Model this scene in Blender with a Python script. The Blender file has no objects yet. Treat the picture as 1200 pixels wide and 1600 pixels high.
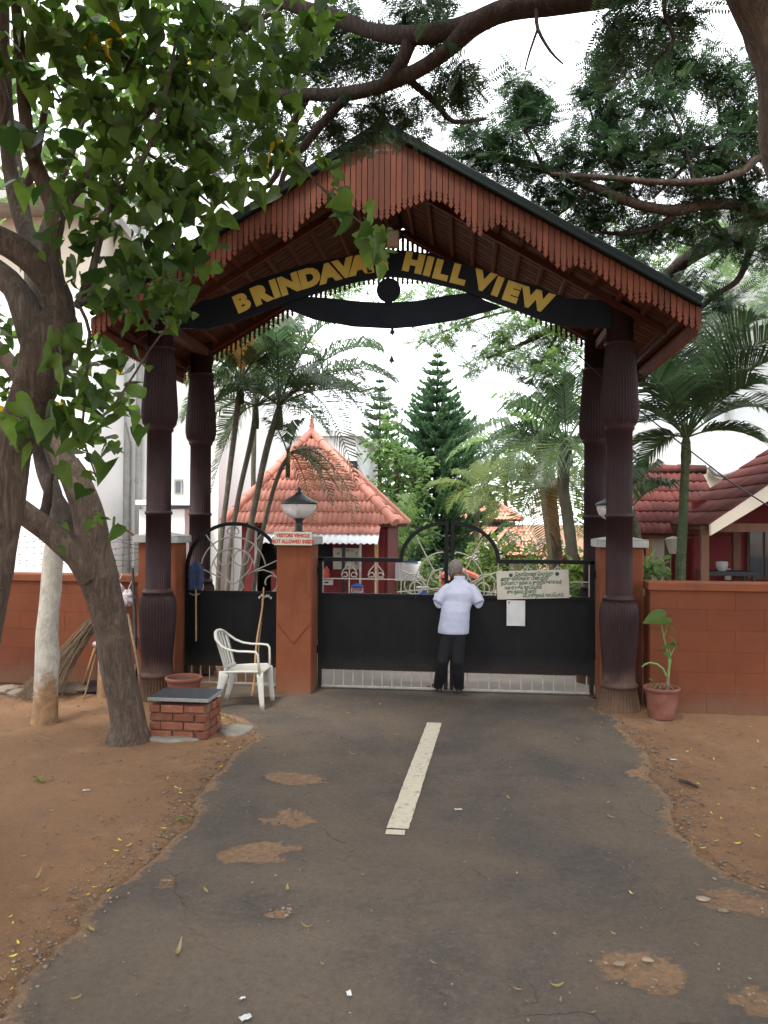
import bpy, bmesh, math, random
import numpy as np
from mathutils import Vector, Matrix, Euler

R_ = math.radians
rng = np.random.default_rng(7)
random.seed(7)
scene = bpy.context.scene
COL = scene.collection

# ------------------------------------------------------------------ camera, sky, sun, exposure
F_PX, CAM_H, CAM_X = 1230.0, 2.13, 0.95
YAW, PITCH, ROLL = R_(6.0), math.atan(15 / 1230.0), R_(0.4)
cam_d = bpy.data.cameras.new('camera')
cam = bpy.data.objects.new('camera', cam_d)
COL.objects.link(cam)
cam_d.sensor_fit = 'VERTICAL'
cam_d.sensor_height = 36.0
cam_d.lens = 36.0 * F_PX / 1600.0
cam_d.clip_end = 2000.0
cam_d.clip_start = 0.05
cam_rot = Matrix.Rotation(YAW, 3, 'Z') @ Matrix.Rotation(math.pi / 2 + PITCH, 3, 'X') @ Matrix.Rotation(ROLL, 3, 'Z')
cam.matrix_world = Matrix.Translation((CAM_X, 0, CAM_H)) @ cam_rot.to_4x4()
scene.camera = cam

SUN_EL, SUN_AZ = R_(62), R_(205)          # sun high, behind and to one side of the viewer, veiled by cloud
world = bpy.data.worlds.new('World')
scene.world = world
world.use_nodes = True
wn, wl = world.node_tree.nodes, world.node_tree.links
wn.clear()
w_out = wn.new('ShaderNodeOutputWorld')
w_bg = wn.new('ShaderNodeBackground')
w_bg.inputs['Strength'].default_value = 0.12
w_sky = wn.new('ShaderNodeTexSky')
w_sky.sky_type = 'NISHITA'
w_sky.sun_disc = False
w_sky.sun_elevation = SUN_EL
w_sky.sun_rotation = SUN_AZ
w_tc = wn.new('ShaderNodeTexCoord')
w_no = wn.new('ShaderNodeTexNoise')
w_no.inputs['Scale'].default_value = 2.2
w_no.inputs['Detail'].default_value = 6
w_rp = wn.new('ShaderNodeMapRange')
w_rp.inputs[1].default_value = 0.30
w_rp.inputs[2].default_value = 0.62
w_rp.inputs[3].default_value = 0.72
w_rp.inputs[4].default_value = 1.0
w_mx = wn.new('ShaderNodeMix')
w_mx.data_type = 'RGBA'
w_mx.inputs['B'].default_value = (9.6, 9.8, 10.2, 1)       # bright cloud sheet
wl.new(w_tc.outputs['Generated'], w_no.inputs['Vector'])
wl.new(w_no.outputs['Fac'], w_rp.inputs[0])
wl.new(w_rp.outputs[0], w_mx.inputs['Factor'])
wl.new(w_sky.outputs[0], w_mx.inputs['A'])
wl.new(w_mx.outputs['Result'], w_bg.inputs['Color'])
wl.new(w_bg.outputs[0], w_out.inputs['Surface'])

sun_d = bpy.data.lights.new('sun', 'SUN')
sun_d.energy = 1.5
sun_d.angle = R_(12)
sun_d.color = (1.0, 0.95, 0.87)
sun = bpy.data.objects.new('sun', sun_d)
COL.objects.link(sun)
# direction towards the sun (Nishita: rotation measured from +Y towards +X)
sdir = Vector((math.sin(SUN_AZ) * math.cos(SUN_EL), math.cos(SUN_AZ) * math.cos(SUN_EL), math.sin(SUN_EL)))
sun.rotation_euler = sdir.to_track_quat('Z', 'Y').to_euler()

scene.view_settings.view_transform = 'Standard'
scene.view_settings.look = 'None'
scene.view_settings.gamma = 1
scene.view_settings.use_curve_mapping = False
scene.view_settings.exposure = 1.75
try:
    scene.cycles.use_denoising = True
    scene.cycles.max_bounces = 8
    scene.cycles.transparent_max_bounces = 8
    scene.cycles.caustics_reflective = False
    scene.cycles.caustics_refractive = False
    scene.cycles.sample_clamp_indirect = 6
except Exception:
    pass


# ------------------------------------------------------------------ pixel -> place helper (a point at a real distance)
def ray(u, v):
    return cam_rot @ Vector(((u - 600) / F_PX, (800 - v) / F_PX, -1.0))


def at(u, v, Y):
    d = ray(u, v)
    return Vector((CAM_X, 0, CAM_H)) + d * (Y / d.y)


def gnd(u, v, z=0.0):
    d = ray(u, v)
    return Vector((CAM_X, 0, CAM_H)) + d * ((z - CAM_H) / d.z)


def pxm(px, Y):
    return px * Y / F_PX


def project(p):
    q = cam_rot.transposed() @ (Vector(p) - Vector((CAM_X, 0, CAM_H)))
    if q.z > -0.05:
        return None
    return 600 + F_PX * q.x / -q.z, 800 - F_PX * q.y / -q.z


# ------------------------------------------------------------------ objects
def tag(o, label=None, cat=None, group=None, kind=None):
    if label: o['label'] = label
    if cat: o['category'] = cat
    if group: o['group'] = group
    if kind: o['kind'] = kind
    return o


def thing(name, label, cat, loc=(0, 0, 0), group=None):
    o = bpy.data.objects.new(name, None)
    o.empty_display_size = 0.1
    COL.objects.link(o)
    o.location = loc
    return tag(o, label, cat, group)


def adopt(o, parent):
    """parent o; both written in world coordinates"""
    o.parent = parent
    p, t = parent, Matrix.Identity(4)
    chain = []
    while p is not None:
        chain.append(p)
        p = p.parent
    for c in reversed(chain):
        t = t @ c.matrix_parent_inverse @ Matrix.LocRotScale(c.location, c.rotation_euler, c.scale)
    o.matrix_parent_inverse = t.inverted()
    return o


def link(name, me, mat=None, parent=None, loc=None, rot=None, scl=None):
    o = bpy.data.objects.new(name, me)
    COL.objects.link(o)
    if mat is not None and len(me.materials) == 0:
        me.materials.append(mat)
    if loc is not None: o.location = loc
    if rot is not None: o.rotation_euler = rot
    if scl is not None: o.scale = scl
    if parent is not None: adopt(o, parent)
    return o


def copy_tree(o, parent=None, loc=None, rotz=None):
    c = o.copy()
    COL.objects.link(c)
    if parent is not None: c.parent = parent
    if loc is not None: c.location = loc
    if rotz is not None: c.rotation_euler = (0, 0, rotz)
    for ch in [x for x in list(bpy.data.objects) if x.parent == o]:
        copy_tree(ch, c)
    return c


class MB:
    """collects shapes; build() links them as ONE mesh object"""
    def __init__(self):
        self.v, self.f, self.s, self.m = [], [], [], []
        self.mi = 0

    def add(self, vs, fs, smooth=False):
        o = len(self.v)
        self.v += [tuple(x) for x in vs]
        for f in fs:
            self.f.append(tuple(i + o for i in f))
            self.s.append(smooth)
            self.m.append(self.mi)
        return self

    def box(self, c, s, rot=None, bev=0.0):
        cx, cy, cz = c
        hx, hy, hz = s[0] / 2, s[1] / 2, s[2] / 2
        if bev <= 0:
            p = [Vector((x * hx, y * hy, z * hz)) for z in (-1, 1) for y in (-1, 1) for x in (-1, 1)]
            f = [(0, 2, 3, 1), (4, 5, 7, 6), (0, 1, 5, 4), (2, 6, 7, 3), (0, 4, 6, 2), (1, 3, 7, 5)]
        else:
            b = min(bev, hx * .9, hy * .9, hz * .9)
            p, idx = [], {}
            for sx in (-1, 1):
                for sy in (-1, 1):
                    for sz in (-1, 1):
                        for ax in range(3):
                            q = [sx * (hx - b), sy * (hy - b), sz * (hz - b)]
                            q[ax] = (sx * hx, sy * hy, sz * hz)[ax]
                            idx[(sx, sy, sz, ax)] = len(p)
                            p.append(Vector(q))
            f = []
            S = (-1, 1)
            for a in range(3):
                b1, b2 = (a + 1) % 3, (a + 2) % 3
                for sa in S:
                    def k(s1, s2):
                        t = [0, 0, 0]; t[a] = sa; t[b1] = s1; t[b2] = s2
                        return idx[(t[0], t[1], t[2], a)]
                    q = [k(-1, -1), k(1, -1), k(1, 1), k(-1, 1)]
                    f.append(tuple(q if sa > 0 else q[::-1]))
                for s1 in S:
                    for s2 in S:
                        def e(sa, ax):
                            t = [0, 0, 0]; t[a] = sa; t[b1] = s1; t[b2] = s2
                            return idx[(t[0], t[1], t[2], ax)]
                        q = [e(-1, b1), e(1, b1), e(1, b2), e(-1, b2)]
                        f.append(tuple(q if s1 * s2 < 0 else q[::-1]))
            for sx in S:
                for sy in S:
                    for sz in S:
                        q = [idx[(sx, sy, sz, 0)], idx[(sx, sy, sz, 1)], idx[(sx, sy, sz, 2)]]
                        f.append(tuple(q if sx * sy * sz > 0 else q[::-1]))
        if rot is not None:
            p = [rot @ q for q in p]
        return self.add([q + Vector(c) for q in p], f)

    def bar(self, a, b, w, h, up=(0, 0, 1), bev=0.0):
        a, b = Vector(a), Vector(b)
        d = b - a
        L = d.length
        x = d.normalized()
        z = Vector(up) - x * Vector(up).dot(x)
        if z.length < 1e-5: z = Vector((0, 1, 0)) - x * x.y
        z.normalize()
        y = z.cross(x)
        return self.box((a + b) / 2, (L, w, h), Matrix((x, y, z)).transposed(), bev)

    def tube(self, pts, r, n=8, caps=True, smooth=True, flat=None):
        P = [Vector(p) for p in pts]
        rr = list(r) if hasattr(r, '__len__') else [r] * len(P)
        vs, fs = [], []
        nrm = None
        for i, p in enumerate(P):
            t = (P[min(i + 1, len(P) - 1)] - P[max(i - 1, 0)])
            if t.length < 1e-9: t = Vector((0, 0, 1))
            t.normalize()
            if nrm is None:
                nrm = Vector((0, 0, 1)) if abs(t.z) < .9 else Vector((1, 0, 0))
            nrm = nrm - t * nrm.dot(t)
            if nrm.length < 1e-6: nrm = t.orthogonal()
            nrm.normalize()
            bn = t.cross(nrm)
            for k in range(n):
                a = 2 * math.pi * k / n
                vs.append(p + nrm * (math.cos(a) * rr[i]) + bn * (math.sin(a) * rr[i]))
        for i in range(len(P) - 1):
            for k in range(n):
                k2 = (k + 1) % n
                fs.append((i * n + k, i * n + k2, (i + 1) * n + k2, (i + 1) * n + k))
        self.add(vs, fs, smooth)
        if caps:
            self.add(vs[:n], [tuple(range(n))[::-1]])
            self.add(vs[-n:], [tuple(range(n))])
        return self

    def ering(self, rings, n=16, caps=True):
        """loft of ellipses: (centre, axis a, axis b)"""
        vs, fs = [], []
        for c, a, b in rings:
            c, a, b = Vector(c), Vector(a), Vector(b)
            for k in range(n):
                t = 2 * math.pi * k / n
                vs.append(c + a * math.cos(t) + b * math.sin(t))
        for i in range(len(rings) - 1):
            for k in range(n):
                k2 = (k + 1) % n
                fs.append((i * n + k, i * n + k2, (i + 1) * n + k2, (i + 1) * n + k))
        if caps:
            fs.append(tuple(range(n))[::-1])
            fs.append(tuple((len(rings) - 1) * n + k for k in range(n)))
        return self.add(vs, fs, True)

    def lathe(self, prof, c=(0, 0, 0), n=24, flute=0.0, smooth=True, caps=True, twist=0.0, nfl=None):
        vs, fs = [], []
        for i, (r, z) in enumerate(prof):
            fl = flute[i] if hasattr(flute, '__len__') else flute
            for k in range(n):
                a = 2 * math.pi * k / n + twist * z
                q = r
                if fl:
                    q = r * (1 - fl * (0.5 - 0.5 * math.cos(k * math.pi * (1 if nfl is None else 2 * nfl / n)))) if nfl else r * (1 - fl * (k % 2))
                vs.append((c[0] + q * math.cos(a), c[1] + q * math.sin(a), c[2] + z))
        for i in range(len(prof) - 1):
            for k in range(n):
                k2 = (k + 1) % n
                fs.append((i * n + k, i * n + k2, (i + 1) * n + k2, (i + 1) * n + k))
        self.add(vs, fs, smooth)
        if caps:
            m = len(prof) - 1
            if prof[0][0] > 1e-4: self.add(vs[:n], [tuple(range(n))[::-1]])
            if prof[-1][0] > 1e-4: self.add(vs[m * n:], [tuple(range(n))])
        return self

    def prism(self, outline, axis_o, ax, ay, az, t):
        """2D outline (counter-clockwise seen against az) -> solid of thickness t along az"""
        o, ax, ay, az = Vector(axis_o), Vector(ax), Vector(ay), Vector(az)
        n = len(outline)
        a = [o + ax * p[0] + ay * p[1] for p in outline]
        b = [q + az * t for q in a]
        fs = [tuple(range(n))[::-1], tuple(range(n, 2 * n))]
        fs += [(i, (i + 1) % n, n + (i + 1) % n, n + i) for i in range(n)]
        return self.add(a + b, fs)

    def rect_sweep(self, pts, w, h, up=(0, 1, 0)):
        P = [Vector(p) for p in pts]
        vs, fs = [], []
        up = Vector(up)
        for i, p in enumerate(P):
            t = (P[min(i + 1, len(P) - 1)] - P[max(i - 1, 0)]).normalized()
            n = t.cross(up).normalized()
            for a, c in ((-1, -1), (1, -1), (1, 1), (-1, 1)):
                vs.append(p + n * (a * h / 2) + up * (c * w / 2))
        for i in range(len(P) - 1):
            for k in range(4):
                fs.append((i * 4 + k, i * 4 + (k + 1) % 4, i * 4 + 4 + (k + 1) % 4, i * 4 + 4 + k))
        fs += [(3, 2, 1, 0), tuple((len(P) - 1) * 4 + k for k in range(4))]
        return self.add(vs, fs)

    def mesh(self, name):
        me = bpy.data.meshes.new(name)
        me.from_pydata(self.v, [], self.f)
        if any(self.s): me.polygons.foreach_set('use_smooth', self.s)
        if any(self.m): me.polygons.foreach_set('material_index', self.m)
        return me

    def build(self, name, mat, parent=None, recalc=True, kind=None):
        me = self.mesh(name)
        if recalc:
            bm = bmesh.new()
            bm.from_mesh(me)
            bmesh.ops.recalc_face_normals(bm, faces=bm.faces)
            bm.to_mesh(me)
            bm.free()
        for m_ in (mat if isinstance(mat, (list, tuple)) else [mat]):
            me.materials.append(m_)
        o = link(name, me, None, parent)
        if kind: o['kind'] = kind
        return o


def np_mesh(name, V, Fc, rnd=None, mat=None, smooth=False):
    """fast mesh from arrays; Fc is (n,3) or (n,4)"""
    me = bpy.data.meshes.new(name)
    k = Fc.shape[1]
    me.vertices.add(len(V))
    me.vertices.foreach_set('co', np.ascontiguousarray(V, dtype=np.float32).ravel())
    me.loops.add(Fc.size)
    me.loops.foreach_set('vertex_index', np.ascontiguousarray(Fc, dtype=np.int32).ravel())
    me.polygons.add(len(Fc))
    me.polygons.foreach_set('loop_start', np.arange(0, Fc.size, k, dtype=np.int32))
    if smooth: me.polygons.foreach_set('use_smooth', np.ones(len(Fc), dtype=bool))
    me.update(calc_edges=True)
    if rnd is not None:
        a = me.attributes.new('rnd', 'FLOAT', 'POINT')
        a.data.foreach_set('value', np.ascontiguousarray(rnd, dtype=np.float32))
    if mat is not None: me.materials.append(mat)
    return me


# ------------------------------------------------------------------ materials
def new_mat(name):
    m = bpy.data.materials.new(name)
    m.use_nodes = True
    nt = m.node_tree
    b = nt.nodes.get('Principled BSDF')
    return m, nt, b


def noise(nt, scale, detail=5, rough=.6, vec=None, dist=0.0):
    n = nt.nodes.new('ShaderNodeTexNoise')
    n.inputs['Scale'].default_value = scale
    n.inputs['Detail'].default_value = detail
    n.inputs['Roughness'].default_value = rough
    n.inputs['Distortion'].default_value = dist
    if vec is not None: nt.links.new(vec, n.inputs['Vector'])
    return n.outputs['Fac']


def mrange(nt, x, a, b, c=0.0, d=1.0):
    n = nt.nodes.new('ShaderNodeMapRange')
    n.inputs[1].default_value, n.inputs[2].default_value = a, b
    n.inputs[3].default_value, n.inputs[4].default_value = c, d
    nt.links.new(x, n.inputs[0])
    return n.outputs[0]


def mixc(nt, fac, a, b):
    n = nt.nodes.new('ShaderNodeMix')
    n.data_type = 'RGBA'
    for key, val in (('Factor', fac), ('A', a), ('B', b)):
        if isinstance(val, bpy.types.NodeSocket):
            nt.links.new(val, n.inputs[key])
        elif key == 'Factor':
            n.inputs[key].default_value = val
        else:
            n.inputs[key].default_value = (*val, 1)
    return n.outputs['Result']


def mth(nt, op, a, b):
    n = nt.nodes.new('ShaderNodeMath')
    n.operation = op
    for i, v in enumerate((a, b)):
        if isinstance(v, bpy.types.NodeSocket): nt.links.new(v, n.inputs[i])
        else: n.inputs[i].default_value = v
    return n.outputs[0]


def pos(nt, scl=None):
    g = nt.nodes.new('ShaderNodeNewGeometry')
    if scl is None: return g.outputs['Position']
    mp = nt.nodes.new('ShaderNodeMapping')
    mp.inputs['Scale'].default_value = scl
    nt.links.new(g.outputs['Position'], mp.inputs['Vector'])
    return mp.outputs[0]


def zpos(nt):
    s = nt.nodes.new('ShaderNodeSeparateXYZ')
    nt.links.new(pos(nt), s.inputs[0])
    return s.outputs[2]


def bump(nt, b, h, strength=.3, dist=.01):
    n = nt.nodes.new('ShaderNodeBump')
    n.inputs['Strength'].default_value = strength
    n.inputs['Distance'].default_value = dist
    nt.links.new(h, n.inputs['Height'])
    nt.links.new(n.outputs[0], b.inputs['Normal'])


def mat(name, c1, c2=None, scale=8, rough=.6, bmp=.2, bscale=60, bdist=.004, metal=0, spec=.22, stretch=None,
        piece=0.0, streak=None, dirt=None, dirt_z=(0, .5), stains=None, detail=6):
    """mottled paint / plaster / wood. piece: brightness spread per object; dirt: splash colour near the ground"""
    m, nt, b = new_mat(name)
    c2 = c2 or tuple(x * .7 for x in c1)
    p = pos(nt, stretch)
    col = mixc(nt, mrange(nt, noise(nt, scale, detail, .65, p), .3, .7), c1, c2)
    if stains:
        sc, sz, amt = stains
        col = mixc(nt, mrange(nt, noise(nt, sz, 8, .7, pos(nt), .6), .52, .75, 0, amt), col, sc)
    if streak:
        sc, sz, amt = streak
        col = mixc(nt, mrange(nt, noise(nt, sz, 7, .7, pos(nt, (1, 1, .09)), .3), .54, .74, 0, amt), col, sc)
    if piece:
        oi = nt.nodes.new('ShaderNodeObjectInfo')
        hs = nt.nodes.new('ShaderNodeHueSaturation')
        nt.links.new(mrange(nt, oi.outputs['Random'], 0, 1, 1 - piece, 1 + piece), hs.inputs['Value'])
        nt.links.new(col, hs.inputs['Color'])
        col = hs.outputs[0]
    if dirt:
        zz = mth(nt, 'ADD', zpos(nt), mrange(nt, noise(nt, 5, 6, .7, pos(nt)), .3, .7, -.3 * (dirt_z[1] - dirt_z[0]), .3 * (dirt_z[1] - dirt_z[0])))
        col = mixc(nt, mrange(nt, zz, dirt_z[0], dirt_z[1], .85, 0), col, dirt)
    nt.links.new(col, b.inputs['Base Color'])
    b.inputs['Roughness'].default_value = rough
    b.inputs['Metallic'].default_value = metal
    b.inputs['Specular IOR Level'].default_value = spec
    if bmp: bump(nt, b, noise(nt, bscale, 6, .7, p), bmp, bdist)
    return m


def leaf_mat(name, cols, yellow=None, trans=.45, rough=.45):
    """cols: two greens mixed by the 'rnd' attribute; thin blade that lets light through"""
    m, nt, b = new_mat(name)
    at_ = nt.nodes.new('ShaderNodeAttribute')
    at_.attribute_name = 'rnd'
    r = at_.outputs['Fac']
    col = mixc(nt, mrange(nt, r, 0, .92), cols[0], cols[1])
    if yellow:
        col = mixc(nt, mrange(nt, r, .965, .975), col, yellow)
    col = mixc(nt, mrange(nt, noise(nt, 14, 3, .6, pos(nt)), .35, .75, 0, .35), col, tuple(x * .6 for x in cols[0]))
    nt.links.new(col, b.inputs['Base Color'])
    b.inputs['Roughness'].default_value = rough
    b.inputs['Specular IOR Level'].default_value = .35
    tr = nt.nodes.new('ShaderNodeBsdfTranslucent')
    hs = nt.nodes.new('ShaderNodeHueSaturation')
    hs.inputs['Value'].default_value = 1.6
    hs.inputs['Saturation'].default_value = 1.05
    nt.links.new(col, hs.inputs['Color'])
    nt.links.new(hs.outputs[0], tr.inputs['Color'])
    mx = nt.nodes.new('ShaderNodeMixShader')
    mx.inputs[0].default_value = trans
    nt.links.new(b.outputs[0], mx.inputs[1])
    nt.links.new(tr.outputs[0], mx.inputs[2])
    out = [n for n in nt.nodes if n.type == 'OUTPUT_MATERIAL'][0]
    nt.links.new(mx.outputs[0], out.inputs['Surface'])
    return m


def bark_mat(name, c1, c2, scale=7, stretch=(1, 1, .22)):
    m, nt, b = new_mat(name)
    p = pos(nt, stretch)
    n1 = noise(nt, scale * 3, 10, .78, p, 1.2)
    n2 = noise(nt, scale * .5, 4, .6, pos(nt))
    n3 = noise(nt, scale * 1.1, 8, .7, pos(nt), .8)
    fis = mrange(nt, mth(nt, 'ABSOLUTE', mth(nt, 'SUBTRACT', noise(nt, scale * 1.6, 6, .65, p, 2.0), .5), 0), .0, .07)
    col = mixc(nt, mrange(nt, n1, .3, .68), c2, c1)
    col = mixc(nt, mrange(nt, n2, .5, .75, 0, .55), col, tuple(x * 1.5 for x in c1))
    col = mixc(nt, mrange(nt, n3, .58, .72, 0, .6), col, (c1[0] * 1.6, c1[1] * 1.75, c1[2] * 1.8))
    col = mixc(nt, mrange(nt, fis, 0, 1, .32, 0), col, tuple(x * .45 for x in c2))
    nt.links.new(col, b.inputs['Base Color'])
    b.inputs['Roughness'].default_value = .9
    b.inputs['Specular IOR Level'].default_value = .2
    bump(nt, b, mth(nt, 'ADD', mth(nt, 'MULTIPLY', fis, .35), n1), .9, .022)
    return m


DIRT = (.23, .125, .066)
M = {}
M['red_wood'] = mat('red_wood', (.132, .039, .019), (.094, .027, .0135), 5, .66, .25, 40, .004, piece=.24, stretch=(3, 3, .5))
M['red_wood_dark'] = mat('red_wood_dark', (.085, .022, .015), (.055, .015, .011), 6, .65, .2, piece=.1)
M['soffit'] = mat('soffit', (.135, .055, .034), (.075, .028, .018), 14, .7, .3, 50, stretch=(.6, 5, .6))
M['green_black'] = mat('green_black', (.006, .011, .010), (.010, .016, .015), 6, .6, .15, spec=.12)
M['column'] = mat('column', (.032, .0155, .0165), (.021, .011, .012), 4, .55, .12, 50, .002, spec=.16, dirt=(.13, .075, .045), dirt_z=(.05, .5))
M['sign_black'] = mat('sign_black', (.008, .011, .016), (.012, .016, .022), 4, .55, .08, spec=.12)
M['yellow_paint'] = mat('yellow_paint', (.64, .53, .13), (.54, .43, .10), 9, .55, .1)
M['orange_plaster'] = mat('orange_plaster', (.140, .041, .0165), (.098, .028, .0125), 1.1, .85, .4, 35, .006, streak=((.06, .026, .016), 5, .5), dirt=(.12, .062, .036), dirt_z=(.0, .34), piece=.05, stains=((.065, .026, .016), 1.3, .6))
M['pillar_plaster'] = mat('pillar_plaster', (.170, .053, .023), (.132, .039, .017), 3, .85, .3, 35, .005, streak=((.07, .03, .018), 6, .5), dirt=(.16, .07, .038), dirt_z=(.0, .4), stains=((.085, .03, .018), 2.2, .55))
M['cap_white'] = mat('cap_white', (.36, .36, .34), (.26, .26, .24), 6, .8, .2, stains=((.20, .19, .17), 5, .6))
M['gate_black'] = mat('gate_black', (.0045, .0048, .0055), (.0065, .007, .008), 3, .5, .22, 2.2, .03, spec=.12, stains=((.013, .012, .011), 3, .5), streak=((.016, .0145, .013), 9, .5), dirt=(.022, .018, .015), dirt_z=(.25, .48))
M['gate_cream'] = mat('gate_cream', (.33, .31, .27), (.23, .21, .18), 20, .55, .15, stains=((.25, .16, .1), 12, .5))
M['white_wall'] = mat('white_wall', (.80, .80, .79), (.74, .74, .73), .8, .85, .12, 40, .003, stains=((.55, .54, .52), 1.3, .35))
M['beige_wall'] = mat('beige_wall', (.55, .49, .40), (.50, .44, .36), 1.2, .85, .12, stains=((.36, .31, .25), 2, .3))
M['grey_white'] = mat('grey_white', (.56, .58, .59), (.40, .42, .43), .6, .35, .1, 12, .02, stains=((.40, .42, .43), .9, .5))
M['roof_tile'] = mat('roof_tile', (.60, .275, .215), (.52, .22, .165), 6, .75, .3, 40, piece=.13, stains=((.30, .12, .085), 5, .5))  # colour lightened to put background haze and glare into the tiles
M['roof_tile_old'] = mat('roof_tile_old', (.15, .040, .034), (.095, .029, .026), 6, .75, .3, 40, piece=.22, stains=((.03, .022, .02), 1.8, .95))
M['roof_tile_far'] = mat('roof_tile_far', (.62, .30, .22), (.50, .23, .17), 4, .8, .2, stains=((.36, .2, .15), 3, .5))
M['maroon_wall'] = mat('maroon_wall', (.16, .022, .022), (.12, .016, .018), 2, .7, .12)
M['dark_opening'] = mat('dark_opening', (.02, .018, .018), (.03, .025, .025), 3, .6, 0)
M['brown_wood'] = mat('brown_wood', (.13, .06, .035), (.08, .038, .024), 12, .7, .2, stretch=(1, 1, .2))
M['brick'] = mat('brick', (.18, .064, .038), (.13, .046, .028), 9, .9, .6, 70, .006, piece=.22, stains=((.30, .2, .14), 8, .45))
M['mortar'] = mat('mortar', (.16, .10, .065), (.10, .06, .04), 12, .95, .5)
M['granite'] = mat('granite', (.05, .055, .062), (.035, .038, .043), 60, .25, .05, spec=.6)
M['granite_edge'] = mat('granite_edge', (.22, .22, .21), (.14, .14, .13), 50, .8, .3)
M['terracotta'] = mat('terracotta', (.17, .062, .042), (.12, .044, .03), 7, .8, .25, stains=((.22, .12, .085), 5, .5))
M['soil'] = mat('soil', (.10, .06, .038), (.06, .036, .024), 20, .95, .8, 50, .02)
M['plastic_white'] = mat('plastic_white', (.42, .41, .375), (.36, .35, .315), 7, .38, .04, stains=((.42, .40, .35), 9, .3))
M['cement'] = mat('cement', (.20, .185, .155), (.15, .135, .115), 8, .95, .5, 60, .01)
M['stone'] = mat('stone', (.26, .20, .15), (.17, .13, .10), 8, .95, .5, 40, .01, piece=.3)
M['paper'] = mat('paper', (.42, .42, .42), (.35, .35, .35), 8, .8, .05)
M['board_cream'] = mat('board_cream', (.38, .36, .30), (.31, .29, .24), 6, .8, .1, stains=((.3, .27, .21), 5, .5))
M['sign_cream'] = mat('sign_cream', (.48, .46, .38), (.42, .40, .33), 10, .6, .06, stains=((.36, .33, .26), 9, .4))
M['ink_green'] = mat('ink_green', (.01, .05, .025), (.015, .07, .03), 10, .7, 0)
M['ink_black'] = mat('ink_black', (.02, .022, .02), (.03, .033, .03), 10, .7, 0)
M['ink_red'] = mat('ink_red', (.40, .03, .02), (.33, .03, .02), 10, .7, 0)
M['metal_dark'] = mat('metal_dark', (.02, .02, .022), (.03, .03, .032), 8, .4, .05)
M['rust'] = mat('rust', (.16, .07, .04), (.09, .045, .03), 12, .85, .4)
M['wire'] = mat('wire', (.05, .05, .052), (.08, .07, .065), 20, .55, 0, metal=.6)
M['straw'] = mat('straw', (.17, .125, .08), (.09, .06, .04), 30, .9, .2)
M['cane'] = mat('cane', (.36, .21, .10), (.26, .14, .06), 14, .7, .2)
M['skin'] = mat('skin', (.13, .062, .040), (.105, .048, .031), 14, .5, .12, 90, .001)
M['hair'] = mat('hair', (.16, .145, .14), (.07, .06, .055), 60, .85, .3, 200)
M['mask'] = mat('mask', (.10, .14, .20), (.08, .11, .16), 12, .8, .1)
M['trouser'] = mat('trouser', (.010, .010, .012), (.015, .015, .017), 9, .85, .3, 30, .01)
M['sandal'] = mat('sandal', (.045, .028, .02), (.03, .02, .015), 20, .6, .1)
M['blue'] = mat('blue', (.04, .10, .32), (.03, .07, .24), 6, .5, .05)
M['mop_blue'] = mat('mop_blue', (.055, .075, .15), (.035, .05, .10), 30, .95, .3)
M['red_paint'] = mat('red_paint', (.50, .085, .06), (.42, .07, .05), 6, .55, .06)
M['white_board'] = mat('white_board', (.80, .80, .81), (.74, .75, .77), 2, .5, .02)
M['bag'] = mat('bag', (.40, .36, .38), (.30, .26, .28), 10, .55, .5, 25, .02)
M['drive'] = mat('drive', (.24, .205, .18), (.18, .155, .135), 1.5, .9, .3, 40, .006, stains=((.26, .20, .16), 2, .5))

# shirt: pale cotton with fine weave and creases
m, nt, b = new_mat('shirt_cotton')
c_ = mixc(nt, mrange(nt, noise(nt, 6, 5, .6, pos(nt)), .3, .7), (.33, .345, .43), (.285, .30, .385))
nt.links.new(c_, b.inputs['Base Color'])
b.inputs['Roughness'].default_value = .85
bump(nt, b, noise(nt, 13, 3, .55, pos(nt, (1, 1, .55)), 1.4), .22, .02)
M['shirt'] = m

# frosted glass of the lamps
m, nt, b = new_mat('lamp_glass')
b.inputs['Base Color'].default_value = (.78, .74, .72, 1)
b.inputs['Roughness'].default_value = .3
b.inputs['Transmission Weight'].default_value = .45
nt.links.new(mrange(nt, noise(nt, 10, 4, .6, pos(nt)), .3, .7, .22, .45), b.inputs['Roughness'])
M['lamp_glass'] = m
# window glass
m, nt, b = new_mat('window_glass')
b.inputs['Base Color'].default_value = (.05, .06, .07, 1)
nt.links.new(mrange(nt, noise(nt, 3, 3, .6, pos(nt)), .3, .7, .05, .14), b.inputs['Roughness'])
M['glass'] = m
# white-washed trunk: paint above, bare soil-splashed bark below
m, nt, b = new_mat('whitewash')
zz = mth(nt, 'ADD', zpos(nt), mrange(nt, noise(nt, 6, 6, .7, pos(nt)), .3, .7, -.22, .22))
base = mixc(nt, mrange(nt, noise(nt, 9, 8, .75, pos(nt, (1, 1, .5)), .8), .42, .62), (.40, .375, .32), (.26, .24, .20))
base = mixc(nt, mrange(nt, noise(nt, 22, 6, .7, pos(nt)), .60, .70, 0, .8), base, (.10, .085, .06))
low = mixc(nt, mrange(nt, noise(nt, 14, 6, .7, pos(nt)), .35, .65), (.27, .15, .07), (.15, .085, .045))
nt.links.new(mixc(nt, mrange(nt, zz, .30, .55), low, base), b.inputs['Base Color'])
b.inputs['Roughness'].default_value = .95
bump(nt, b, noise(nt, 16, 8, .75, pos(nt), 1), .8, .02)
M['whitewash'] = m

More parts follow.
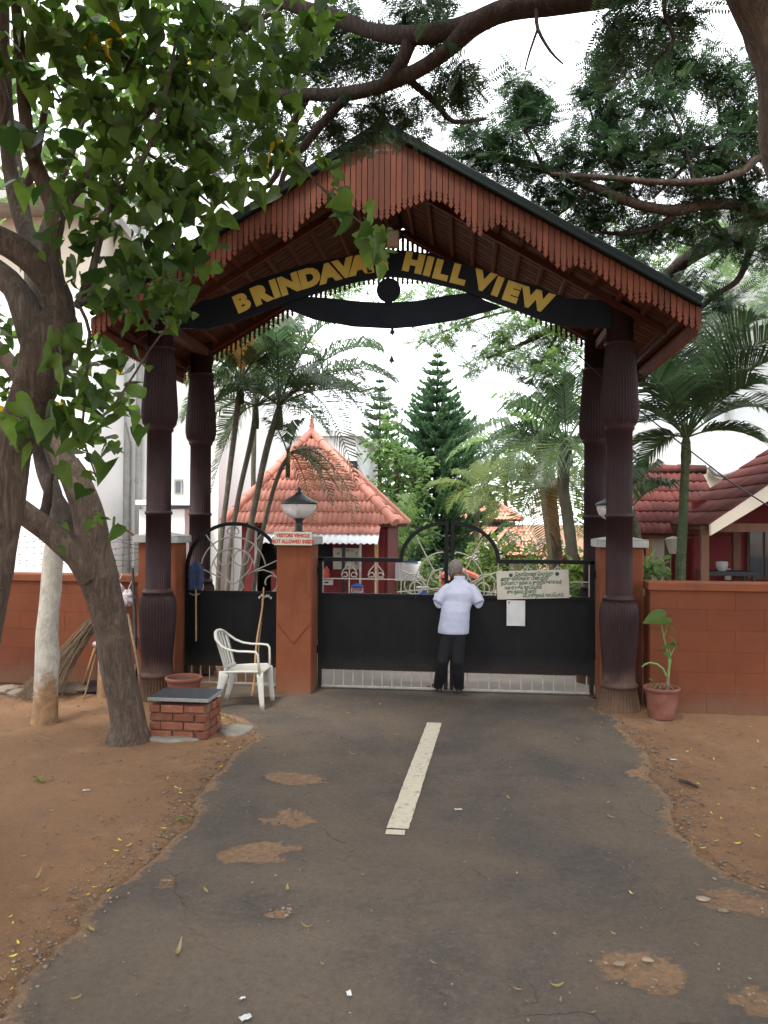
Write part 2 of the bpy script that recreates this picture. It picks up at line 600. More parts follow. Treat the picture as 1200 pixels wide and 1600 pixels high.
M['bark'] = bark_mat('bark', (.125, .092, .068), (.062, .044, .034))
M['bark_grey'] = bark_mat('bark_grey', (.15, .125, .10), (.075, .06, .05))
M['bark_dark'] = bark_mat('bark_dark', (.085, .062, .05), (.03, .022, .02), 6)
M['palm_trunk'] = bark_mat('palm_trunk', (.21, .20, .15), (.11, .10, .075), 5, (1, 1, 3.5))
M['palm_green'] = bark_mat('palm_green', (.10, .13, .065), (.05, .07, .035), 4, (1, 1, 2.5))
M['stem_green'] = mat('stem_green', (.13, .20, .06), (.09, .14, .045), 10, .5, .05)
M['leaf_big'] = leaf_mat('leaf_big', ((.022, .052, .012), (.098, .160, .028)), (.45, .30, .03), .54)
M['leaf_feather'] = leaf_mat('leaf_feather', ((.020, .044, .023), (.050, .090, .036)), None, .36)
M['leaf_palm'] = leaf_mat('leaf_palm', ((.034, .066, .032), (.090, .138, .060)), None, .42, .36)
M['leaf_palm_light'] = leaf_mat('leaf_palm_light', ((.09, .14, .035), (.16, .20, .06)), (.42, .24, .04), .45)
M['leaf_palm_dry'] = leaf_mat('leaf_palm_dry', ((.30, .19, .07), (.22, .12, .045)), None, .3)
M['leaf_pine'] = leaf_mat('leaf_pine', ((.055, .12, .065), (.11, .19, .085)), None, .42)  # greens lightened in place of haze over the far trees
M['leaf_mid'] = leaf_mat('leaf_mid', ((.075, .145, .045), (.16, .24, .075)), None, .5)
M['leaf_light'] = leaf_mat('leaf_light', ((.10, .17, .035), (.17, .24, .06)), (.40, .32, .05), .45)
M['flower'] = leaf_mat('flower', ((.62, .50, .58), (.70, .64, .68)), None, .4)
M['leaf_red'] = leaf_mat('leaf_red', ((.22, .03, .02), (.10, .06, .02)), None, .4)
M['leaf_dead'] = leaf_mat('leaf_dead', ((.30, .24, .06), (.21, .165, .075)), (.4, .32, .05), .3)

# ================================================================== GROUND, ROAD
from mathutils import noise as mnoise


def n2(x, y, s=1.0, z=0.0):
    return mnoise.noise(Vector((x * s, y * s, z)))


def edge_pts(pix):
    return sorted([(gnd(u, v).y, gnd(u, v).x) for u, v in pix])


LEFT = [(-8, -1.0), (0, -.98)] + edge_pts([(20, 1580), (80, 1465), (160, 1400), (235, 1340), (308, 1268), (318, 1225), (352, 1188), (398, 1152)]) + [(8.35, -1.55), (8.6, -2.0), (9.2, -2.25), (9.95, -2.4)]
RIGHT = [(-8, 5.5), (0, 5.2), (3.9, 4.6), (4.45, 4.0)] + edge_pts([(1205, 1396), (1150, 1376), (1110, 1345), (1075, 1310), (1040, 1275), (1047, 1245), (1012, 1185), (985, 1150), (965, 1124)]) + [(9.2, 2.5), (9.95, 2.5)]


def interp(tab, y):
    return float(np.interp(y, [a for a, b in tab], [b for a, b in tab]))


def xl(y): return interp(LEFT, y) + .10 * n2(y, 3.3, 2.2) + .05 * n2(y, 1.3, 7) + .03 * n2(y, 9.3, 23)


def xr(y): return interp(RIGHT, y) + .12 * n2(y, 7.7, 2.4) + .06 * n2(y, 5.1, 7) + .03 * n2(y, 2.3, 23)


HOLES = []      # x, y, rx, ry: dirt-filled potholes
for u, v, a, b_ in ((460, 1217, 54, 10), (448, 1280, 42, 15), (395, 1332, 60, 19), (440, 1427, 22, 7), (262, 1378, 9, 9),
                    (1000, 1515, 78, 30), (1155, 1412, 66, 20), (1180, 1560, 42, 30), (1022, 1212, 32, 22), (1030, 1545, 30, 12)):
    g = gnd(u, v)
    HOLES.append((g.x, g.y, pxm(a, g.y), abs(gnd(u, v - b_).y - gnd(u, v + b_).y) / 2))


def road_dust(x, y):
    """0 asphalt .. 1 soil"""
    d = min(x - xl(y), xr(y) - x)
    n = n2(x, y, 4) * .9 + n2(x, y, 11, 4) * .6 + n2(x, y, 30, 8) * .4
    e = max(0., 1 - d / (.10 + .10 * (n + .5))) if d < .3 else 0.
    for hx, hy, rx_, ry_ in HOLES:
        q = math.sqrt(((x - hx) / rx_) ** 2 + ((y - hy) / ry_) ** 2) + n * .62
        e = max(e, min(1, max(0, (1.05 - q) / .30)))
    return e


def ground_z(x, y):
    if y > 9.6 and abs(x) < 9:
        base = -.035
    else:
        base = .012 * n2(x, y, .9) + .010 * n2(x, y, 2.7, 5) + .006 * n2(x, y, 8, 2)
    if -8 < y < 9.97:
        d = min(x - xl(y), xr(y) - x)
        t = min(1, max(0, (d + .04) / .10))
        base = base * (1 - t) + (-.035) * t
    return base


xs = np.unique(np.concatenate([[-400, -150, -60, -30, -18, -12], np.arange(-9, -5, .15), np.arange(-5, 5.6, .065), np.arange(5.6, 9, .2), [12, 18, 30, 60, 150, 400]]))
ys = np.unique(np.concatenate([[-300, -80, -30, -15, -8], np.arange(-6, 1.8, .4), np.arange(1.8, 10.1, .065), [10.4, 11, 12, 14, 18, 24, 32, 45, 70, 120, 300, 800]]))
V = np.array([(x, y, ground_z(x, y)) for y in ys for x in xs])
nx, ny = len(xs), len(ys)
I = np.arange(nx * ny).reshape(ny, nx)
Fq = np.stack([I[:-1, :-1], I[:-1, 1:], I[1:, 1:], I[1:, :-1]], -1).reshape(-1, 4)

m, nt, b = new_mat('soil_ground')
n_a = noise(nt, .9, 6, .6, pos(nt))
n_b = noise(nt, 9, 10, .78, pos(nt))
n_c = noise(nt, 55, 6, .7, pos(nt))
c_ = mixc(nt, mrange(nt, n_a, .35, .65), (.225, .122, .064), (.175, .094, .049))
c_ = mixc(nt, mrange(nt, n_b, .42, .75, 0, .75), c_, (.130, .082, .052))
c_ = mixc(nt, mrange(nt, n_c, .56, .72, 0, .8), c_, (.29, .178, .10))
c_ = mixc(nt, mrange(nt, n_c, .28, .42, .7, 0), c_, (.10, .062, .04))
c_ = mixc(nt, mrange(nt, noise(nt, 1.7, 7, .7, pos(nt), .8), .55, .68, 0, .5), c_, (.265, .160, .092))
c_ = mixc(nt, mrange(nt, noise(nt, 3.2, 6, .7, pos(nt)), .56, .72, 0, .5), c_, (.12, .08, .055))
nt.links.new(c_, b.inputs['Base Color'])
b.inputs['Roughness'].default_value = .97
b.inputs['Specular IOR Level'].default_value = .15
bump(nt, b, mth(nt, 'ADD', n_b, mth(nt, 'MULTIPLY', n_c, .5)), .8, .03)
M['ground'] = m
me = np_mesh('ground', V, Fq, None, m, True)
tag(link('ground', me), kind='structure')

ry = np.concatenate([np.arange(-8, 1.8, .3), np.arange(1.8, 9.96, .04)])
T = np.concatenate([np.linspace(0, .06, 8)[:-1], np.linspace(.06, .94, 80), np.linspace(.94, 1, 8)[1:]])
rows, dust = [], []
for y in ry:
    a, c = xl(y), xr(y)
    for t in T:
        x = a + (c - a) * t
        e = road_dust(x, y)
        dd = min(x - a, c - x)
        z = .008 + .006 * n2(x, y, 1.1) - (.03 * (1 - min(1, dd / .03))) - .018 * (e if dd > .25 else 0) + .003 * n2(x, y, 14)
        if y > 9.5: z = min(z, .006)
        rows.append((x, y, z))
        dust.append(e)
I = np.arange(len(rows)).reshape(len(ry), len(T))
Fq = np.stack([I[:-1, :-1], I[:-1, 1:], I[1:, 1:], I[1:, :-1]], -1).reshape(-1, 4)
m, nt, b = new_mat('asphalt')
at_ = nt.nodes.new('ShaderNodeAttribute'); at_.attribute_name = 'rnd'
n_s = noise(nt, 130, 4, .85, pos(nt))
n_g = noise(nt, 27, 9, .9, pos(nt))
n_m = noise(nt, 2.0, 9, .7, pos(nt), .4)
n_l = noise(nt, .55, 5, .6, pos(nt), .5)
c_ = mixc(nt, mrange(nt, n_m, .35, .68), (.066, .054, .046), (.102, .082, .064))
c_ = mixc(nt, mrange(nt, n_l, .42, .62, 0, .75), c_, (.138, .102, .071))
c_ = mixc(nt, mrange(nt, n_g, .53, .68, 0, .9), c_, (.155, .125, .10))
c_ = mixc(nt, mrange(nt, n_g, .32, .47, .85, 0), c_, (.032, .028, .026))
c_ = mixc(nt, mrange(nt, n_s, .58, .74, 0, .8), c_, (.21, .18, .15))
c_ = mixc(nt, mrange(nt, n_s, .28, .42, .7, 0), c_, (.028, .025, .024))
c_ = mixc(nt, mrange(nt, noise(nt, 3.4, 9, .75, pos(nt), .6), .58, .70, 0, .65), c_, (.155, .105, .068))
vo = nt.nodes.new('ShaderNodeTexVoronoi'); vo.feature = 'DISTANCE_TO_EDGE'; vo.inputs['Scale'].default_value = .75
wv = nt.nodes.new('ShaderNodeVectorMath'); wv.operation = 'ADD'
sc_ = nt.nodes.new('ShaderNodeVectorMath'); sc_.operation = 'SCALE'; sc_.inputs['Scale'].default_value = .45
nz = nt.nodes.new('ShaderNodeTexNoise'); nz.inputs['Scale'].default_value = 2.6; nz.inputs['Detail'].default_value = 6
nt.links.new(pos(nt), nz.inputs['Vector']); nt.links.new(nz.outputs['Color'], sc_.inputs[0])
nt.links.new(pos(nt), wv.inputs[0]); nt.links.new(sc_.outputs[0], wv.inputs[1]); nt.links.new(wv.outputs[0], vo.inputs['Vector'])
crack = mth(nt, 'MULTIPLY', mrange(nt, vo.outputs['Distance'], 0, .006, 1, 0), mrange(nt, noise(nt, .9, 3, .5, pos(nt)), .52, .60))
c_ = mixc(nt, mth(nt, 'MULTIPLY', crack, .4), c_, (.024, .02, .018))
soil = mixc(nt, mrange(nt, noise(nt, 28, 8, .75, pos(nt)), .4, .66), (.245, .148, .085), (.13, .085, .054))
edge = mth(nt, 'ADD', at_.outputs['Fac'], mrange(nt, noise(nt, 18, 8, .75, pos(nt)), .3, .7, -.34, .34))
nt.links.new(mixc(nt, mrange(nt, edge, .34, .66), c_, soil), b.inputs['Base Color'])
b.inputs['Roughness'].default_value = .93
b.inputs['Specular IOR Level'].default_value = .2
bump(nt, b, mth(nt, 'SUBTRACT', mth(nt, 'ADD', n_s, n_g), crack), .8, .014)
M['asphalt'] = m
me = np_mesh('road', np.array(rows), Fq, np.array(dust), m, True)
tag(link('road', me), kind='structure')


def road_z(x, y): return .008 + .006 * n2(x, y, 1.1)


# worn white centre line, with a loose fragment at its near end
m, nt, b = new_mat('line_paint')
wear = mrange(nt, noise(nt, 17, 8, .75, pos(nt)), .56, .68)
c_ = mixc(nt, mrange(nt, noise(nt, 40, 5, .7, pos(nt)), .35, .7), (.45, .40, .30), (.36, .31, .23))
nt.links.new(mixc(nt, wear, c_, (.11, .088, .07)), b.inputs['Base Color'])
b.inputs['Roughness'].default_value = .85
M['line'] = m


def paint_strip(name, p0, p1, w):
    vs, fs = [], []
    N = 60
    for i in range(N + 1):
        t = i / N
        x, y = p0[0] + (p1[0] - p0[0]) * t, p0[1] + (p1[1] - p0[1]) * t
        for s in (-1, 1):
            xx = x + s * w / 2 + .005 * n2(y, s * 3.1, 14)
            vs.append((xx, y, road_z(xx, y) + .006 + .003 * n2(xx, y, 14)))
    for i in range(N):
        fs.append((2 * i, 2 * i + 1, 2 * i + 3, 2 * i + 2))
    o = MB().add(vs, fs).build(name, M['line'])
    return tag(o, kind='structure')


g0, g1 = gnd(621, 1297), gnd(679, 1131)
paint_strip('road_marking', (g0.x, g0.y), (g1.x, g1.y), .155)
g0, g1 = gnd(617, 1307), gnd(619, 1299)
paint_strip('road_marking', (g0.x, g0.y), (g1.x, g1.y), .13)

# pale drive inside the gate, with its concrete joint lines
tag(MB().box((.8, 17.5, -.005), (5.2, 15.1, .02)).build('driveway', M['drive']), kind='structure')
mb = MB()
for y in (11.2, 12.8, 14.6):
    mb.box((.8, y, .008), (5.2, .03, .004))
tag(mb.build('driveway_joint_line', M['mortar']), kind='structure')
tag(MB().box((.8, 10.0, .012), (3.6, .10, .03)).build('threshold_kerb', M['cement']), kind='structure')

# ================================================================== GATEWAY
GA = thing('entrance_gateway', 'tall maroon and red timber gateway with gabled roof and black arched name board', 'gateway', (0, 9.9, 0))
colP = [(.245, 0), (.24, .03), (.20, .24), (.196, .26), (.21, .275), (.21, .295), (.195, .31), (.185, .34), (.182, .45), (.195, .62),
        (.212, .85), (.222, 1.02), (.220, 1.12), (.205, 1.20), (.178, 1.25), (.185, 1.262), (.185, 1.28), (.165, 1.285), (.165, 1.305), (.15, 1.31),
        (.147, 2.19), (.162, 2.20), (.162, 2.23), (.146, 2.24), (.144, 3.18), (.165, 3.205), (.165, 3.235), (.196, 3.28), (.214, 3.36), (.215, 3.45), (.206, 3.6),
        (.176, 4.02), (.160, 4.16), (.172, 4.17), (.172, 4.20), (.150, 4.21), (.146, 4.70)]
flu = [.10] * len(colP)
for i, (r, z) in enumerate(colP):
    if z in (.26, .275, .295, .31, 1.262, 1.28, 1.285, 1.305, 2.20, 2.23, 3.205, 3.235, 4.17, 4.20): flu[i] = 0
me_col = MB().lathe(colP, n=144, nfl=36, flute=flu).mesh('column')
me_col.materials.append(M['column'])
CF = [(-2.73, 9.12), (2.69, 9.26)]
CB = [(-2.80, 10.8), (2.66, 10.8)]
for x, y in CF + CB:
    link('column', me_col, None, GA, (x, y, 0))

RX, RZ, SL = .03, 6.33, .596
EX = 3.27
Y0, Y1 = 8.3, 11.05


def roof_z(x): return RZ - SL * abs(x - RX)


for s in (-1, 1):
    xe = RX + s * (EX if s > 0 else EX - .08)
    a, c = (RX, roof_z(RX)), (xe, roof_z(xe))
    nv = Vector((s * SL, 0, 1)).normalized()
    v = []
    for y in (Y0, Y1):
        for (x, z) in (a, c):
            v += [(x, y, z), (x - (nv.x * .05 if x != RX else 0), y, z - .05)]
    MB().add(v, [(0, 2, 6, 4), (1, 5, 7, 3), (0, 1, 3, 2), (4, 6, 7, 5), (2, 3, 7, 6), (0, 4, 5, 1)]).build('roof_slope', M['green_black'], GA)
    # moulded dark edging of the gable, two steps
    for (dy, dz, w, h) in ((-.02, .03, .10, .07), (-.045, -.025, .07, .045)):
        p0 = Vector((RX, Y0 + dy, roof_z(RX) + dz)); p1 = Vector((xe + s * .02, Y0 + dy, roof_z(xe + s * .02) + dz))
        MB().bar(p0, p1, w, h, (0, 0, 1), .012).build('edge_trim', M['green_black'], GA)
    # lining planks under the slope, run along the slope
    mb = MB()
    y, k = Y0 + .06, 0
    while y < Y1 - .05:
        w = .085
        dz = -.062 - .006 * ((k * 7) % 3)
        p0 = Vector((RX + s * .03, y + w / 2, roof_z(RX + .03) + dz)); p1 = Vector((xe - s * .05, y + w / 2, roof_z(xe - s * .05) + dz))
        mb.bar(p0, p1, w - .006, .014)
        y += w; k += 1
    mb.build('lining_plank', M['soffit'], GA, kind='stuff')
    for i in range(12):
        x = RX + s * (.16 + i * .272)
        MB().bar((x, Y0 + .09, roof_z(x) - .112), (x, Y1 - .06, roof_z(x) - .112), .05, .06, (0, 0, 1), .006).build('purlin', M['red_wood'], GA)
    for y in (Y0 + .16, 9.12, 10.82):
        p0 = Vector((RX + s * .03, y, roof_z(RX + .03) - .175)); p1 = Vector((xe - s * .1, y, roof_z(xe - s * .1) - .175))
        MB().bar(p0, p1, .06, .075, (0, 0, 1), .006).build('rafter', M['red_wood_dark'], GA)
    # solid board behind the heads of the fretwork
    for y, h in ((Y0 + .035, .15), (Y1 + .0, .12)):
        p0 = Vector((RX, y, roof_z(RX) - .05 - h / 2)); p1 = Vector((xe, y, roof_z(xe) - .05 - h / 2))
        MB().bar(p0, p1, .02, h).build('barge_board', M['red_wood'], GA)
    # fascia along the eave with small carved teeth
    mb = MB()
    mb.box((xe - s * .012, (Y0 + Y1) / 2, roof_z(xe) - .14), (.022, Y1 - Y0 - .03, .20))
    yy = Y0 + .05
    while yy < Y1 - .05:
        mb.prism([(-.022, 0), (.022, 0), (.022, -.035), (.03, -.05), (0, -.095), (-.03, -.05), (-.022, -.035)][::-1], (xe - s * .022, yy, roof_z(xe) - .235), (0, 1, 0), (0, 0, 1), (s, 0, 0), .016)
        yy += .066
    mb.build('eave_fascia', M['red_wood'], GA)
    MB().bar((xe - s * .10, Y0 + .05, roof_z(xe) - .115), (xe - s * .10, Y1 - .05, roof_z(xe) - .115), .07, .06).build('eave_beam', M['red_wood_dark'], GA)
    # beam from the front column to the back one
    fx, fy = CF[0 if s < 0 else 1]
    MB().box((fx, (fy + 10.8) / 2, 4.50), (.11, 10.8 - fy, .12), None, .01).build('side_beam', M['red_wood_dark'], GA)

FRET = [(0, 1.0), (.14, .86), (.30, .68), (.5, .50), (.62, .44), (.78, .46), (.90, .52), (1.03, .60), (1.14, .44), (1.25, .34), (1.45, .34), (1.65, .39), (1.9, .46),
        (2.02, .34), (2.2, .28), (2.45, .33), (2.62, .37), (2.72, .30), (2.95, .28), (3.1, .30), (3.3, .30)]


def fret_board(x, w, L, y, t, name):
    h = .0
    zt = roof_z(x) - .055
    l, r = roof_z(x - w / 2) - .055 - zt, roof_z(x + w / 2) - .055 - zt
    o = [(-w / 2, l), (-w / 2, -L + .115), (-w * .30, -L + .10), (-w * .46, -L + .088), (-w * .46, -L + .075), (-w * .26, -L + .066), (-w * .5, -L + .04), (0, -L),
         (w * .5, -L + .04), (w * .26, -L + .066), (w * .46, -L + .075), (w * .46, -L + .088), (w * .30, -L + .10), (w / 2, -L + .115), (w / 2, r)]
    return MB().prism(o, (x, y, zt), (1, 0, 0), (0, 0, 1), (0, 1, 0), t).build(name, M['red_wood'], GA)


pitch = .0615
for i in range(-52, 54):
    x = RX + i * pitch
    L = float(np.interp(abs(x - RX), [a for a, _ in FRET], [c for _, c in FRET])) - .05
    fret_board(x, .052 + .003 * random.random(), L + .022 * (random.random() - .5), Y0 - .012 + .003 * random.random(), .02, 'fret_slat')
pitch = .069
for i in range(-46, 48):
    x = RX + i * pitch
    L = float(np.interp(abs(x - RX), [0, .6, 1.0, 1.5, 3.3], [.80, .44, .33, .27, .24]))
    fret_board(x, .040, L, Y1 + .012, .016, 'fret_slat')
# rails of the rear gable frame
MB().box((RX, Y1 - .03, 5.88), (1.5, .04, .05)).build('gable_rail', M['red_wood_dark'], GA)
for s in (-1, 1):
    MB().bar((RX + s * .72, Y1 - .03, 5.88), (RX + s * 2.9, Y1 - .03, 4.62), .04, .05).build('gable_rail', M['red_wood_dark'], GA)
# ridge finial
MB().lathe([(.035, 0), (.03, .06), (.05, .10), (.02, .14), (.03, .17), (.006, .27)], (RX, Y0 + .03, RZ + .03), 12).build('finial', M['red_wood'], GA)

# ---- name board: an arch between the front columns
SY = 9.15
topL = [(262, 470), (300, 470), (330, 468), (365, 455), (402, 437), (465, 416), (505, 407), (547, 400), (590, 393), (612, 391)]
topR = [(637, 391), (680, 399), (725, 412), (790, 434), (840, 446), (865, 458), (890, 466), (955, 470)]
botL = [(262, 512), (320, 514), (345, 509), (375, 500), (402, 490), (465, 467), (510, 453), (557, 440), (590, 434), (612, 432)]
botR = [(640, 435), (680, 443), (720, 453), (780, 475), (850, 501), (878, 509), (905, 512), (955, 512)]
T_ = [at(u, v, SY) for u, v in topL + topR]
B_ = [at(u, v, SY) for u, v in botL + botR]
SB = MB().prism([(p.x, p.z) for p in B_] + [(p.x, p.z) for p in T_[::-1]], (0, SY, 0), (1, 0, 0), (0, 0, 1), (0, 1, 0), .03).build('name_board', M['sign_black'], GA)


def text_obj(s, size, mat_, parent, origin, right, up, bold=0.0, ext=.004, name='lettering', align='CENTER', sx=1.0):
    cu = bpy.data.curves.new('lettering', 'FONT')
    cu.body = s
    cu.size = size
    cu.offset = bold
    cu.extrude = ext
    cu.align_x = align
    cu.align_y = 'CENTER'
    cu.resolution_u = 3
    t = bpy.data.objects.new('tmp_text', cu)
    COL.objects.link(t)
    bpy.context.view_layer.update()
    me = bpy.data.meshes.new_from_object(t.evaluated_get(bpy.context.evaluated_depsgraph_get()))
    bpy.data.objects.remove(t)
    right, up = Vector(right).normalized(), Vector(up).normalized()
    nrm = right.cross(up)
    mx = Matrix((right * sx, up, nrm)).transposed().to_4x4()
    mx.translation = Vector(origin)
    me.transform(mx)
    me.materials.clear()
    me.materials.append(mat_)
    return link(name, me, None, parent)


LET = [('B', 378, 474), ('R', 407, 461.5), ('I', 430, 452.5), ('N', 452.5, 445), ('D', 484, 435), ('A', 514, 427.5), ('V', 538, 420.5), ('A', 561, 415.5), ('N', 589, 411),
       ('H', 646, 412), ('I', 669.5, 417.5), ('L', 689, 423), ('L', 716, 430), ('V', 755, 440.5), ('I', 777, 449), ('E', 799, 457.5), ('W', 837, 469.5)]


def slope_at(i):
    w = [0] * 9 + [1] * 8
    js = [j for j in (i - 1, i + 1) if 0 <= j < len(LET) and w[j] == w[i]] + [i]
    js.sort()
    a, c = LET[js[0]], LET[js[-1]]
    return math.atan2(-(c[2] - a[2]), c[1] - a[1])


for i, (ch, u, v) in enumerate(LET):
    p = at(u, v, SY - .004)
    th = slope_at(i) - R_(.4)
    text_obj(ch, .275, M['yellow_paint'], SB, p, (math.cos(th), 0, math.sin(th)), (-math.sin(th), 0, math.cos(th)), bold=.0165 if ch in 'B' else .022, ext=.004, name='letter', sx=1.15)

# ---- crescent board under the arch, with its ball and two little bells
topC = [(442, 480), (458, 470), (475, 463), (510, 465), (565, 471), (605, 473), (650, 470), (700, 461), (735, 457), (760, 470), (785, 480)]
botC = [(760, 487), (712, 500), (650, 510), (612, 513), (552, 510), (490, 499), (465, 489)]
P_ = [at(u, v, SY + .035) for u, v in topC + botC]
CR = MB().prism([(p.x, p.z) for p in P_][::-1], (0, SY + .035, 0), (1, 0, 0), (0, 0, 1), (0, 1, 0), .025).build('crescent_board', M['sign_black'], GA)
c0 = at(607, 453, SY + .03)
circ = [(math.cos(2 * math.pi * k / 28) * .142, math.sin(2 * math.pi * k / 28) * .142) for k in range(28)]
MB().prism(circ, c0, (1, 0, 0), (0, 0, 1), (0, 1, 0), .03).build('disc', M['sign_black'], CR)
p = at(607, 438, SY + .04)
mb = MB()
p0, p1 = at(607, 474, SY + .05), at(607, 478, SY + .05)
mb.box((p0.x, SY + .05, p0.z), (.09, .03, .07))
mb.build('disc_stay', M['sign_black'], CR)
for u, v in ((613, 519), (612, 563)):
    q = at(u, v, SY + .05)
    MB().lathe([(.012, .05), (.016, .03), (.03, 0), (.034, -.015), (.012, -.02), (.01, -.035), (0, -.04)], q, 12).build('bell', M['metal_dark'], CR)
q0, q1 = at(612, 512, SY + .05), at(612, 560, SY + .05)
MB().tube([q0, q1], .0025, 5).build('bell_cord', M['wire'], CR)
# square lamp housing on the top of the name board
q = at(614, 374, SY - .06)
FL = thing('flood_light', 'pale square flood lamp fixed above the middle of the name board', 'lamp', q)
MB().box(q, (.145, .07, .20), None, .01).build('housing', M['board_cream'], FL)
MB().box(q + Vector((0, -.037, 0)), (.12, .004, .17)).build('glass_pane', M['grey_white'], FL)
MB().box(q + Vector((0, .02, -.13)), (.03, .03, .08)).build('bracket', M['metal_dark'], FL)

# ================================================================== PILLARS, WALLS, GATES
def arc(c, r, a0, a1, n=18, rv=None):
    """points of an arc in the gate's plane (x, z) about c = (x, y, z), degrees"""
    rv = rv or r
    return [(c[0] + r * math.cos(R_(a0 + (a1 - a0) * i / n)), c[1], c[2] + rv * math.sin(R_(a0 + (a1 - a0) * i / n))) for i in range(n + 1)]


def spiral(c, r0, r1, a0, a1, n=26):
    o = []
    for i in range(n + 1):
        t = i / n
        a, r = R_(a0 + (a1 - a0) * t), r0 + (r1 - r0) * t
        o.append((c[0] + r * math.cos(a), c[1], c[2] + r * math.sin(a)))
    return o


def pillar(label, x0, x1, y0, y1, h, over=.05):
    p = thing('gate_pillar', label, 'pillar', ((x0 + x1) / 2, (y0 + y1) / 2, 0), 'pillars the gates hang from')
    MB().box(((x0 + x1) / 2, (y0 + y1) / 2, h / 2 - .03), (x1 - x0, y1 - y0, h + .06), None, .012).build('shaft', M['pillar_plaster'], p)
    cx, cy, w, d = (x0 + x1) / 2, (y0 + y1) / 2, (x1 - x0) / 2 + over, (y1 - y0) / 2 + over
    b_ = MB().box((cx, cy, h + .045), (2 * w, 2 * d, .09), None, .008)
    b_.add([(cx - w, cy - d, h + .092), (cx + w, cy - d, h + .092), (cx + w, cy + d, h + .092), (cx - w, cy + d, h + .092), (cx, cy, h + .15)], [(0, 1, 4), (1, 2, 4), (2, 3, 4), (3, 0, 4), (0, 3, 2, 1)])
    b_.build('cap', M['cap_white'], p)
    return p


PIL = pillar('orange pillar with a diamond groove carrying the lamp and the visitors notice', -1.385, -.945, 9.55, 9.98, 1.84)
pillar('orange pillar half hidden behind the front column nearest the white chair', -3.20, -2.70, 9.62, 10.0, 1.84)
pillar('orange pillar tight behind the front column nearest the potted plant', 2.545, 3.04, 9.62, 10.02, 1.84)
# diamond grooves on the pillar's face
g = thing('diamond_groove', 'dark diamond line scored into the face of the middle orange pillar', 'groove', (-1.17, 9.55, .75))
mb = MB()
for s in (-1, 1):
    mb.bar((-1.165 + s * .215, 9.5475, .88), (-1.165, 9.5475, .62), .004, .014, (0, 1, 0))
bpy.data.objects.remove(g)
mb.build('groove_line', M['orange_plaster'], PIL)


def lamp(loc, label):
    L = thing('gate_lamp', label, 'lamp', loc, 'globe lamps on the gate pillars')
    MB().lathe([(.075, 0), (.075, .02), (.05, .03), (.045, .14), (.06, .17), (.085, .19)], loc, 20).build('stem', M['metal_dark'], L)
    MB().lathe([(.085, .185), (.14, .21), (.19, .255), (.212, .31), (.218, .37)], loc, 32, caps=False).build('globe', M['lamp_glass'], L)
    MB().lathe([(.024, .19), (.024, .30), (.015, .33), (0, .335)], loc, 12).build('bulb', M['cap_white'], L)
    MB().lathe([(.222, .36), (.232, .372), (.228, .388), (.15, .43), (.075, .475), (.05, .49), (.045, .51), (.022, .52), (.03, .545), (.012, .575), (0, .58)], loc, 32).build('hood', M['metal_dark'], L)
    return L


lamp((-1.155, 9.77, 1.98), 'dark hooded glass globe lamp standing on the middle orange pillar')
lamp((2.74, 9.80, 1.98), 'dark hooded glass globe lamp mostly hidden behind a front gateway column')

# visitors notice
p = at(458, 841.5, 9.475)
SG = thing('notice_sign', 'cream sign reading VISITORS VEHICLE NOT ALLOWED INSIDE on the middle pillar', 'sign', p)
MB().box(p, (.475, .015, .165), None, .004).build('plate', M['sign_cream'], SG)
text_obj('VISITORS VEHICLE', .062, M['ink_red'], SG, p + Vector((0, -.009, .036)), (1, 0, 0), (0, 0, 1), .0026, .001, sx=.82)
text_obj('NOT ALLOWED INSIDE', .062, M['ink_red'], SG, p + Vector((0, -.009, -.038)), (1, 0, 0), (0, 0, 1), .0026, .001, sx=.82)


def boundary_wall(label, x0, x1, yf, th, h, end_left=False, seed=1):
    """rendered block wall; the courses and upright joints are recessed"""
    w = thing('boundary_wall', label, 'wall', ((x0 + x1) / 2, yf + th / 2, 0), 'orange boundary walls')
    MB().box(((x0 + x1) / 2, yf + th / 2 + .004, h / 2 - .05), (x1 - x0 - .008, th - .014, h + .1)).build('wall_core', M['orange_plaster'], w)
    MB().box(((x0 + x1) / 2, yf + th / 2, h + .05), (x1 - x0 + .05, th + .06, .10), None, .012).build('coping', M['pillar_plaster'], w)
    rnd = random.Random(seed)
    ch, bw = .235, .62
    z, k = -.01, 0
    while z < h - .02:
        hh = min(ch, h - z)
        x = x0 - (bw * .5 if k % 2 else 0)
        while x < x1:
            a, c = max(x, x0), min(x + bw * (1 if rnd.random() > .12 else 1), x1)
            if c - a > .05:
                pr = .003 + .002 * rnd.random()
                MB().box(((a + c) / 2, yf - pr / 2 + .004, z + hh / 2), (c - a - .0008, pr + .008, hh - .0008), Matrix.Rotation(rnd.uniform(-.002, .002), 3, 'Y'), .0022).build('block', M['orange_plaster'], w)
            x += bw
        z += ch; k += 1
    if end_left:
        z = -.01
        while z < h - .02:
            hh = min(ch, h - z)
            MB().box((x0 + .001, yf + th / 2 + .01, z + hh / 2), (.012, th - .06, hh - .006), None, .004).build('block', M['orange_plaster'], w)
            z += ch
    return w


boundary_wall('long orange block wall behind the terracotta pot and its leafy plant', 3.02, 9.5, 9.2, .24, 1.37, True, 3)
boundary_wall('long orange block wall behind the whitewashed tree trunk', -9.5, -3.205, 9.75, .24, 1.32, False, 5)
MB().box((3.16, 9.53, .62), (.24, .18, 1.3)).build('return_wall', M['orange_plaster'], None)
rw = bpy.data.objects['return_wall']
tag(rw, 'short dark orange stub closing the gap between pillar and side wall', 'wall')

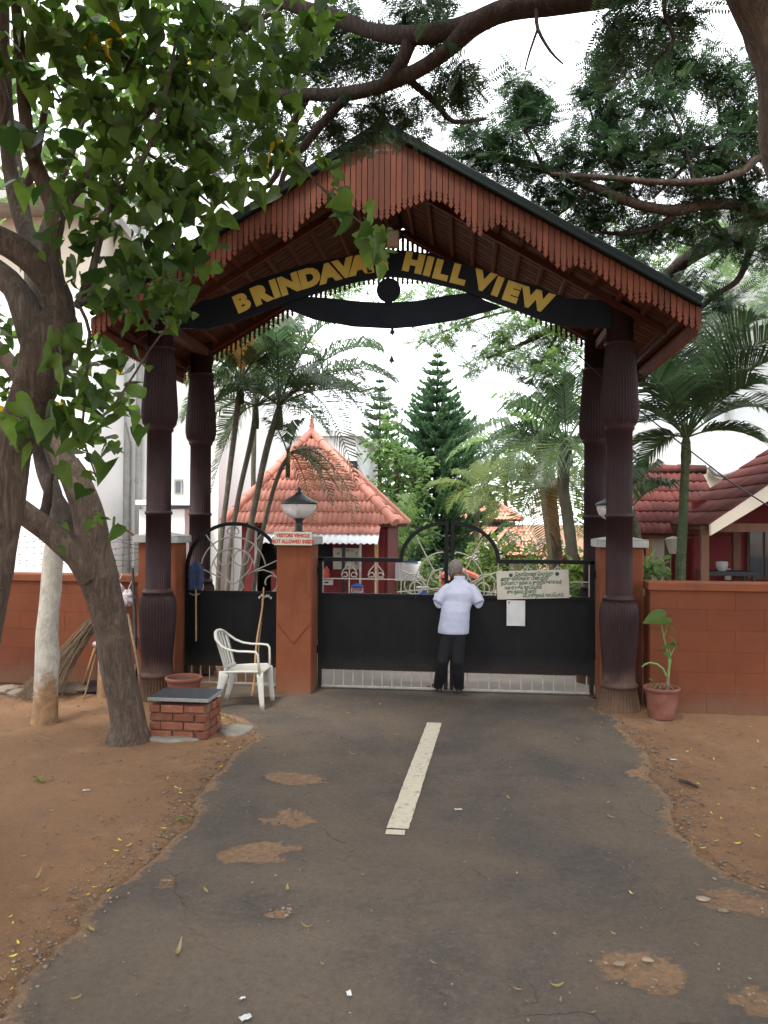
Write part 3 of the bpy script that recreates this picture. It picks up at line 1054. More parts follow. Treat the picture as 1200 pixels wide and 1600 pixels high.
# barbed wire over the wall on the chair's side
BW = thing('barbed_wire_fence', 'rusty angled posts strung with barbed wire along the orange wall top', 'fence', (-5, 9.88, 1.47))
for x in (-3.25, -5.2, -7.2, -9.2):
    MB().bar((x, 9.88, 1.46), (x, 9.88, 1.86), .035, .035).bar((x, 9.88, 1.85), (x - .28, 9.72, 2.08), .035, .03).build('post', M['rust'], BW)
mb = MB()
for k in range(6):
    z0 = 1.54 + k * .068
    off = 0 if z0 < 1.86 else (z0 - 1.86)
    pts = []
    for i in range(60):
        x = -9.2 + 6.0 * i / 59
        sag = .02 * math.sin(i * .53 + k) + .012 * math.sin(i * 1.7 + k * 2)
        pts.append((x - off * 1.1, 9.86 - off * .6, z0 + sag))
    mb.tube(pts, .0032, 4, smooth=False)
    for i in range(2, 59):
        q = Vector(pts[i])
        for j in range(3):
            d = Vector((random.uniform(-1, 1), random.uniform(-.5, .5), random.uniform(-1, 1))).normalized() * .018
            mb.tube([q - d, q + d], .002, 3, smooth=False)
mb.build('barbed_wire', M['wire'], BW, kind='stuff')
for x in np.arange(-8.9, -3.3, .55):
    MB().tube([(x, 9.86, 1.48), (x + .02, 9.86, 1.7), (x - .02, 9.83, 1.93)], .003, 4).build('tie_wire', M['wire'], BW)

GY = 9.93


def ftube(mb, pts, r=.008): return mb.tube(pts, r, 6)


def gate_leaf(label, xo, xi, s):
    """xo: hinge side x, xi: meeting side x, s = +1 if the meeting edge is to the right"""
    G = thing('gate_leaf', label, 'gate', ((xo + xi) / 2, GY, 0), 'black leaves of the main gate')
    lo, hi = min(xo, xi), max(xo, xi)
    zr, zp, zb = 1.645, 1.20, .27
    fr = MB()
    fr.box((xo, GY, .84), (.05, .05, 1.64), None, .004)
    fr.box((xi, GY, 1.085), (.05, .05, 2.11), None, .004)
    R = .57
    xa = xi - s * R
    fr.box(((xo + xa) / 2, GY, zr), (abs(xa - xo) + .05, .05, .05), None, .004)
    pts = [(xi - s * R * math.cos(t), GY, zr + (2.115 - zr) * math.sin(t)) for t in np.linspace(0, math.pi / 2, 16)]
    fr.rect_sweep(pts, .048, .048)
    fr.box(((lo + hi) / 2, GY, zp), (hi - lo, .045, .035))
    fr.box(((lo + hi) / 2, GY, zb), (hi - lo, .045, .035))
    fr.build('frame', M['gate_black'], G)
    w3 = (hi - lo - .05) / 3
    for k in range(3):
        MB().box((lo + .025 + w3 * (k + .5), GY + .004 + .003 * (k % 2), (zp + zb) / 2), (w3 + .014, .008, zp - zb - .01)).build('sheet_panel', M['gate_black'], G)
    n = 13
    for k in range(n):
        x = lo + .06 + (hi - lo - .12) * k / (n - 1)
        MB().box((x, GY, .145), (.014, .014, .235)).build('bottom_bar', M['gate_cream'], G)
    MB().box(((lo + hi) / 2, GY, .035), (hi - lo - .05, .03, .022)).build('bottom_rail', M['gate_cream'], G)
    MB().box(((xa + xo) / 2, GY, 1.40), (abs(xa - xo) - .04, .012, .014)).build('mid_rail', M['gate_cream'], G)
    for t in (0, .36, .69, 1.0):
        x = xo + (xa - xo) * t + (s * .035 if t == 0 else 0)
        MB().box((x, GY, 1.42), (.013, .013, .42)).build('upright_bar', M['gate_cream'], G)
    for t in (.36, .69):
        x = xo + (xa - xo) * t
        h = MB()
        for q in (-1, 1):
            pts = [(x, GY, 1.60), (x + q * .03, GY, 1.565), (x + q * .085, GY, 1.50), (x + q * .10, GY, 1.45), (x + q * .075, GY, 1.405)]
            ftube(h, pts)
            ftube(h, spiral((x + q * .052, GY, 1.445), .046, .018, -60 if q > 0 else 240, 330 if q > 0 else -150))
        h.build('heart_scroll', M['gate_cream'], G)
    # rays and rings in the quarter arch
    c = (xi - s * .04, GY, 1.30)
    f = (lambda a: 180 - a) if s > 0 else (lambda a: a)
    sc = MB()
    for r, rv in ((.20, .24), (.36, .45)):
        ftube(sc, arc(c, r, f(90), f(-16), 20, rv), .009)
    for a, r0, r1 in ((62, .24, .72), (22, .22, .62), (-6, .05, .58)):
        t = R_(f(a))
        ftube(sc, [(c[0] + r0 * math.cos(t), GY, c[2] + r0 * math.sin(t)), (c[0] + r1 * math.cos(t), GY, c[2] + r1 * math.sin(t))], .009)
    ftube(sc, spiral((xi - s * .41, GY, 1.335), .145, .115, f(20), f(380)), .009)
    ftube(sc, spiral((xi - s * .37, GY, 1.295), .10, .05, f(-60), f(250)), .008)
    ftube(sc, spiral((xi - s * .12, GY, 1.46), .09, .03, f(-90), f(330)), .008)
    ftube(sc, [(xi - s * .04, GY, 1.22), (xi - s * .22, GY, 1.30), (xi - s * .40, GY, 1.46)], .008)
    sc.build('scrollwork', M['gate_cream'], G)
    for z in (.5, 1.5):
        MB().lathe([(.016, -.05), (.016, .05)], (xo - s * .03, GY, z), 10).build('hinge', M['gate_black'], G)
    return G


gate_leaf('black sheet steel gate leaf beside the pillar with the lamp', -.905, .70, 1)
GR = gate_leaf('black sheet steel gate leaf carrying the Tamil notice board', 2.49, .775, -1)
MB().box((.62, GY - .04, 1.12), (.20, .02, .025)).build('latch_bolt', M['gate_black'], GR)

# side gate with its round-headed frame
SGT = thing('side_gate', 'narrow black pedestrian gate with round head and cream scrollwork', 'gate', (-2.04, GY, 0))
xa, xb = -2.68, -1.40
cx, rr_ = (xa + xb) / 2, (xb - xa) / 2 - .02
zs = 1.52
fr = MB()
fr.box((xa + .02, GY, .79), (.045, .045, 1.54)); fr.box((xb - .02, GY, .79), (.045, .045, 1.54))
pts = [(cx - rr_ * math.cos(t), GY, zs + .57 * math.sin(t)) for t in np.linspace(0, math.pi, 26)]
fr.rect_sweep(pts, .043, .043)
fr.box((cx, GY, 1.205), (xb - xa - .05, .04, .035)); fr.box((cx, GY, .27), (xb - xa - .05, .04, .035))
fr.build('frame', M['gate_black'], SGT)
for k in range(2):
    MB().box((xa + .045 + .595 * (k + .5), GY + .004 + .003 * k, .735), (.61, .008, .91)).build('sheet_panel', M['gate_black'], SGT)
for k in range(10):
    MB().box((xa + .09 + .12 * k, GY, .145), (.012, .012, .235)).build('bottom_bar', M['gate_cream'], SGT)
MB().box((cx, GY, .035), (xb - xa - .05, .03, .02)).build('bottom_rail', M['gate_cream'], SGT)
z5 = lambda u, v: at(280 + u / 5.4545, 790 + v / 5.4545, GY)
sc = MB()
C5 = z5(460, 560)
for r in (300, 200):
    rm = pxm(r / 5.4545, GY) * .98
    ftube(sc, arc((C5.x, GY, C5.z), rm, 12, 168, 26, rm * 1.02), .009)
ftube(sc, arc((C5.x - .005, GY, C5.z), pxm(200 / 5.4545, GY), 168, 205, 6), .009)
for a, c in (((220, 235), (325, 390)), ((700, 240), (598, 390)), ((185, 535), (450, 660)), ((842, 465), (655, 550)), ((463, 165), (460, 740)), ((655, 550), (560, 600))):
    ftube(sc, [z5(*a), z5(*c)], .009)
sc.build('ray_scrollwork', M['gate_cream'], SGT)
sc = MB()
for q in (-1, 1):
    c = z5(460 + q * 70, 445)
    ftube(sc, spiral((c.x, GY, c.z), .095, .10, 0 if q < 0 else 180, 330 if q < 0 else -150), .008)
    P = [(460 + q * 60, 380), (460 + q * 130, 400), (460 + q * 165, 470), (460 + q * 140, 550), (460 + q * 70, 620), (460, 670)]
    ftube(sc, [z5(*p) for p in P], .008)
    P = [(460, 670), (460 + q * 60, 640), (460 + q * 90, 690), (460 + q * 60, 735)] if q > 0 else [(460, 670), (400, 640)]
    ftube(sc, [z5(*p) for p in P], .008)
    c = z5(460 + q * 26, 222)
    ftube(sc, spiral((c.x, GY, c.z), .042, .02, 90, 90 - q * 330), .007)
    ftube(sc, [z5(460, 165), z5(460 + q * 40, 195), z5(460 + q * 52, 230)], .007)
c = z5(772, 660)
ftube(sc, spiral((c.x + .02, GY, c.z), .125, .075, -100, 200), .010)
ftube(sc, [z5(*p) for p in [(560, 600), (640, 560), (720, 548), (800, 575), (838, 620), (830, 700), (790, 740)]], .009)
c = z5(130, 690)
ftube(sc, spiral((c.x, GY, c.z), .12, .10, 60, -200), .010)
sc.build('heart_scrollwork', M['gate_cream'], SGT)
p = z5(735, 775)
mb = MB()
for i in range(6):
    mb.box((p.x - .07 + .03 * i, GY - .03, p.z + random.uniform(-.02, .02)), (.022, .02, .03), Matrix.Rotation(random.uniform(-.6, .6), 3, 'Y'))
mb.build('latch_wrapping', M['paper'], SGT)

# ---- Tamil notice hung on the gate, and the sheet of paper below it
p0, p1 = at(776, 893, GY - .035), at(889, 890, GY - .035)
q0, q1 = at(777, 937, GY - .035), at(889, 934, GY - .035)
ctr = (p0 + p1 + q0 + q1) / 4
rgt = (p1 - p0).normalized()
upv = Vector((-rgt.z, 0, rgt.x))
NB = thing('notice_board', 'hand painted cream board lettered in green Tamil tied to the gate leaf', 'sign', ctr)
Wd, Hd = (p1 - p0).length, (p0 - q0).length
rot = Matrix((rgt, Vector((0, 1, 0)), upv)).transposed()
MB().box(ctr, (Wd, .012, Hd), rot, .003).build('board', M['board_cream'], NB)
lines = [('ெகாேரானா ெதாற்று', .02, .125, .060), ('அரசு விதிகைள பின்பற்றி', -.10, .075, .060), ('நம்ேமாடு நம்ைம சுற்றியுள்ளவர்', -.02, .022, .060),
         ('கைளயும் காப்ேபாம்', -.12, -.035, .060), ('சுயநலம் இன்றி', -.14, -.088, .060), ('ெபாதுநலம் காப்ேபாம்', .12, -.138, .060)]
for s_, dx, dz, sz in lines:
    text_obj(s_, sz, M['ink_green'], NB, ctr + rgt * dx + upv * (dz + .003) + Vector((0, -.0075, 0)), rgt, upv, .0014, .0008, sx=.70)
for dx in (-.265, .30):
    disc = [(math.cos(2 * math.pi * k / 18) * .024, math.sin(2 * math.pi * k / 18) * .024) for k in range(18)]
    MB().prism(disc, ctr + rgt * dx + upv * .125 + Vector((0, -.0085, 0)), rgt, upv, (0, 1, 0), .003).build('dot', M['ink_green'], NB)
for dx in (-.42, .42):
    mb = MB()
    a = ctr + rgt * dx + upv * (Hd / 2 - .01)
    mb.tube([a + Vector((0, -.01, 0)), a + Vector((0, .0, .03)), Vector((a.x, GY - .03, 1.625))], .003, 5)
    mb.build('tie_cord', M['gate_cream'], NB)
c = at(806, 958, GY - .034)
PN = thing('paper_notice', 'white sheet of paper stuck on the black gate under the Tamil board', 'paper', c)
MB().box(c, (pxm(28, GY), .003, pxm(39, GY)), None).build('sheet', M['paper'], PN)
MB().box(c + Vector((-.085, -.003, .13)), (.012, .002, .03), Matrix.Rotation(.3, 3, 'Y')).build('tape', M['ink_black'], PN)

# ---- mop hung over the side gate
c = at(306, 893, GY - .06)
MP = thing('mop', 'blue string mop hung head up at the side gate hinge post', 'mop', c)
mb = MB()
for i in range(190):
    a = random.uniform(0, 2 * math.pi); r = .10 * math.sqrt(random.random())
    x, y = r * math.cos(a), r * math.sin(a) * .6
    top = c + Vector((x * .5, y * .5, .135 - abs(x) * .4))
    mb.tube([c + Vector((0, 0, .12)), top, c + Vector((x * 1.05, y * 1.05, .03)), c + Vector((x * 1.0 + random.uniform(-.02, .02), y, -.07 - .17 * random.random()))], .0055, 3, smooth=False)
mb.build('strands', M['mop_blue'], MP, kind='stuff')
MB().tube([c + Vector((0, 0, .11)), c + Vector((.005, .02, -.9))], .012, 8).build('handle', M['cane'], MP)

# ---- canes leaning on the side gate behind the chair
for (u0, v0, Ya, u1, v1, r, lab) in ((412, 918, GY - .05, 393, 1088, .013, 'bent tan cane leaning on the side gate, thickest of the two'),
                                    (409, 935, GY - .06, 402, 1090, .008, 'thin grey stick leaning on the side gate behind the white chair')):
    a, e = at(u0, v0, Ya), gnd(u1, v1, .012)
    pts = [a + (e - a) * t + Vector((.012 * math.sin(t * 9), 0, 0)) for t in np.linspace(0, 1, 12)]
    o = MB().tube(pts, [r * (.8 + .3 * (i / 11)) for i in range(12)], 8).build('cane', M['cane'] if r > .01 else M['straw'])
    tag(o, lab, 'stick', 'sticks leaning on the side gate')

# ================================================================== CHAIR
def plastic_chair(loc):
    """monobloc: +x is forward"""
    T = thing('plastic_chair', 'white plastic garden armchair beside the brick box facing the pillar', 'chair', loc)
    L = Vector(loc)
    w = .23     # half width at the seat
    S = MB()
    n = 12
    vs = []
    for side in (0, 1):
        for i in range(n + 1):
            t = i / n
            x = -.20 + .44 * t
            for j in range(9):
                q = -1 + j / 4
                hw = w * (1 - .10 * (1 - t)) * (1 if t < .9 else 1 - .15 * ((t - .9) / .1) ** 2)
                z = .41 + .028 * t - .014 * math.cos(q * 1.4) * math.sin(min(1, t * 1.1) * math.pi) - (.03 * ((t - .86) / .14) ** 2 if t > .86 else 0)
                vs.append(L + Vector((x, q * hw, z - side * .012)))
    m_ = (n + 1) * 9
    fs = []
    for side in (0, 1):
        for i in range(n):
            for j in range(8):
                a = side * m_ + i * 9 + j
                fs.append((a, a + 1, a + 10, a + 9) if side == 0 else (a, a + 9, a + 10, a + 1))
    S.add(vs, fs, True)
    rim = [L + Vector((.24, q, .405)) for q in np.linspace(-w, w, 9)]
    S.tube([L + Vector((-.20, -w * .9, .402)), L + Vector((.0, -w * .96, .418)), L + Vector((.2, -w, .425)), L + Vector((.242, -w * .93, .40))] + rim[1:-1] +
           [L + Vector((.242, w * .93, .40)), L + Vector((.2, w, .425)), L + Vector((.0, w * .96, .418)), L + Vector((-.20, w * .9, .402))], .016, 8)
    S.build('seat', M['plastic_white'], T)
    for sy in (-1, 1):
        for name, top, bot, wt, wb in (('leg', (.225, .215), (.265, .235), .05, .034), ('leg', (-.185, .20), (-.30, .235), .05, .034)):
            lg = MB()
            rings = []
            for t in np.linspace(0, 1, 7):
                x = top[0] + (bot[0] - top[0]) * (t if bot[0] > 0 else t ** 1.25)
                y = sy * (top[1] + (bot[1] - top[1]) * t)
                hw = wt + (wb - wt) * t
                if bot[0] < 0: hw += .028 * (1 - t) ** 2
                rings.append((L + Vector((x, y, .415 * (1 - t))), (hw * .80, 0, 0), (0, .020 - .006 * t, 0)))
            lg.ering(rings, 12)
            lg.build('leg', M['plastic_white'], T)
        # arm: sweeps down from the back's top rail to the front post
        P = [(-.335, 0, .845), (-.33, sy * .08, .84), (-.31, sy * .16, .815), (-.27, sy * .222, .765), (-.20, sy * .262, .705), (-.11, sy * .275, .668), (0, sy * .278, .655), (.12, sy * .276, .655), (.19, sy * .268, .650), (.215, sy * .262, .62), (.222, sy * .255, .52), (.228, sy * .228, .40)]
        wd = [.020, .020, .021, .024, .028, .028, .028, .028, .026, .024, .022, .024]
        rg = []
        for i, p_ in enumerate(P):
            a, c = Vector(P[max(i - 1, 0)]), Vector(P[min(i + 1, len(P) - 1)])
            t = (c - a).normalized()
            side = Vector((0, 1, 0)) - t * t.y
            if side.length < .3: side = Vector((1, 0, 0)) - t * t.x
            side.normalize()
            if side.dot(Vector((0, 1, 0))) < 0 and abs(side.y) > .3: side = -side
            nn = t.cross(side)
            rg.append((L + Vector(p_), side * wd[i], nn * .013))
        MB().ering(rg, 10).build('arm', M['plastic_white'], T)
    # back: curved slats between the seat and the hooped top rail
    def back_pt(q, t):
        # q across -1..1, t up 0..1
        top = .845 - .075 * abs(q) ** 2.4
        z = .42 + (top - .42) * t
        x = -.20 - .135 * t ** 1.1 + .055 * q * q * (.4 + .6 * t)
        y = q * (.195 + .025 * t)
        return L + Vector((x, y, z))
    for qc, hw in ((-.88, .12), (-.52, .10), (-.18, .10), (.18, .10), (.52, .10), (.88, .12)):
        b_ = MB()
        vs, fs = [], []
        for sd in (0, 1):
            for i in range(9):
                for q in (qc - hw, qc + hw):
                    vs.append(back_pt(q, i / 8) + Vector((-.010 * sd, 0, 0)))
        for i in range(8):
            a = 2 * i
            fs += [(a, a + 1, a + 3, a + 2), (18 + a, 18 + a + 2, 18 + a + 3, 18 + a + 1), (a, a + 2, 18 + a + 2, 18 + a), (a + 1, 18 + a + 1, 18 + a + 3, a + 3)]
        b_.add(vs, fs, True)
        b_.build('back_slat', M['plastic_white'], T)
    b_ = MB()
    b_.tube([back_pt(q, 1.0) for q in np.linspace(-1, 1, 15)], .018, 8)
    b_.build('top_rail', M['plastic_white'], T)
    b_ = MB()
    b_.tube([back_pt(q, .04) for q in np.linspace(-1, 1, 9)], .014, 8)
    b_.build('lower_rail', M['plastic_white'], T)
    return T


chg = gnd(374, 1109)
plastic_chair((chg.x, chg.y + .23, .008))

# ================================================================== BRICK BOX WITH STONE SLAB
bx0, bx1, by0, by1 = -2.12, -1.535, 7.42, 7.86
BB = thing('brick_box', 'low box of loose laid bricks under a dark stone slab beside the leaning tree', 'brick box', ((bx0 + bx1) / 2, (by0 + by1) / 2, 0))
MB().box(((bx0 + bx1) / 2, (by0 + by1) / 2, .15), (bx1 - bx0 - .06, by1 - by0 - .06, .34)).build('mortar_core', M['mortar'], BB)
bme = [MB().box((0, 0, 0), (.225, .10, .073), None, .007).mesh('brick'), MB().box((0, 0, 0), (.205, .10, .07), None, .009).mesh('brick'), MB().box((0, 0, 0), (.105, .10, .073), None, .008).mesh('brick')]
for me_ in bme: me_.materials.append(M['brick'])
rb = random.Random(4)
for k in range(4):
    z = .043 + k * .083
    runs = (((0, .115), (1, .34), (2, .525)) if k % 2 == 0 else ((2, .055), (0, .23), (1, .45)))
    for yy, off in ((by0 + .05, 0), (by1 - .05, .01)):
        for bi, dx in runs:
            link('brick', bme[bi], None, BB, (bx0 + dx + off + rb.uniform(-.006, .006), yy + rb.uniform(-.008, .008), z), (rb.uniform(-.012, .012), rb.uniform(-.012, .012), rb.uniform(-.03, .03)))
    for xx in (bx1 - .05, bx0 + .05):
        for dy in ((.20, .34) if k % 2 else (.17,)):
            link('brick', bme[2 if k % 2 else 1], None, BB, (xx + rb.uniform(-.006, .006), by0 + dy + .04, z), (rb.uniform(-.012, .012), 0, math.pi / 2 + rb.uniform(-.03, .03)))
sl = MB().box(((bx0 + bx1) / 2 + .0, (by0 + by1) / 2, .385), (bx1 - bx0 + .03, by1 - by0 + .03, .035), None, .004)
sl.build('slab', M['granite_edge'], BB)
MB().box(((bx0 + bx1) / 2, (by0 + by1) / 2, .4045), (bx1 - bx0 + .016, by1 - by0 + .016, .003)).build('slab_face', M['granite'], BB)


def blob(name, c, rx_, ry_, z, mat_, kind=None, n=40, seed=0, thick=.012, amp=.25):
    pts = []
    for k in range(n):
        a = 2 * math.pi * k / n
        q = 1 + amp * mnoise.noise(Vector((math.cos(a) * 1.7 + seed, math.sin(a) * 1.7, seed))) + amp * .4 * mnoise.noise(Vector((math.cos(a) * 6 + seed, math.sin(a) * 6, seed)))
        pts.append((c[0] + rx_ * q * math.cos(a), c[1] + ry_ * q * math.sin(a)))
    mb = MB()
    top = [(x, y, z + thick) for x, y in pts]
    inn = [(c[0] + (x - c[0]) * .8, c[1] + (y - c[1]) * .8, z + thick * 1.25) for x, y in pts]
    bot = [(c[0] + (x - c[0]) * 1.03, c[1] + (y - c[1]) * 1.03, z - .03) for x, y in pts]
    mb.add(bot + top + inn + [(c[0], c[1], z + thick * 1.4)], [(i, (i + 1) % n, n + (i + 1) % n, n + i) for i in range(n)] + [(n + i, n + (i + 1) % n, 2 * n + (i + 1) % n, 2 * n + i) for i in range(n)] + [(2 * n + i, 2 * n + (i + 1) % n, 3 * n) for i in range(n)], True)
    o = mb.build(name, mat_)
    if kind: o['kind'] = kind
    return o


g = gnd(368, 1141)
tag(blob('cement_spill', g, .17, .20, .006, M['cement'], seed=3), 'flat pale splash of hardened cement on the road edge by the bricks', 'cement')
g = gnd(265, 1157)
tag(blob('cement_spill', g, .26, .09, .004, M['cement'], seed=8, thick=.02), 'lumpy cement footing along the front of the brick box', 'cement')

# ================================================================== POTS
def pot(name, label, c, r, h, swirl=.0, mat_=None, rim=.03):
    T = thing(name, label, 'flower pot', c)
    prof = [(r * .70, 0), (r * .74, h * .1), (r * .86, h * .5), (r * .93, h * .80), (r * .97, h * .86)]
    n = 96
    vs, fs = [], []
    Z = np.linspace(0, h * .86, 22)
    for z in Z:
        q = float(np.interp(z, [b_ for _, b_ in prof], [a for a, _ in prof]))
        for k in range(n):
            a = 2 * math.pi * k / n
            w = math.sin(3 * a - z * 22) if swirl else 0
            f = 1 + swirl * (abs(w) ** .5 * (1 if w > 0 else -1)) * math.sin(math.pi * z / (h * .86)) ** .3 if swirl else 1
            vs.append((c[0] + q * f * math.cos(a), c[1] + q * f * math.sin(a), c[2] + z))
    for i in range(len(Z) - 1):
        for k in range(n):
            k2 = (k + 1) % n
            fs.append((i * n + k, i * n + k2, (i + 1) * n + k2, (i + 1) * n + k))
    fs.append(tuple(range(n))[::-1])
    MB().add(vs, fs, True).build('body', mat_ or M['terracotta'], T)
    MB().lathe([(r * .95, h * .85), (r * 1.0, h * .87), (r * 1.06, h * .93), (r * 1.06, h * .985), (r * 1.02, h), (r * .93, h), (r * .90, h * .96), (r * .88, h * .80)], c, 48, caps=False).build('rim', mat_ or M['terracotta'], T)
    MB().lathe([(r * .89, h * .86), (r * .5, h * .89), (0, h * .90)], c, 24, caps=False).build('soil', M['soil'], T)
    return T


pc = Vector((3.08, 8.90, .004))
pot('flower_pot', 'swirl ribbed terracotta pot holding a tall big leaved plant by the wall', pc, .185, .345, .035)
lp = gnd(292, 1092)
pot('flower_pot', 'wide red terracotta pot half hidden behind the brick box', Vector((-2.26, 8.75, .0)), .20, .34, .0)

# the plant: arrow-leaved, long stalks
def big_leaf(c, direction, normal, L, W, cup=.15, n=7):
    """arrow / heart shaped blade, base at c, pointing along direction; returns verts, quads"""
    d = Vector(direction).normalized()
    nn = Vector(normal); nn = (nn - d * nn.dot(d)).normalized()
    s = d.cross(nn)
    prof = [(-.16, .30), (-.05, .44), (.12, .50), (.32, .46), (.55, .36), (.78, .2), (1.0, .02)][:n]
    vs, fs = [], []
    for t, w in prof:
        base = Vector(c) + d * (L * t) + nn * (-cup * L * (t - .2) ** 2)
        lobe = 0
        for q in (-1, -.5, 0, .5, 1):
            x = base + s * (q * W * w) + nn * (cup * W * abs(q) ** 1.5 * w)
            if t < 0 and abs(q) < .3: x = Vector(c) + d * (L * .02)
            vs.append(x)
    for i in range(len(prof) - 1):
        for k in range(4):
            a = i * 5 + k
            fs.append((a, a + 1, a + 6, a + 5))
    return vs, fs


PL = thing('potted_plant', 'leggy green plant with one big arrow leaf growing in the swirl pot', 'plant', pc + Vector((0, 0, .30)))
Yp = pc.y
zz_ = lambda u, v: at(900 + u / 5.4545, 880 + v / 5.4545, Yp)
mb = MB()
mb.tube([zz_(775, 1120), zz_(780, 1050), zz_(785, 960)], [.03, .024, .018], 10)
mb.build('stem_base', M['straw'], PL)
for P, r in (([(785, 970), (795, 860), (790, 800), (765, 700), (745, 610), (728, 520)], (.016, .015, .012, .009, .008, .007)),
             ([(770, 960), (740, 900), (690, 860), (630, 848), (590, 860), (562, 885)], (.014, .013, .012, .011, .010, .009)),
             ([(790, 900), (805, 830), (800, 760), (795, 720)], (.014, .012, .008, .006)),
             ([(800, 800), (830, 740), (845, 690)], (.009, .007, .005)),
             ([(745, 640), (770, 570), (775, 520)], (.007, .005, .004))):
    mb = MB()
    mb.tube([zz_(*p) for p in P], r, 8)
    mb.build('stalk', M['stem_green'], PL)
for (u, v, d, nn, L, W) in ((760, 455, (-1, -.25, -.22), (.05, -.55, .85), .26, .25), (765, 520, (.75, -.2, -.45), (.5, -.3, .8), .13, .06),
                            (850, 690, (-.5, -.3, .75), (.7, -.5, .4), .12, .06), (840, 695, (-1, -.2, -.1), (0, -.5, .8), .16, .075), (760, 755, (.5, -.3, -.6), (-.4, -.7, .5), .10, .055), (700, 1040, (-.7, -.3, .2), (0, -.5, .8), .09, .05), (650, 995, (-.7, -.2, .3), (0, -.6, .8), .05, .03)):
    o = MB().add(*big_leaf(zz_(u, v), d, nn, L, W), True).build('leaf', M['leaf_big'], PL, recalc=False)
    a_ = o.data.attributes.new('rnd', 'FLOAT', 'POINT')
    a_.data.foreach_set('value', [.75] * len(o.data.vertices))
mb = MB()
for i in range(9):
    a = random.uniform(0, 6.28)
    mb.tube([pc + Vector((0, 0, .31)), pc + Vector((.06 * math.cos(a), .06 * math.sin(a), .37)), pc + Vector((.12 * math.cos(a), .12 * math.sin(a), .33))], .005, 4)
mb.build('dry_stalk', M['straw'], PL)

# ================================================================== CLUTTER UNDER THE LEFT WALL
# palm-rib broom
BR = thing('palm_broom', 'grey bundle of dry palm ribs leaning behind the whitewashed trunk', 'broom', gnd(60, 1085))
mb = MB()
for i in range(130):
    t = random.random()
    hd = at(140 + random.uniform(-6, 8), 972 + random.uniform(-6, 16), 9.55)
    e = gnd(20 + 80 * t, 1080 + 14 * random.random(), .03)
    e = Vector((e.x, e.y, .02 + .25 * t * random.random()))
    mid = (hd + e) / 2 + Vector((0, -.06, -.05 * random.random()))
    mb.tube([hd, mid, e], .006, 3, smooth=False)
mb.build('palm_rib', M['straw'], BR, kind='stuff')
# shovel
a, e = at(150, 1008, 9.45), gnd(128, 1074, .06)
SH = thing('shovel', 'shovel with pale wooden handle and dark blade behind the leaning trunk', 'shovel', e)
MB().tube([a, (a + e) / 2, e], .017, 10).build('handle', M['cane'], SH)
mb = MB()
bp = [gnd(120, 1082, .02), gnd(130, 1066, .05), gnd(152, 1062, .05), gnd(152, 1082, .02)]
n_ = Vector((0, -.3, 1)).normalized() * .012
mb.add(bp + [q + n_ for q in bp], [(0, 3, 2, 1), (4, 5, 6, 7), (0, 1, 5, 4), (1, 2, 6, 5), (2, 3, 7, 6), (3, 0, 4, 7)])
mb.build('blade', M['metal_dark'], SH)
MB().lathe([(.03, -.02), (.045, 0), (.04, .03), (.02, .045), (0, .05)], a, 12).build('grip', M['bag'], SH)
e2 = gnd(131, 1092, .01)
o = MB().tube([at(152, 1015, 9.5), (at(152, 1015, 9.5) + e2) / 2, e2], .010, 8).build('stick', M['straw'])
tag(o, 'thin dark stick leaning beside the shovel behind the trunk', 'stick')
# poles leaning by the left column
for i, (u0, v0, u1, v1, r, k, lab) in enumerate(((207, 888, 213, 1082, .020, 'metal_dark', 'dark upright pipe leaning on the wall beside the left column'),
                                                (200, 960, 224, 1092, .018, 'straw', 'grey wooden pole slanting beside the left column'),
                                                (213, 995, 208, 1088, .014, 'rust', 'short rusty rod leaning against the dark upright pipe'))):
    a, e = at(u0, v0, 9.62), gnd(u1, v1, .01)
    o = MB().tube([a, (a + e) / 2 + Vector((.01, 0, 0)), e], r, 8).build('pole', M[k])
    tag(o, lab, 'pole')
# plastic bags hung at the wall top
for (u, v, r, lab) in ((184, 921, .075, 'white plastic bag hung high on the wall beside the leaning trunk'), (199, 934, .085, 'crumpled pinkish plastic bag hung beside the left column')):
    c = at(u, v, 9.6)
    vs, fs = [], []
    n, m2 = 14, 9
    for i in range(m2):
        for k in range(n):
            th, ph = math.pi * i / (m2 - 1), 2 * math.pi * k / n
            d = Vector((math.sin(th) * math.cos(ph), math.sin(th) * math.sin(ph) * .6, math.cos(th) * 1.2))
            q = 1 + .5 * mnoise.noise(d * 2.6 + Vector((u, 0, 0)))
            vs.append(c + d * r * q)
    for i in range(m2 - 1):
        for k in range(n):
            fs.append((i * n + k, i * n + (k + 1) % n, (i + 1) * n + (k + 1) % n, (i + 1) * n + k))
    mb = MB().add(vs, fs)
    mb.tube([c + Vector((0, 0, r)), c + Vector((.02, .08, r + .12))], .006, 5)
    tag(mb.build('plastic_bag', M['bag']), lab, 'bag', 'plastic bags hung beside the left column')
# stump post behind the leaning trunk
c = gnd(158, 1090)
o = MB().lathe([(.075, -.03), (.07, .1), (.062, .35), (.06, .62), (.05, .66), (0, .66)], (c.x, c.y + .05, 0), 14).build('wooden_stump', M['whitewash'])
tag(o, 'short ochre stained stump just behind the leaning trunk', 'stump')


def rock(name, c, r, seed, mat_=None, sq=(1, 1, .6)):
    bm = bmesh.new()
    bmesh.ops.create_icosphere(bm, subdivisions=2, radius=1)
    for v_ in bm.verts:
        d = v_.co.copy()
        q = 1 + .35 * mnoise.noise(d * 1.4 + Vector((seed * 3.1, 0, 0)))
        v_.co = Vector((d.x * sq[0], d.y * sq[1], d.z * sq[2])) * r * q + Vector(c)
    me = bpy.data.meshes.new(name)
    bm.to_mesh(me); bm.free()
    return link(name, me, mat_ or M['stone'])


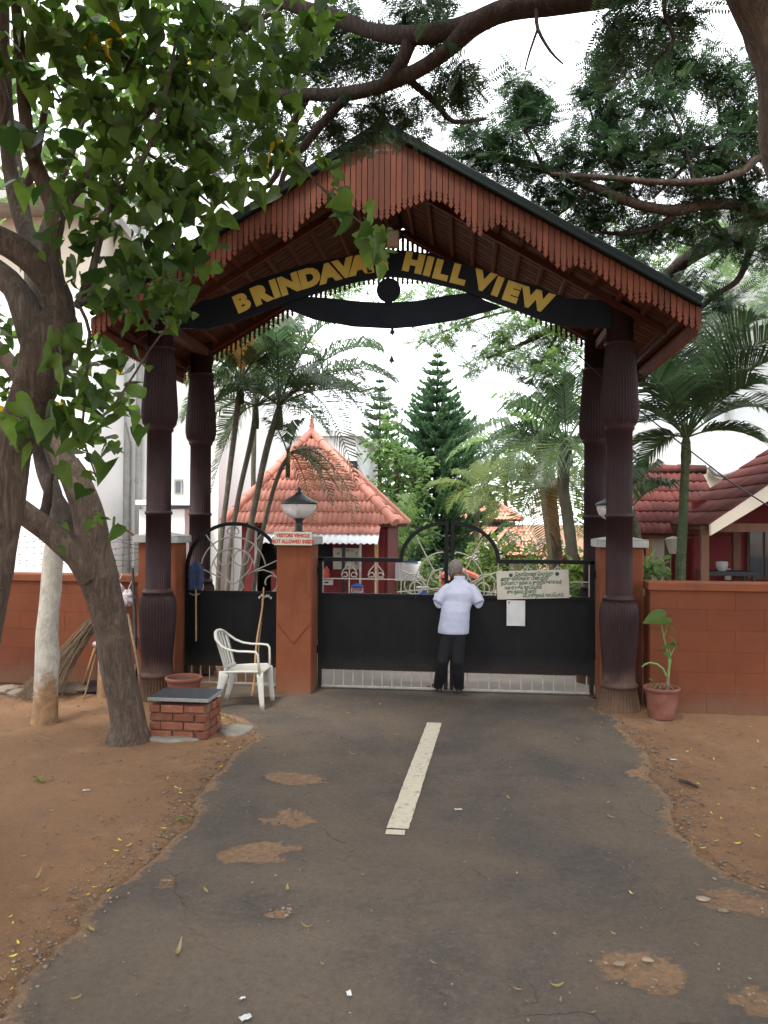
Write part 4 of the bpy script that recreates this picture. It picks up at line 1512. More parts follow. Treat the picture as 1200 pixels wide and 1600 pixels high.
for u, v, r, sq, lab in ((35, 1090, .17, (1.3, .8, .35), 'flat pale stone lying under the palm broom'), (8, 1085, .13, (1, .8, .5), 'brown stone at the wall foot beside the flat pale one'),
                         (105, 1083, .18, (1.3, .8, .45), 'long reddish stone at the wall foot right of the whitewashed trunk'), (177, 1155, .055, (1, .9, .8), 'small grey stone against the foot of the leaning trunk'),
                         (50, 1092, .08, (1, 1, .5), 'small dark stone in front of the flat pale one')):
    g = gnd(u, v)
    tag(rock('stone', (g.x, g.y + r * .5, r * sq[2] * .6), r, u, None, sq), lab, 'stone', 'stones lying on the soil')

# ================================================================== THE MAN AT THE GATE
def fuse(mb, name, voxel, smooth, mat_, parent, factor=.5):
    """several closed shapes -> one continuous surface"""
    me = mb.mesh('tmp')
    bm = bmesh.new(); bm.from_mesh(me)
    bmesh.ops.recalc_face_normals(bm, faces=bm.faces)
    bm.to_mesh(me); bm.free()
    o = bpy.data.objects.new('tmp_fuse', me)
    COL.objects.link(o)
    r = o.modifiers.new('r', 'REMESH'); r.mode = 'VOXEL'; r.voxel_size = voxel; r.use_smooth_shade = True
    s = o.modifiers.new('s', 'SMOOTH'); s.factor = factor; s.iterations = smooth
    bpy.context.view_layer.update()
    res = bpy.data.meshes.new_from_object(o.evaluated_get(bpy.context.evaluated_depsgraph_get()))
    bpy.data.objects.remove(o)
    res.polygons.foreach_set('use_smooth', [True] * len(res.polygons))
    res.materials.clear(); res.materials.append(mat_)
    return link(name, res, None, parent)


def wp(u, v, Y): return at(u, v, Y)


footL, footR = gnd(682, 1081), gnd(717, 1083)
PE = thing('person', 'man in pale shirt and black trousers leaning on the gate with a face mask', 'person', ((footL.x + footR.x) / 2, footR.y, .01))
hip = wp(709, 975, 9.55)
waist = wp(711, 955, 9.59)
chest = wp(716, 931, 9.64)
neckb = wp(718, 907, 9.69)
headc = wp(712, 888.5, 9.735)
shL, shR = wp(700, 918, 9.66), wp(737, 918, 9.66)
elL, elR = wp(683.5, 940, 9.60), wp(748.5, 941, 9.60)
haL, haR = wp(687, 923, 9.845), wp(739, 927, 9.86)
hipL, hipR = wp(702, 985, 9.56), wp(716, 985, 9.56)
knL, knR = wp(692, 1034, 9.60), wp(715.5, 1035, 9.58)
anL = Vector((footL.x + .02, footL.y + .02, .10)); anR = Vector((footR.x, footR.y + .02, .10))

B = MB()
X, Yv, Z = Vector((1, 0, 0)), Vector((0, 1, 0)), Vector((0, 0, 1))
B.ering([(hip + Vector((0, 0, -.06)), X * .135, Yv * .09), (hip, X * .145, Yv * .095), (waist, X * .125, Yv * .082), (chest, X * .145, Yv * .095), (chest + Vector((0, .02, .08)), X * .135, Yv * .08), (neckb + Vector((0, 0, -.01)), X * .07, Yv * .06), (neckb + Vector((0, .01, .05)), X * .054, Yv * .055), (headc + Vector((0, -.015, -.05)), X * .052, Yv * .055)], 20)
for a, k, n, r in ((hipL, knL, anL, (.078, .055, .038)), (hipR, knR, anR, (.078, .055, .038))):
    B.tube([a, a * .5 + k * .5, k, k * .6 + n * .4, n, n - Vector((0, 0, .07))], [r[0], r[0] * .88, r[1], r[1] * .95, r[2], r[2]], 14)
for n, d in ((anL, Vector((-.62, .75, 0))), (anR, Vector((.12, .99, 0)))):      # feet
    d.normalize(); s = Vector((d.y, -d.x, 0))
    B.ering([(n + d * -.06 + Vector((0, 0, -.062)), s * .028, Z * .026), (n + d * -.02 + Vector((0, 0, -.05)), s * .034, Z * .04), (n + d * .06 + Vector((0, 0, -.055)), s * .042, Z * .032), (n + d * .14 + Vector((0, 0, -.066)), s * .046, Z * .020), (n + d * .19 + Vector((0, 0, -.07)), s * .034, Z * .014)], 12)
    for i in range(5):
        o_ = (i - 2) * .017
        B.tube([n + d * .17 + s * o_ + Vector((0, 0, -.068)), n + d * (.215 - .008 * abs(i - 1)) + s * o_ * 1.1 + Vector((0, 0, -.072))], [.010, .008], 8)
for sh, el, ha, inward in ((shL, elL, haL, 1), (shR, elR, haR, -1)):
    B.tube([sh, sh * .5 + el * .5, el], [.052, .044, .038], 12)
    wr = el + (ha - el) * .82
    B.tube([el, el * .6 + wr * .4, wr], [.038, .036, .025], 12)
    f = (ha - el).normalized()
    side = Vector((0, 0, 1)).cross(f).normalized()       # towards viewer's left of the hand
    upn = f.cross(side).normalized()
    pc_ = wr + f * .045
    B.ering([(wr, side * .026, upn * .020), (wr + f * .03, side * .036, upn * .019), (wr + f * .07, side * .042, upn * .017), (wr + f * .09, side * .038, upn * .014)], 12)
    for i, (L_, r_) in enumerate(((.060, .0085), (.072, .009), (.066, .0088), (.050, .0078))):
        o_ = (i - 1.5) * .020 * -inward
        b0 = wr + f * .082 + side * o_
        p1 = b0 + f * L_ * .45 + upn * -.004
        p2 = p1 + f * L_ * .22 + upn * -.020
        p3 = p2 + f * -.006 + upn * -.022
        B.tube([b0 - f * .02, b0, p1, p2, p3], [r_, r_, r_ * .97, r_ * .9, r_ * .75], 8)
    t0 = wr + f * .025 + side * (.030 * inward)
    B.tube([t0, t0 + f * .03 + side * .022 * inward + upn * -.012, t0 + f * .055 + side * .02 * inward + upn * -.032], [.012, .0105, .0085], 8)
# head: looks forward and to the viewer's left
fd = Vector((-.62, .76, -.10)).normalized()
sd_ = Vector((fd.y, -fd.x, 0)).normalized()
ud = sd_.cross(fd).normalized()


def hp(f, s, u): return headc + fd * f + sd_ * s + ud * u


rings = []
for u, a, b_, f0 in ((-.115, .028, .030, .060), (-.105, .045, .050, .045), (-.08, .058, .072, .022), (-.045, .068, .088, .006), (0, .074, .096, 0), (.04, .073, .096, -.004), (.075, .062, .082, -.006), (.10, .042, .058, -.008), (.113, .016, .022, -.008)):
    rings.append((hp(f0, 0, u), sd_ * a, fd * b_))
B.ering(rings, 24)
B.ering([(hp(.085, 0, .02), sd_ * .008, ud * .008), (hp(.105, 0, -.005), sd_ * .012, ud * .012), (hp(.112, 0, -.022), sd_ * .016, ud * .011), (hp(.09, 0, -.034), sd_ * .014, ud * .008)], 10)
B.tube([hp(.082, -.05, .026), hp(.094, 0, .030), hp(.082, .05, .026)], .010, 8)
B.tube([hp(.086, -.02, -.058), hp(.094, 0, -.057), hp(.086, .02, -.058)], [.006, .009, .006], 8)
B.tube([hp(.07, 0, -.10), hp(.085, 0, -.098)], [.02, .016], 8)
for q in (-1, 1):
    B.ering([(hp(-.012, q * .070, -.035), fd * .010, ud * .010), (hp(-.018, q * .080, -.015), fd * .019, ud * .018), (hp(-.020, q * .084, .008), fd * .020, ud * .020), (hp(-.018, q * .078, .026), fd * .012, ud * .010)], 12)
body = fuse(B, 'body', .0062, 5, M['skin'], PE)
for q in (-1, 1):
    MB().lathe([(0, -.011), (.008, -.008), (.011, 0), (.008, .008), (0, .011)], hp(.084, q * .031, .012), 12).build('eye', M['cap_white'], PE)
# cropped grey hair: a close cap over the skull, bare at the crown's front
H_ = MB()
vs, fs = [], []
n = 26
us = [-.062, -.045, -.02, .005, .03, .055, .08, .1, .114, .119]
for u in us:
    a = float(np.interp(u, [-.08, -.045, 0, .04, .075, .10, .114, .119], [.058, .068, .074, .073, .062, .042, .016, .002])) + .0035
    b_ = float(np.interp(u, [-.08, -.045, 0, .04, .075, .10, .114, .119], [.072, .088, .096, .096, .082, .058, .022, .003])) + .0035
    f0 = float(np.interp(u, [-.08, -.045, 0, .04, .1], [.022, .006, 0, -.004, -.008]))
    lim = float(np.interp(u, [-.062, -.02, .01, .05, .119], [.55, .62, .68, .80, 1.0]))
    for k in range(n + 1):
        t = -math.pi / 2 + (k / n - .5) * 2 * math.pi * lim
        vs.append(hp(f0 + b_ * math.sin(t), a * math.cos(t), u))
for i in range(len(us) - 1):
    for k in range(n):
        fs.append((i * (n + 1) + k, i * (n + 1) + k + 1, (i + 1) * (n + 1) + k + 1, (i + 1) * (n + 1) + k))
H_.add(vs, fs, True).build('hair', M['hair'], PE)
# face mask with ear loops
vs, fs = [], []
for i, u in enumerate((-.112, -.09, -.06, -.03, .0)):
    a = (.040, .060, .068, .071, .070)[i]; b_ = (.075, .093, .112, .118, .104)[i]
    for k in range(15):
        t = math.pi / 2 + (k / 14 - .5) * math.pi * .86
        vs.append(hp(.012 + b_ * math.sin(t) * 1.0, a * math.cos(t) * 1.04, u))
for i in range(4):
    for k in range(14):
        fs.append((i * 15 + k, i * 15 + k + 1, (i + 1) * 15 + k + 1, (i + 1) * 15 + k))
MK = MB().add(vs, fs, True).build('face_mask', M['mask'], PE)
for q in (-1, 1):
    MB().tube([hp(.02, q * .071, -.01), hp(-.01, q * .080, .018), hp(-.035, q * .080, .0), hp(-.02, q * .075, -.045), hp(.015, q * .062, -.085)], .0028, 6).build('ear_loop', M['cap_white'], MK)

# trousers
Tm = MB()
Tm.ering([(hip + Vector((0, .01, .06)), X * .155, Yv * .108), (hip + Vector((0, .005, .02)), X * .160, Yv * .114), (hip + Vector((0, 0, -.06)), X * .164, Yv * .120), (hip + Vector((0, .01, -.16)), X * .15, Yv * .11)], 20)
for a, k, n_ in ((hipL, knL, anL), (hipR, knR, anR)):
    e = n_ + Vector((0, -.012, -.055))
    Tm.ering([(a + Vector((0, 0, .08)), X * .095, Yv * .11), (a + Vector((0, 0, -.06)), X * .098, Yv * .108), (a * .5 + k * .5, X * .086, Yv * .094), (k, X * .076, Yv * .084), (k * .5 + e * .5 + Vector((0, -.008, 0)), X * .073, Yv * .082), (e + Vector((0, 0, .03)), X * .062, Yv * .076), (e, X * .061, Yv * .077)], 18)
fuse(Tm, 'trousers', .011, 4, M['trouser'], PE)
# shirt, worn loose over the trousers
Sm = MB()
hem = wp(708.5, 985, 9.555)
Sm.ering([(hem + Vector((0, 0, -.035)), X * .186 , Yv * .142), (hem, X * .188, Yv * .142), (waist + Vector((.005, -.01, .0)), X * .176, Yv * .132), (chest + Vector((0, 0, -.06)), X * .184, Yv * .130), (chest + Vector((0, .0, .04)), X * .190, Yv * .122), (neckb + Vector((0, -.005, -.065)), X * .178, Yv * .098), (neckb + Vector((0, -.005, -.025)), X * .115, Yv * .075), (neckb + Vector((0, -.002, .012)), X * .069, Yv * .068), (neckb + Vector((0, .004, .045)), X * .064, Yv * .064)], 26)
for sh, el, q in ((shL, elL, -1), (shR, elR, 1)):
    d = (el - sh)
    a = sh + Vector((-q * .03, 0, .012))
    e = sh + d * 1.06
    ax1 = Vector((d.z, 0, -d.x)).normalized() * 1
    ax2 = d.normalized().cross(ax1)
    Sm.ering([(a, ax1 * .066, ax2 * .074), (sh + d * .3, ax1 * .070, ax2 * .080), (sh + d * .7, ax1 * .068, ax2 * .080), (sh + d * .95, ax1 * .070, ax2 * .080), (e, ax1 * .070, ax2 * .078)], 18)
    f = ((haL if q < 0 else haR) - el).normalized()
    Sm.ering([(el + f * -.03, ax1 * .060, Z * .062), (el + f * .05, ax1 * .062, Z * .066), (el + f * .09, ax1 * .062, Z * .064)], 16)
shirt = fuse(Sm, 'shirt', .0095, 5, M['shirt'], PE)
# soft creases in the cloth: across the small of the back and round the sleeves
for v_ in shirt.data.vertices:
    p = v_.co
    k = .005 * mnoise.noise(Vector((p.x * 5, p.y * 4, p.z * 17))) + .004 * mnoise.noise(Vector((p.x * 16 + p.z * 9, p.y * 6, p.z * 5 + 3)))
    w_ = min(1, max(0, (p.z - .72) / .15))
    c_ = Vector((chest.x, chest.y, p.z))
    v_.co = p + (p - c_).normalized() * k * (.5 + .5 * w_)
MB().ering([(neckb + Vector((0, .006, .028)), X * .070, Yv * .071), (neckb + Vector((0, .004, .052)), X * .067, Yv * .067), (neckb + Vector((0, .006, .058)), X * .063, Yv * .063)], 20, caps=False).build('collar', M['shirt'], PE)
# sandals
for n, d, nm in ((anL, Vector((-.62, .75, 0)), 'sandal'), (anR, Vector((.12, .99, 0)), 'sandal')):
    d.normalize(); s = Vector((d.y, -d.x, 0))
    o_ = []
    for t in range(24):
        a = 2 * math.pi * t / 24
        lx = .075 + .155 * math.cos(a)
        wy = (.046 + .008 * math.cos(a)) * math.sin(a)
        o_.append((lx, wy))
    base = Vector((n.x, n.y, .012))
    SD = MB().prism(o_, base, d, s, Z, .020).build(nm, M['sandal'], PE)
    ps = [base + d * .10 + s * (.052 * math.cos(t)) + Z * (.018 + .045 * math.sin(t)) for t in np.linspace(0, math.pi, 10)]
    mb = MB()
    for a, c in zip(ps[:-1], ps[1:]): mb.bar(a, c, .05, .006, (0, 0, 1))
    mb.build('strap', M['sandal'], SD)

# ================================================================== BUILDINGS BEYOND THE GATE
def tile_mesh(w, L, humps=2, h=.026, lift=.022):
    """a corrugated clay tile: x across, y up the slope, z out of the slope; lower edge at y = 0"""
    n = humps * 5 + 1
    vs, fs = [], []
    for (y, z0) in ((0, lift), (L * 1.12, 0)):
        for i in range(n):
            t = i / (n - 1)
            vs.append((-w / 2 + w * t, y, z0 + h * (.5 - .5 * math.cos(2 * math.pi * humps * t))))
    for i in range(n):
        vs.append((vs[i][0], 0.004, vs[i][2] - lift - .004))
    for i in range(n - 1):
        fs.append((i, i + 1, n + i + 1, n + i))
        fs.append((2 * n + i, 2 * n + i + 1, i + 1, i))
    me = bpy.data.meshes.new('roof_tile')
    me.from_pydata(vs, [], fs)
    me.polygons.foreach_set('use_smooth', [k % 2 == 0 for k in range(len(fs))])
    return me


def tiled_face(par, A, B, C, D, w, L, m_, joined=False, deck=True, skip=None, seed=1, hm=.5):
    """A, B: left and right eave; C, D: left and right top. One object per tile (joined=True: one mesh of tiles)"""
    A, B, C, D = map(Vector, (A, B, C, D))
    xd = (B - A).normalized()
    upv = ((C + D) / 2 - (A + B) / 2)
    upv = (upv - xd * upv.dot(xd)); H = upv.length; upv.normalize()
    nn = xd.cross(upv).normalized()
    rr = random.Random(seed)
    if deck:
        MB().add([A - nn * .03, B - nn * .03, D - nn * .03, C - nn * .03, A - nn * .07, B - nn * .07, D - nn * .07, C - nn * .07],
                 [(0, 1, 2, 3), (7, 6, 5, 4), (0, 4, 5, 1), (1, 5, 6, 2), (2, 6, 7, 3), (3, 7, 4, 0)]).build('roof_deck', M['brown_wood'], par)
    me = tile_mesh(w, L)
    me.materials.append(m_)
    J = MB()
    k, t = 0, 0.0
    while t < H - L * (.95 if (C - D).length < .01 else .3):
        f = t / H
        l, r = A + (C - A) * f, B + (D - B) * f
        f2 = min(1, (t + L * .8) / H)
        l2, r2 = A + (C - A) * f2, B + (D - B) * f2
        lo = max((l - A).dot(xd), (l2 - A).dot(xd) - w * hm)
        hi = min((r - A).dot(xd), (r2 - A).dot(xd) + w * hm)
        n = max(1, int(round((hi - lo) / w)))
        for i in range(n):
            x = lo + (i + .5) * (hi - lo) / n
            if skip and skip(x, t): continue
            p = A + xd * x + upv * t + nn * rr.uniform(-.004, .006)
            tw = rr.uniform(-.012, .012)
            mx = Matrix((xd, upv, nn)).transposed() @ Matrix.Rotation(tw, 3, 'Z')
            if joined:
                J.add([mx @ Vector(v.co) + p for v in me.vertices], [tuple(q.vertices) for q in me.polygons])
            else:
                link('roof_tile', me, None, par, p, mx.to_euler())
        t += L; k += 1
    if joined:
        J.build('roof_tile', m_, par, recalc=False, kind='stuff')
    return nn


def ridge_caps(par, a, b, r, L, m_, joined=False):
    a, b = Vector(a), Vector(b)
    d = (b - a); H = d.length; d.normalize()
    n = max(1, int(round(H / L)))
    J = MB()
    for i in range(n):
        p, q = a + d * (H * i / n - .02), a + d * (H * (i + 1) / n + .02)
        c = J if joined else MB()
        c.tube([p, q], [r * 1.12, r * .92], 10)
        if not joined: c.build('ridge_tile', m_, par)
    if joined: J.build('ridge_tile', m_, par, kind='stuff')


# ---- guard house: pyramid of red tiles over dark red walls
Yf, Yc = 13.7, 15.15
eL, eR = at(350, 812, Yf), at(617, 826, Yf)
ez = (eL.z + eR.z) / 2
ap = at(487, 676, Yc)
bL, bR = Vector((eL.x, Yc + 1.45, ez)), Vector((eR.x, Yc + 1.45, ez))
fL, fR = Vector((eL.x, Yf, ez)), Vector((eR.x, Yf, ez))
GH = thing('guard_house', 'small red walled guard hut under a pyramid roof of salmon clay tiles', 'guard house', (ap.x, Yc, 0))
tiled_face(GH, fL, fR, ap, ap, .175, .262, M['roof_tile'], seed=2)
tiled_face(GH, fR, bR, ap, ap, .175, .262, M['roof_tile'], seed=3, hm=0)
tiled_face(GH, bL, fL, ap, ap, .175, .262, M['roof_tile'], seed=4, hm=0)
tiled_face(GH, bR, bL, ap, ap, .35, .35, M['roof_tile'], joined=True, seed=4, hm=0)
for e in (fL, fR, bL, bR):
    ridge_caps(GH, e + Vector((0, 0, .05)), ap + Vector((0, 0, .02)), .075, .34, M['roof_tile'])
MB().lathe([(.10, -.05), (.08, .05), (.05, .08), (.06, .14), (.03, .2), (.035, .26), (.0, .36)], ap, 14).build('finial', M['roof_tile'], GH)
wx0, wx1, wy0, wy1 = fL.x + .28, fR.x - .22, Yf + .3, Yc + 1.15
t_ = .12
MB().box(((wx0 + wx1) / 2, wy1, ez / 2), (wx1 - wx0, t_, ez)).build('wall', M['maroon_wall'], GH)
MB().box((wx0, (wy0 + wy1) / 2, ez / 2), (t_, wy1 - wy0 - t_ - .01, ez)).build('wall', M['maroon_wall'], GH)
MB().box((wx1, (wy0 + wy1) / 2, ez / 2), (t_, wy1 - wy0 - t_ - .01, ez)).build('wall', M['maroon_wall'], GH)
# front wall with a door opening and a counter opening
fx = [wx0, at(400, 880, wy0).x, at(425, 880, wy0).x, at(497, 880, wy0).x, at(520, 880, wy0).x, wx1]
MB().box(((fx[0] + fx[1]) / 2, wy0, ez / 2), (fx[1] - fx[0], t_, ez)).build('wall', M['maroon_wall'], GH)
MB().box(((fx[2] + fx[5]) / 2, wy0, .62), (fx[5] - fx[2], t_, 1.24)).build('wall', M['maroon_wall'], GH)
MB().box(((fx[1] + fx[5]) / 2, wy0, (ez + 1.95) / 2), (fx[5] - fx[1], t_, ez - 1.95)).build('wall', M['maroon_wall'], GH)
MB().box(((fx[4] + fx[5]) / 2, wy0, 1.595), (fx[5] - fx[4], t_, .705)).build('wall', M['maroon_wall'], GH)
MB().box(((wx0 + wx1) / 2, wy0 + .9, 1.0), (wx1 - wx0 - .2, .05, 2.0)).build('interior_dark_sheet', M['dark_opening'], GH)  # near-black sheet stands in for the unlit inside of the hut
MB().box((fx[1] + .02, wy0 - .07, 1.0), (.05, .05, 1.95)).build('door_frame', M['cap_white'], GH)
# awning over the counter: one course of clay tiles and a sheet skirt coloured white for the bright light on it
aY = wy0 - .75
a0, a1 = at(404, 850, aY), at(590, 850, aY)
azl = 1.76
AW = MB()
tiled_face(GH, (a0.x, aY + .22, azl + .14), (a1.x, aY + .22, azl + .14), (a0.x + .05, wy0 - .08, azl + .40), (a1.x - .05, wy0 - .08, azl + .40), .19, .26, M['roof_tile'], seed=6)
vs, fs = [], []
n = 110
for i in range(n + 1):
    x = a0.x + (a1.x - a0.x) * i / n
    w = .012 * math.sin(i * 2 * math.pi / 11 * 2)
    for (y, z) in ((aY, azl), (aY + .26, azl + .16), (aY, azl - .012), (aY + .26, azl + .148)):
        vs.append((x, y, z + w))
for i in range(n):
    a = 4 * i
    fs += [(a, a + 4, a + 5, a + 1), (a + 2, a + 3, a + 7, a + 6), (a, a + 2, a + 6, a + 4)]
AW.add(vs, fs, True)
AW.build('awning_sheet', M['white_board'], GH)
px_ = at(588, 880, aY + .05).x
MB().lathe([(.035, 0), (.035, azl)], (px_, aY + .06, 0), 12).build('post', M['cane'], GH)
px_ = at(563, 880, aY + .05).x
MB().lathe([(.02, 0), (.02, azl)], (px_, aY + .06, 0), 10).build('post', M['cap_white'], GH)
px_ = at(536, 880, aY + .4).x
MB().box((px_, aY + .45, .95), (.055, .05, 1.9)).build('post', M['metal_dark'], GH)
# round-number board painted like a clock face, behind the grey post
yb = wy0 - .09
p0, p1 = at(521, 856, yb), at(564, 890, yb)
c = (p0 + p1) / 2
CB_ = thing('clock_board', 'square pale board numbered like a clock face on the guard house wall', 'board', c)
MB().box(c, (p1.x - p0.x, .03, p0.z - p1.z), None, .004).build('board', M['board_cream'], CB_)
for s_, u, v in (('10', 528, 865), ('12', 543, 860), ('1', 550, 861), ('2', 557, 865), ('6', 543, 885), ('5', 549.5, 884), ('4', 556, 880)):
    text_obj(s_, .055, M['ink_black'], CB_, at(u, v, yb - .018), (1, 0, 0), (0, 0, 1), .002, .001)
q0 = at(512, 909, yb)
PO = thing('wall_poster', 'small white poster with a red heading on the dark red hut wall', 'poster', q0)
MB().box(q0, (.20, .006, .115)).build('sheet', M['paper'], PO)
MB().box(q0 + Vector((0, -.004, .036)), (.17, .002, .018)).build('heading', M['ink_red'], PO)
MB().box(q0 + Vector((-.02, -.004, -.012)), (.07, .002, .03)).build('emblem', M['ink_black'], PO)
q0 = at(511, 893, yb)
GR_ = MB().lathe([(.05, -.10), (.075, -.05), (.05, .03), (.02, .08), (0, .11)], q0 + Vector((0, -.05, 0)), 10).build('figure_patch', M['red_paint'])  # generic shape put in place of an orange figure on the wall
tag(GR_, 'small orange red shape standing in for a figure on the hut wall above the poster', 'figure_patch')
q0 = at(558, 922, aY + .02)
ST = thing('stop_sign', 'little white sign with red letters STOP under a blue cap', 'sign', (q0.x, q0.y, 0))
MB().box(q0, (.21, .02, .085)).build('plate', M['paper'], ST)
text_obj('STOP', .07, M['ink_red'], ST, q0 + Vector((0, -.012, -.002)), (1, 0, 0), (0, 0, 1), .003, .001)
MB().ering([(q0 + Vector((0, 0, .045)), X * .12, Yv * .05), (q0 + Vector((0, 0, .08)), X * .10, Yv * .045), (q0 + Vector((0, 0, .11)), X * .05, Yv * .03)], 14).build('cap', M['blue'], ST)
MB().lathe([(.03, 0), (.03, q0.z - .04)], (q0.x, q0.y + .03, 0), 10).build('post', M['metal_dark'], ST)

# ---- white board on posts by the hedge
Yw = 15.6
p0, p1 = at(591, 877, Yw), at(661, 908, Yw)
WB = thing('display_board', 'blank white display board on posts in front of the hedge', 'board', ((p0.x + p1.x) / 2, Yw, 0))
MB().box(((p0.x + p1.x) / 2, Yw, (p0.z + p1.z) / 2), (p1.x - p0.x, .05, p0.z - p1.z), None, .006).build('panel', M['white_board'], WB)
MB().box(((p0.x + p1.x) / 2 + .12, Yw - .03, p0.z + .0), ((p1.x - p0.x) * .5, .02, .03)).build('header_strip', M['blue'], WB)
for u in (616, 656):
    x = at(u, 900, Yw + .06).x
    MB().box((x, Yw + .07, p0.z / 2), (.07, .06, p0.z)).build('post', M['brown_wood'] if u < 640 else M['cap_white'], WB)
# red kennel-shaped booth and blue crate
Yk = 14.6
k0, k1 = at(690, 930, Yk), at(744, 895, Yk)
KB = thing('red_booth', 'small salmon red gabled booth seen past the man at the gate', 'booth', ((k0.x + k1.x) / 2, Yk, 0))
mxx = (k0.x + k1.x) / 2
for x in (k0.x + .035, k1.x - .035):
    MB().box((x, Yk, k1.z / 2 - .06), (.07, .5, k1.z - .12)).build('side_panel', M['red_paint'], KB)
for s in (-1, 1):
    MB().bar((mxx - s * .004, Yk, k1.z + .08), (mxx + s * (k1.x - k0.x) * .56, Yk, k1.z - .08), .6, .05).build('roof', M['red_paint'], KB)
MB().box((mxx, Yk + .22, k1.z / 2 - .08), (k1.x - k0.x - .16, .04, k1.z - .16)).build('back_panel', M['brown_wood'], KB)
MB().box((mxx, Yk - .1, .62), (k1.x - k0.x - .15, .3, .05)).build('shelf', M['brown_wood'], KB)
b0 = at(660, 922, 14.2)
BC = thing('blue_crate', 'blue plastic crate standing beyond the gate beside the white board', 'crate', (b0.x, 14.2, 0))
MB().box((b0.x, 14.2, b0.z - .04), (.20, .25, .16), None, .01).build('tub', M['blue'], BC)
MB().box((b0.x, 14.2, b0.z + .05), (.22, .27, .025), None, .006).build('rim', M['cap_white'], BC)
MB().box((b0.x, 14.2, (b0.z - .13) / 2), (.30, .3, b0.z - .13)).build('plinth', M['cement'], BC)

# ---- far house with two tiers of tiled roof
Yh = 29.0
FH = thing('far_house', 'distant pale house with two stepped tiers of salmon tiled roof', 'house', (at(760, 900, Yh).x, Yh, 0))
zt = lambda v, Y=Yh: at(760, v, Y).z
xh = lambda u, Y=Yh: at(u, 850, Y).x
r0, r1 = Vector((xh(703), Yh, zt(812))), Vector((xh(815), Yh, zt(812)))
pk0, pk1 = Vector((xh(762), Yh + 1.4, zt(785) + .1)), Vector((xh(772), Yh + 1.4, zt(785) + .1))
tiled_face(FH, r0, r1, pk0, pk1, .26, .30, M['roof_tile_far'], joined=True)
tiled_face(FH, r1, r1 + Vector((0, 2.8, 0)), pk1, pk1, .26, .30, M['roof_tile_far'], joined=True)
ridge_caps(FH, r1 + Vector((0, 0, .05)), pk1, .09, .4, M['roof_tile_far'], True)
ridge_caps(FH, r0 + Vector((0, 0, .05)), pk0, .09, .4, M['roof_tile_far'], True)
MB().box(((r0.x + r1.x) / 2, Yh + 1.6, zt(815) / 2), (r1.x - r0.x - .4, 2.4, zt(815))).build('upper_wall', M['beige_wall'], FH)
MB().box(((r0.x + r1.x) / 2 + .35, Yh + .38, zt(817)), (.9, .06, .22)).build('clerestory', M['glass'], FH)
s0, s1 = Vector((xh(686, Yh - 2.2), Yh - 2.2, zt(868, Yh - 2.2))), Vector((xh(850, Yh - 2.2), Yh - 2.2, zt(868, Yh - 2.2)))
tiled_face(FH, s0, s1, (r0.x - .2, Yh + .3, zt(822)), (r1.x + .2, Yh + .3, zt(822)), .26, .30, M['roof_tile_far'], joined=True, seed=8)
MB().box(((s0.x + s1.x) / 2, Yh - .8, s0.z / 2), (s1.x - s0.x - .7, .2, s0.z)).build('wall', M['beige_wall'], FH)
for u in (712, 740, 800, 832):
    MB().box((xh(u, Yh - 2), Yh - 1.9, s0.z / 2), (.18, .18, s0.z)).build('veranda_post', M['cap_white'], FH)
MB().box((xh(775), Yh - .95, .85), (1.2, .06, 1.2)).build('window', M['glass'], FH)

# ---- tall white building on the left, behind the wall
LB = thing('white_building', 'tall white plastered building with drainpipes behind the leafy trees', 'building', (-8, 16, 0))
Yb = 15.0
xr_ = at(342, 700, Yb).x
MB().box(((xr_ - 14) / 2 - .0, Yb + 4, 4.8), (xr_ + 14, 8, 9.7)).build('wall', M['white_wall'], LB)
for u, r in ((184, .075), (197, .085), (216, .06)):
    x = at(u, 800, Yb - .1).x
    top = 9.0 if u != 197 else at(197, 690, Yb).z
    MB().tube([(x, Yb - .11, .3), (x, Yb - .11, top)], r, 12).build('drainpipe', M['cap_white'], LB)
    for z in (1.2, 2.9, 4.6, 6.3):
        if z < top: MB().lathe([(r * 1.16, -.03), (r * 1.16, .03)], (x, Yb - .11, z), 12).build('pipe_collar', M['cap_white'], LB)
a, e = at(197, 690, Yb - .11), at(187, 665, Yb - .2)
MB().tube([a + Vector((0, 0, -.02)), a + Vector((-.03, 0, .1)), Vector((e.x, Yb - .11, e.z + .05))], .09, 12).build('pipe_elbow', M['cap_white'], LB)
w0, w1 = at(158, 778, Yb), at(176, 842, Yb)
wc = (w0 + w1) / 2
WN = MB().box((wc.x, Yb - .03, wc.z), (w1.x - w0.x + .14, .08, w0.z - w1.z + .14)).build('window', M['cap_white'], LB)
for q in (-1, 1):
    MB().box((wc.x, Yb - .075, wc.z + q * (w0.z - w1.z) * .25), (w1.x - w0.x, .02, (w0.z - w1.z) * .46)).build('pane', M['glass'], WN)
w0 = at(280, 761, Yb)
WN = MB().box((w0.x, Yb - .03, w0.z), (.16, .07, .30)).build('window', M['cap_white'], LB)
MB().box((w0.x, Yb - .07, w0.z), (.09, .02, .22)).build('pane', M['glass'], WN)
c0, c1 = at(222, 786, Yb - .4), at(312, 790, Yb - .4)
MB().box(((c0.x + c1.x) / 2, Yb - .36, c0.z), (c1.x - c0.x, .72, .10), None, .01).build('ledge', M['white_wall'], LB)
MB().box(((c0.x + c1.x) / 2 - .1, Yb - .30, c0.z - .72), (c1.x - c0.x - .25, .58, 1.2)).build('bay', M['white_wall'], LB)
c0 = at(262, 690, Yb)
MB().box((at(306, 700, Yb).x, Yb - .08, 4.6), (.12, .14, 9.2)).build('pilaster', M['white_wall'], LB)
MB().box((at(118, 700, Yb).x, Yb - .10, 4.6), (.22, .18, 9.2)).build('pilaster', M['white_wall'], LB)

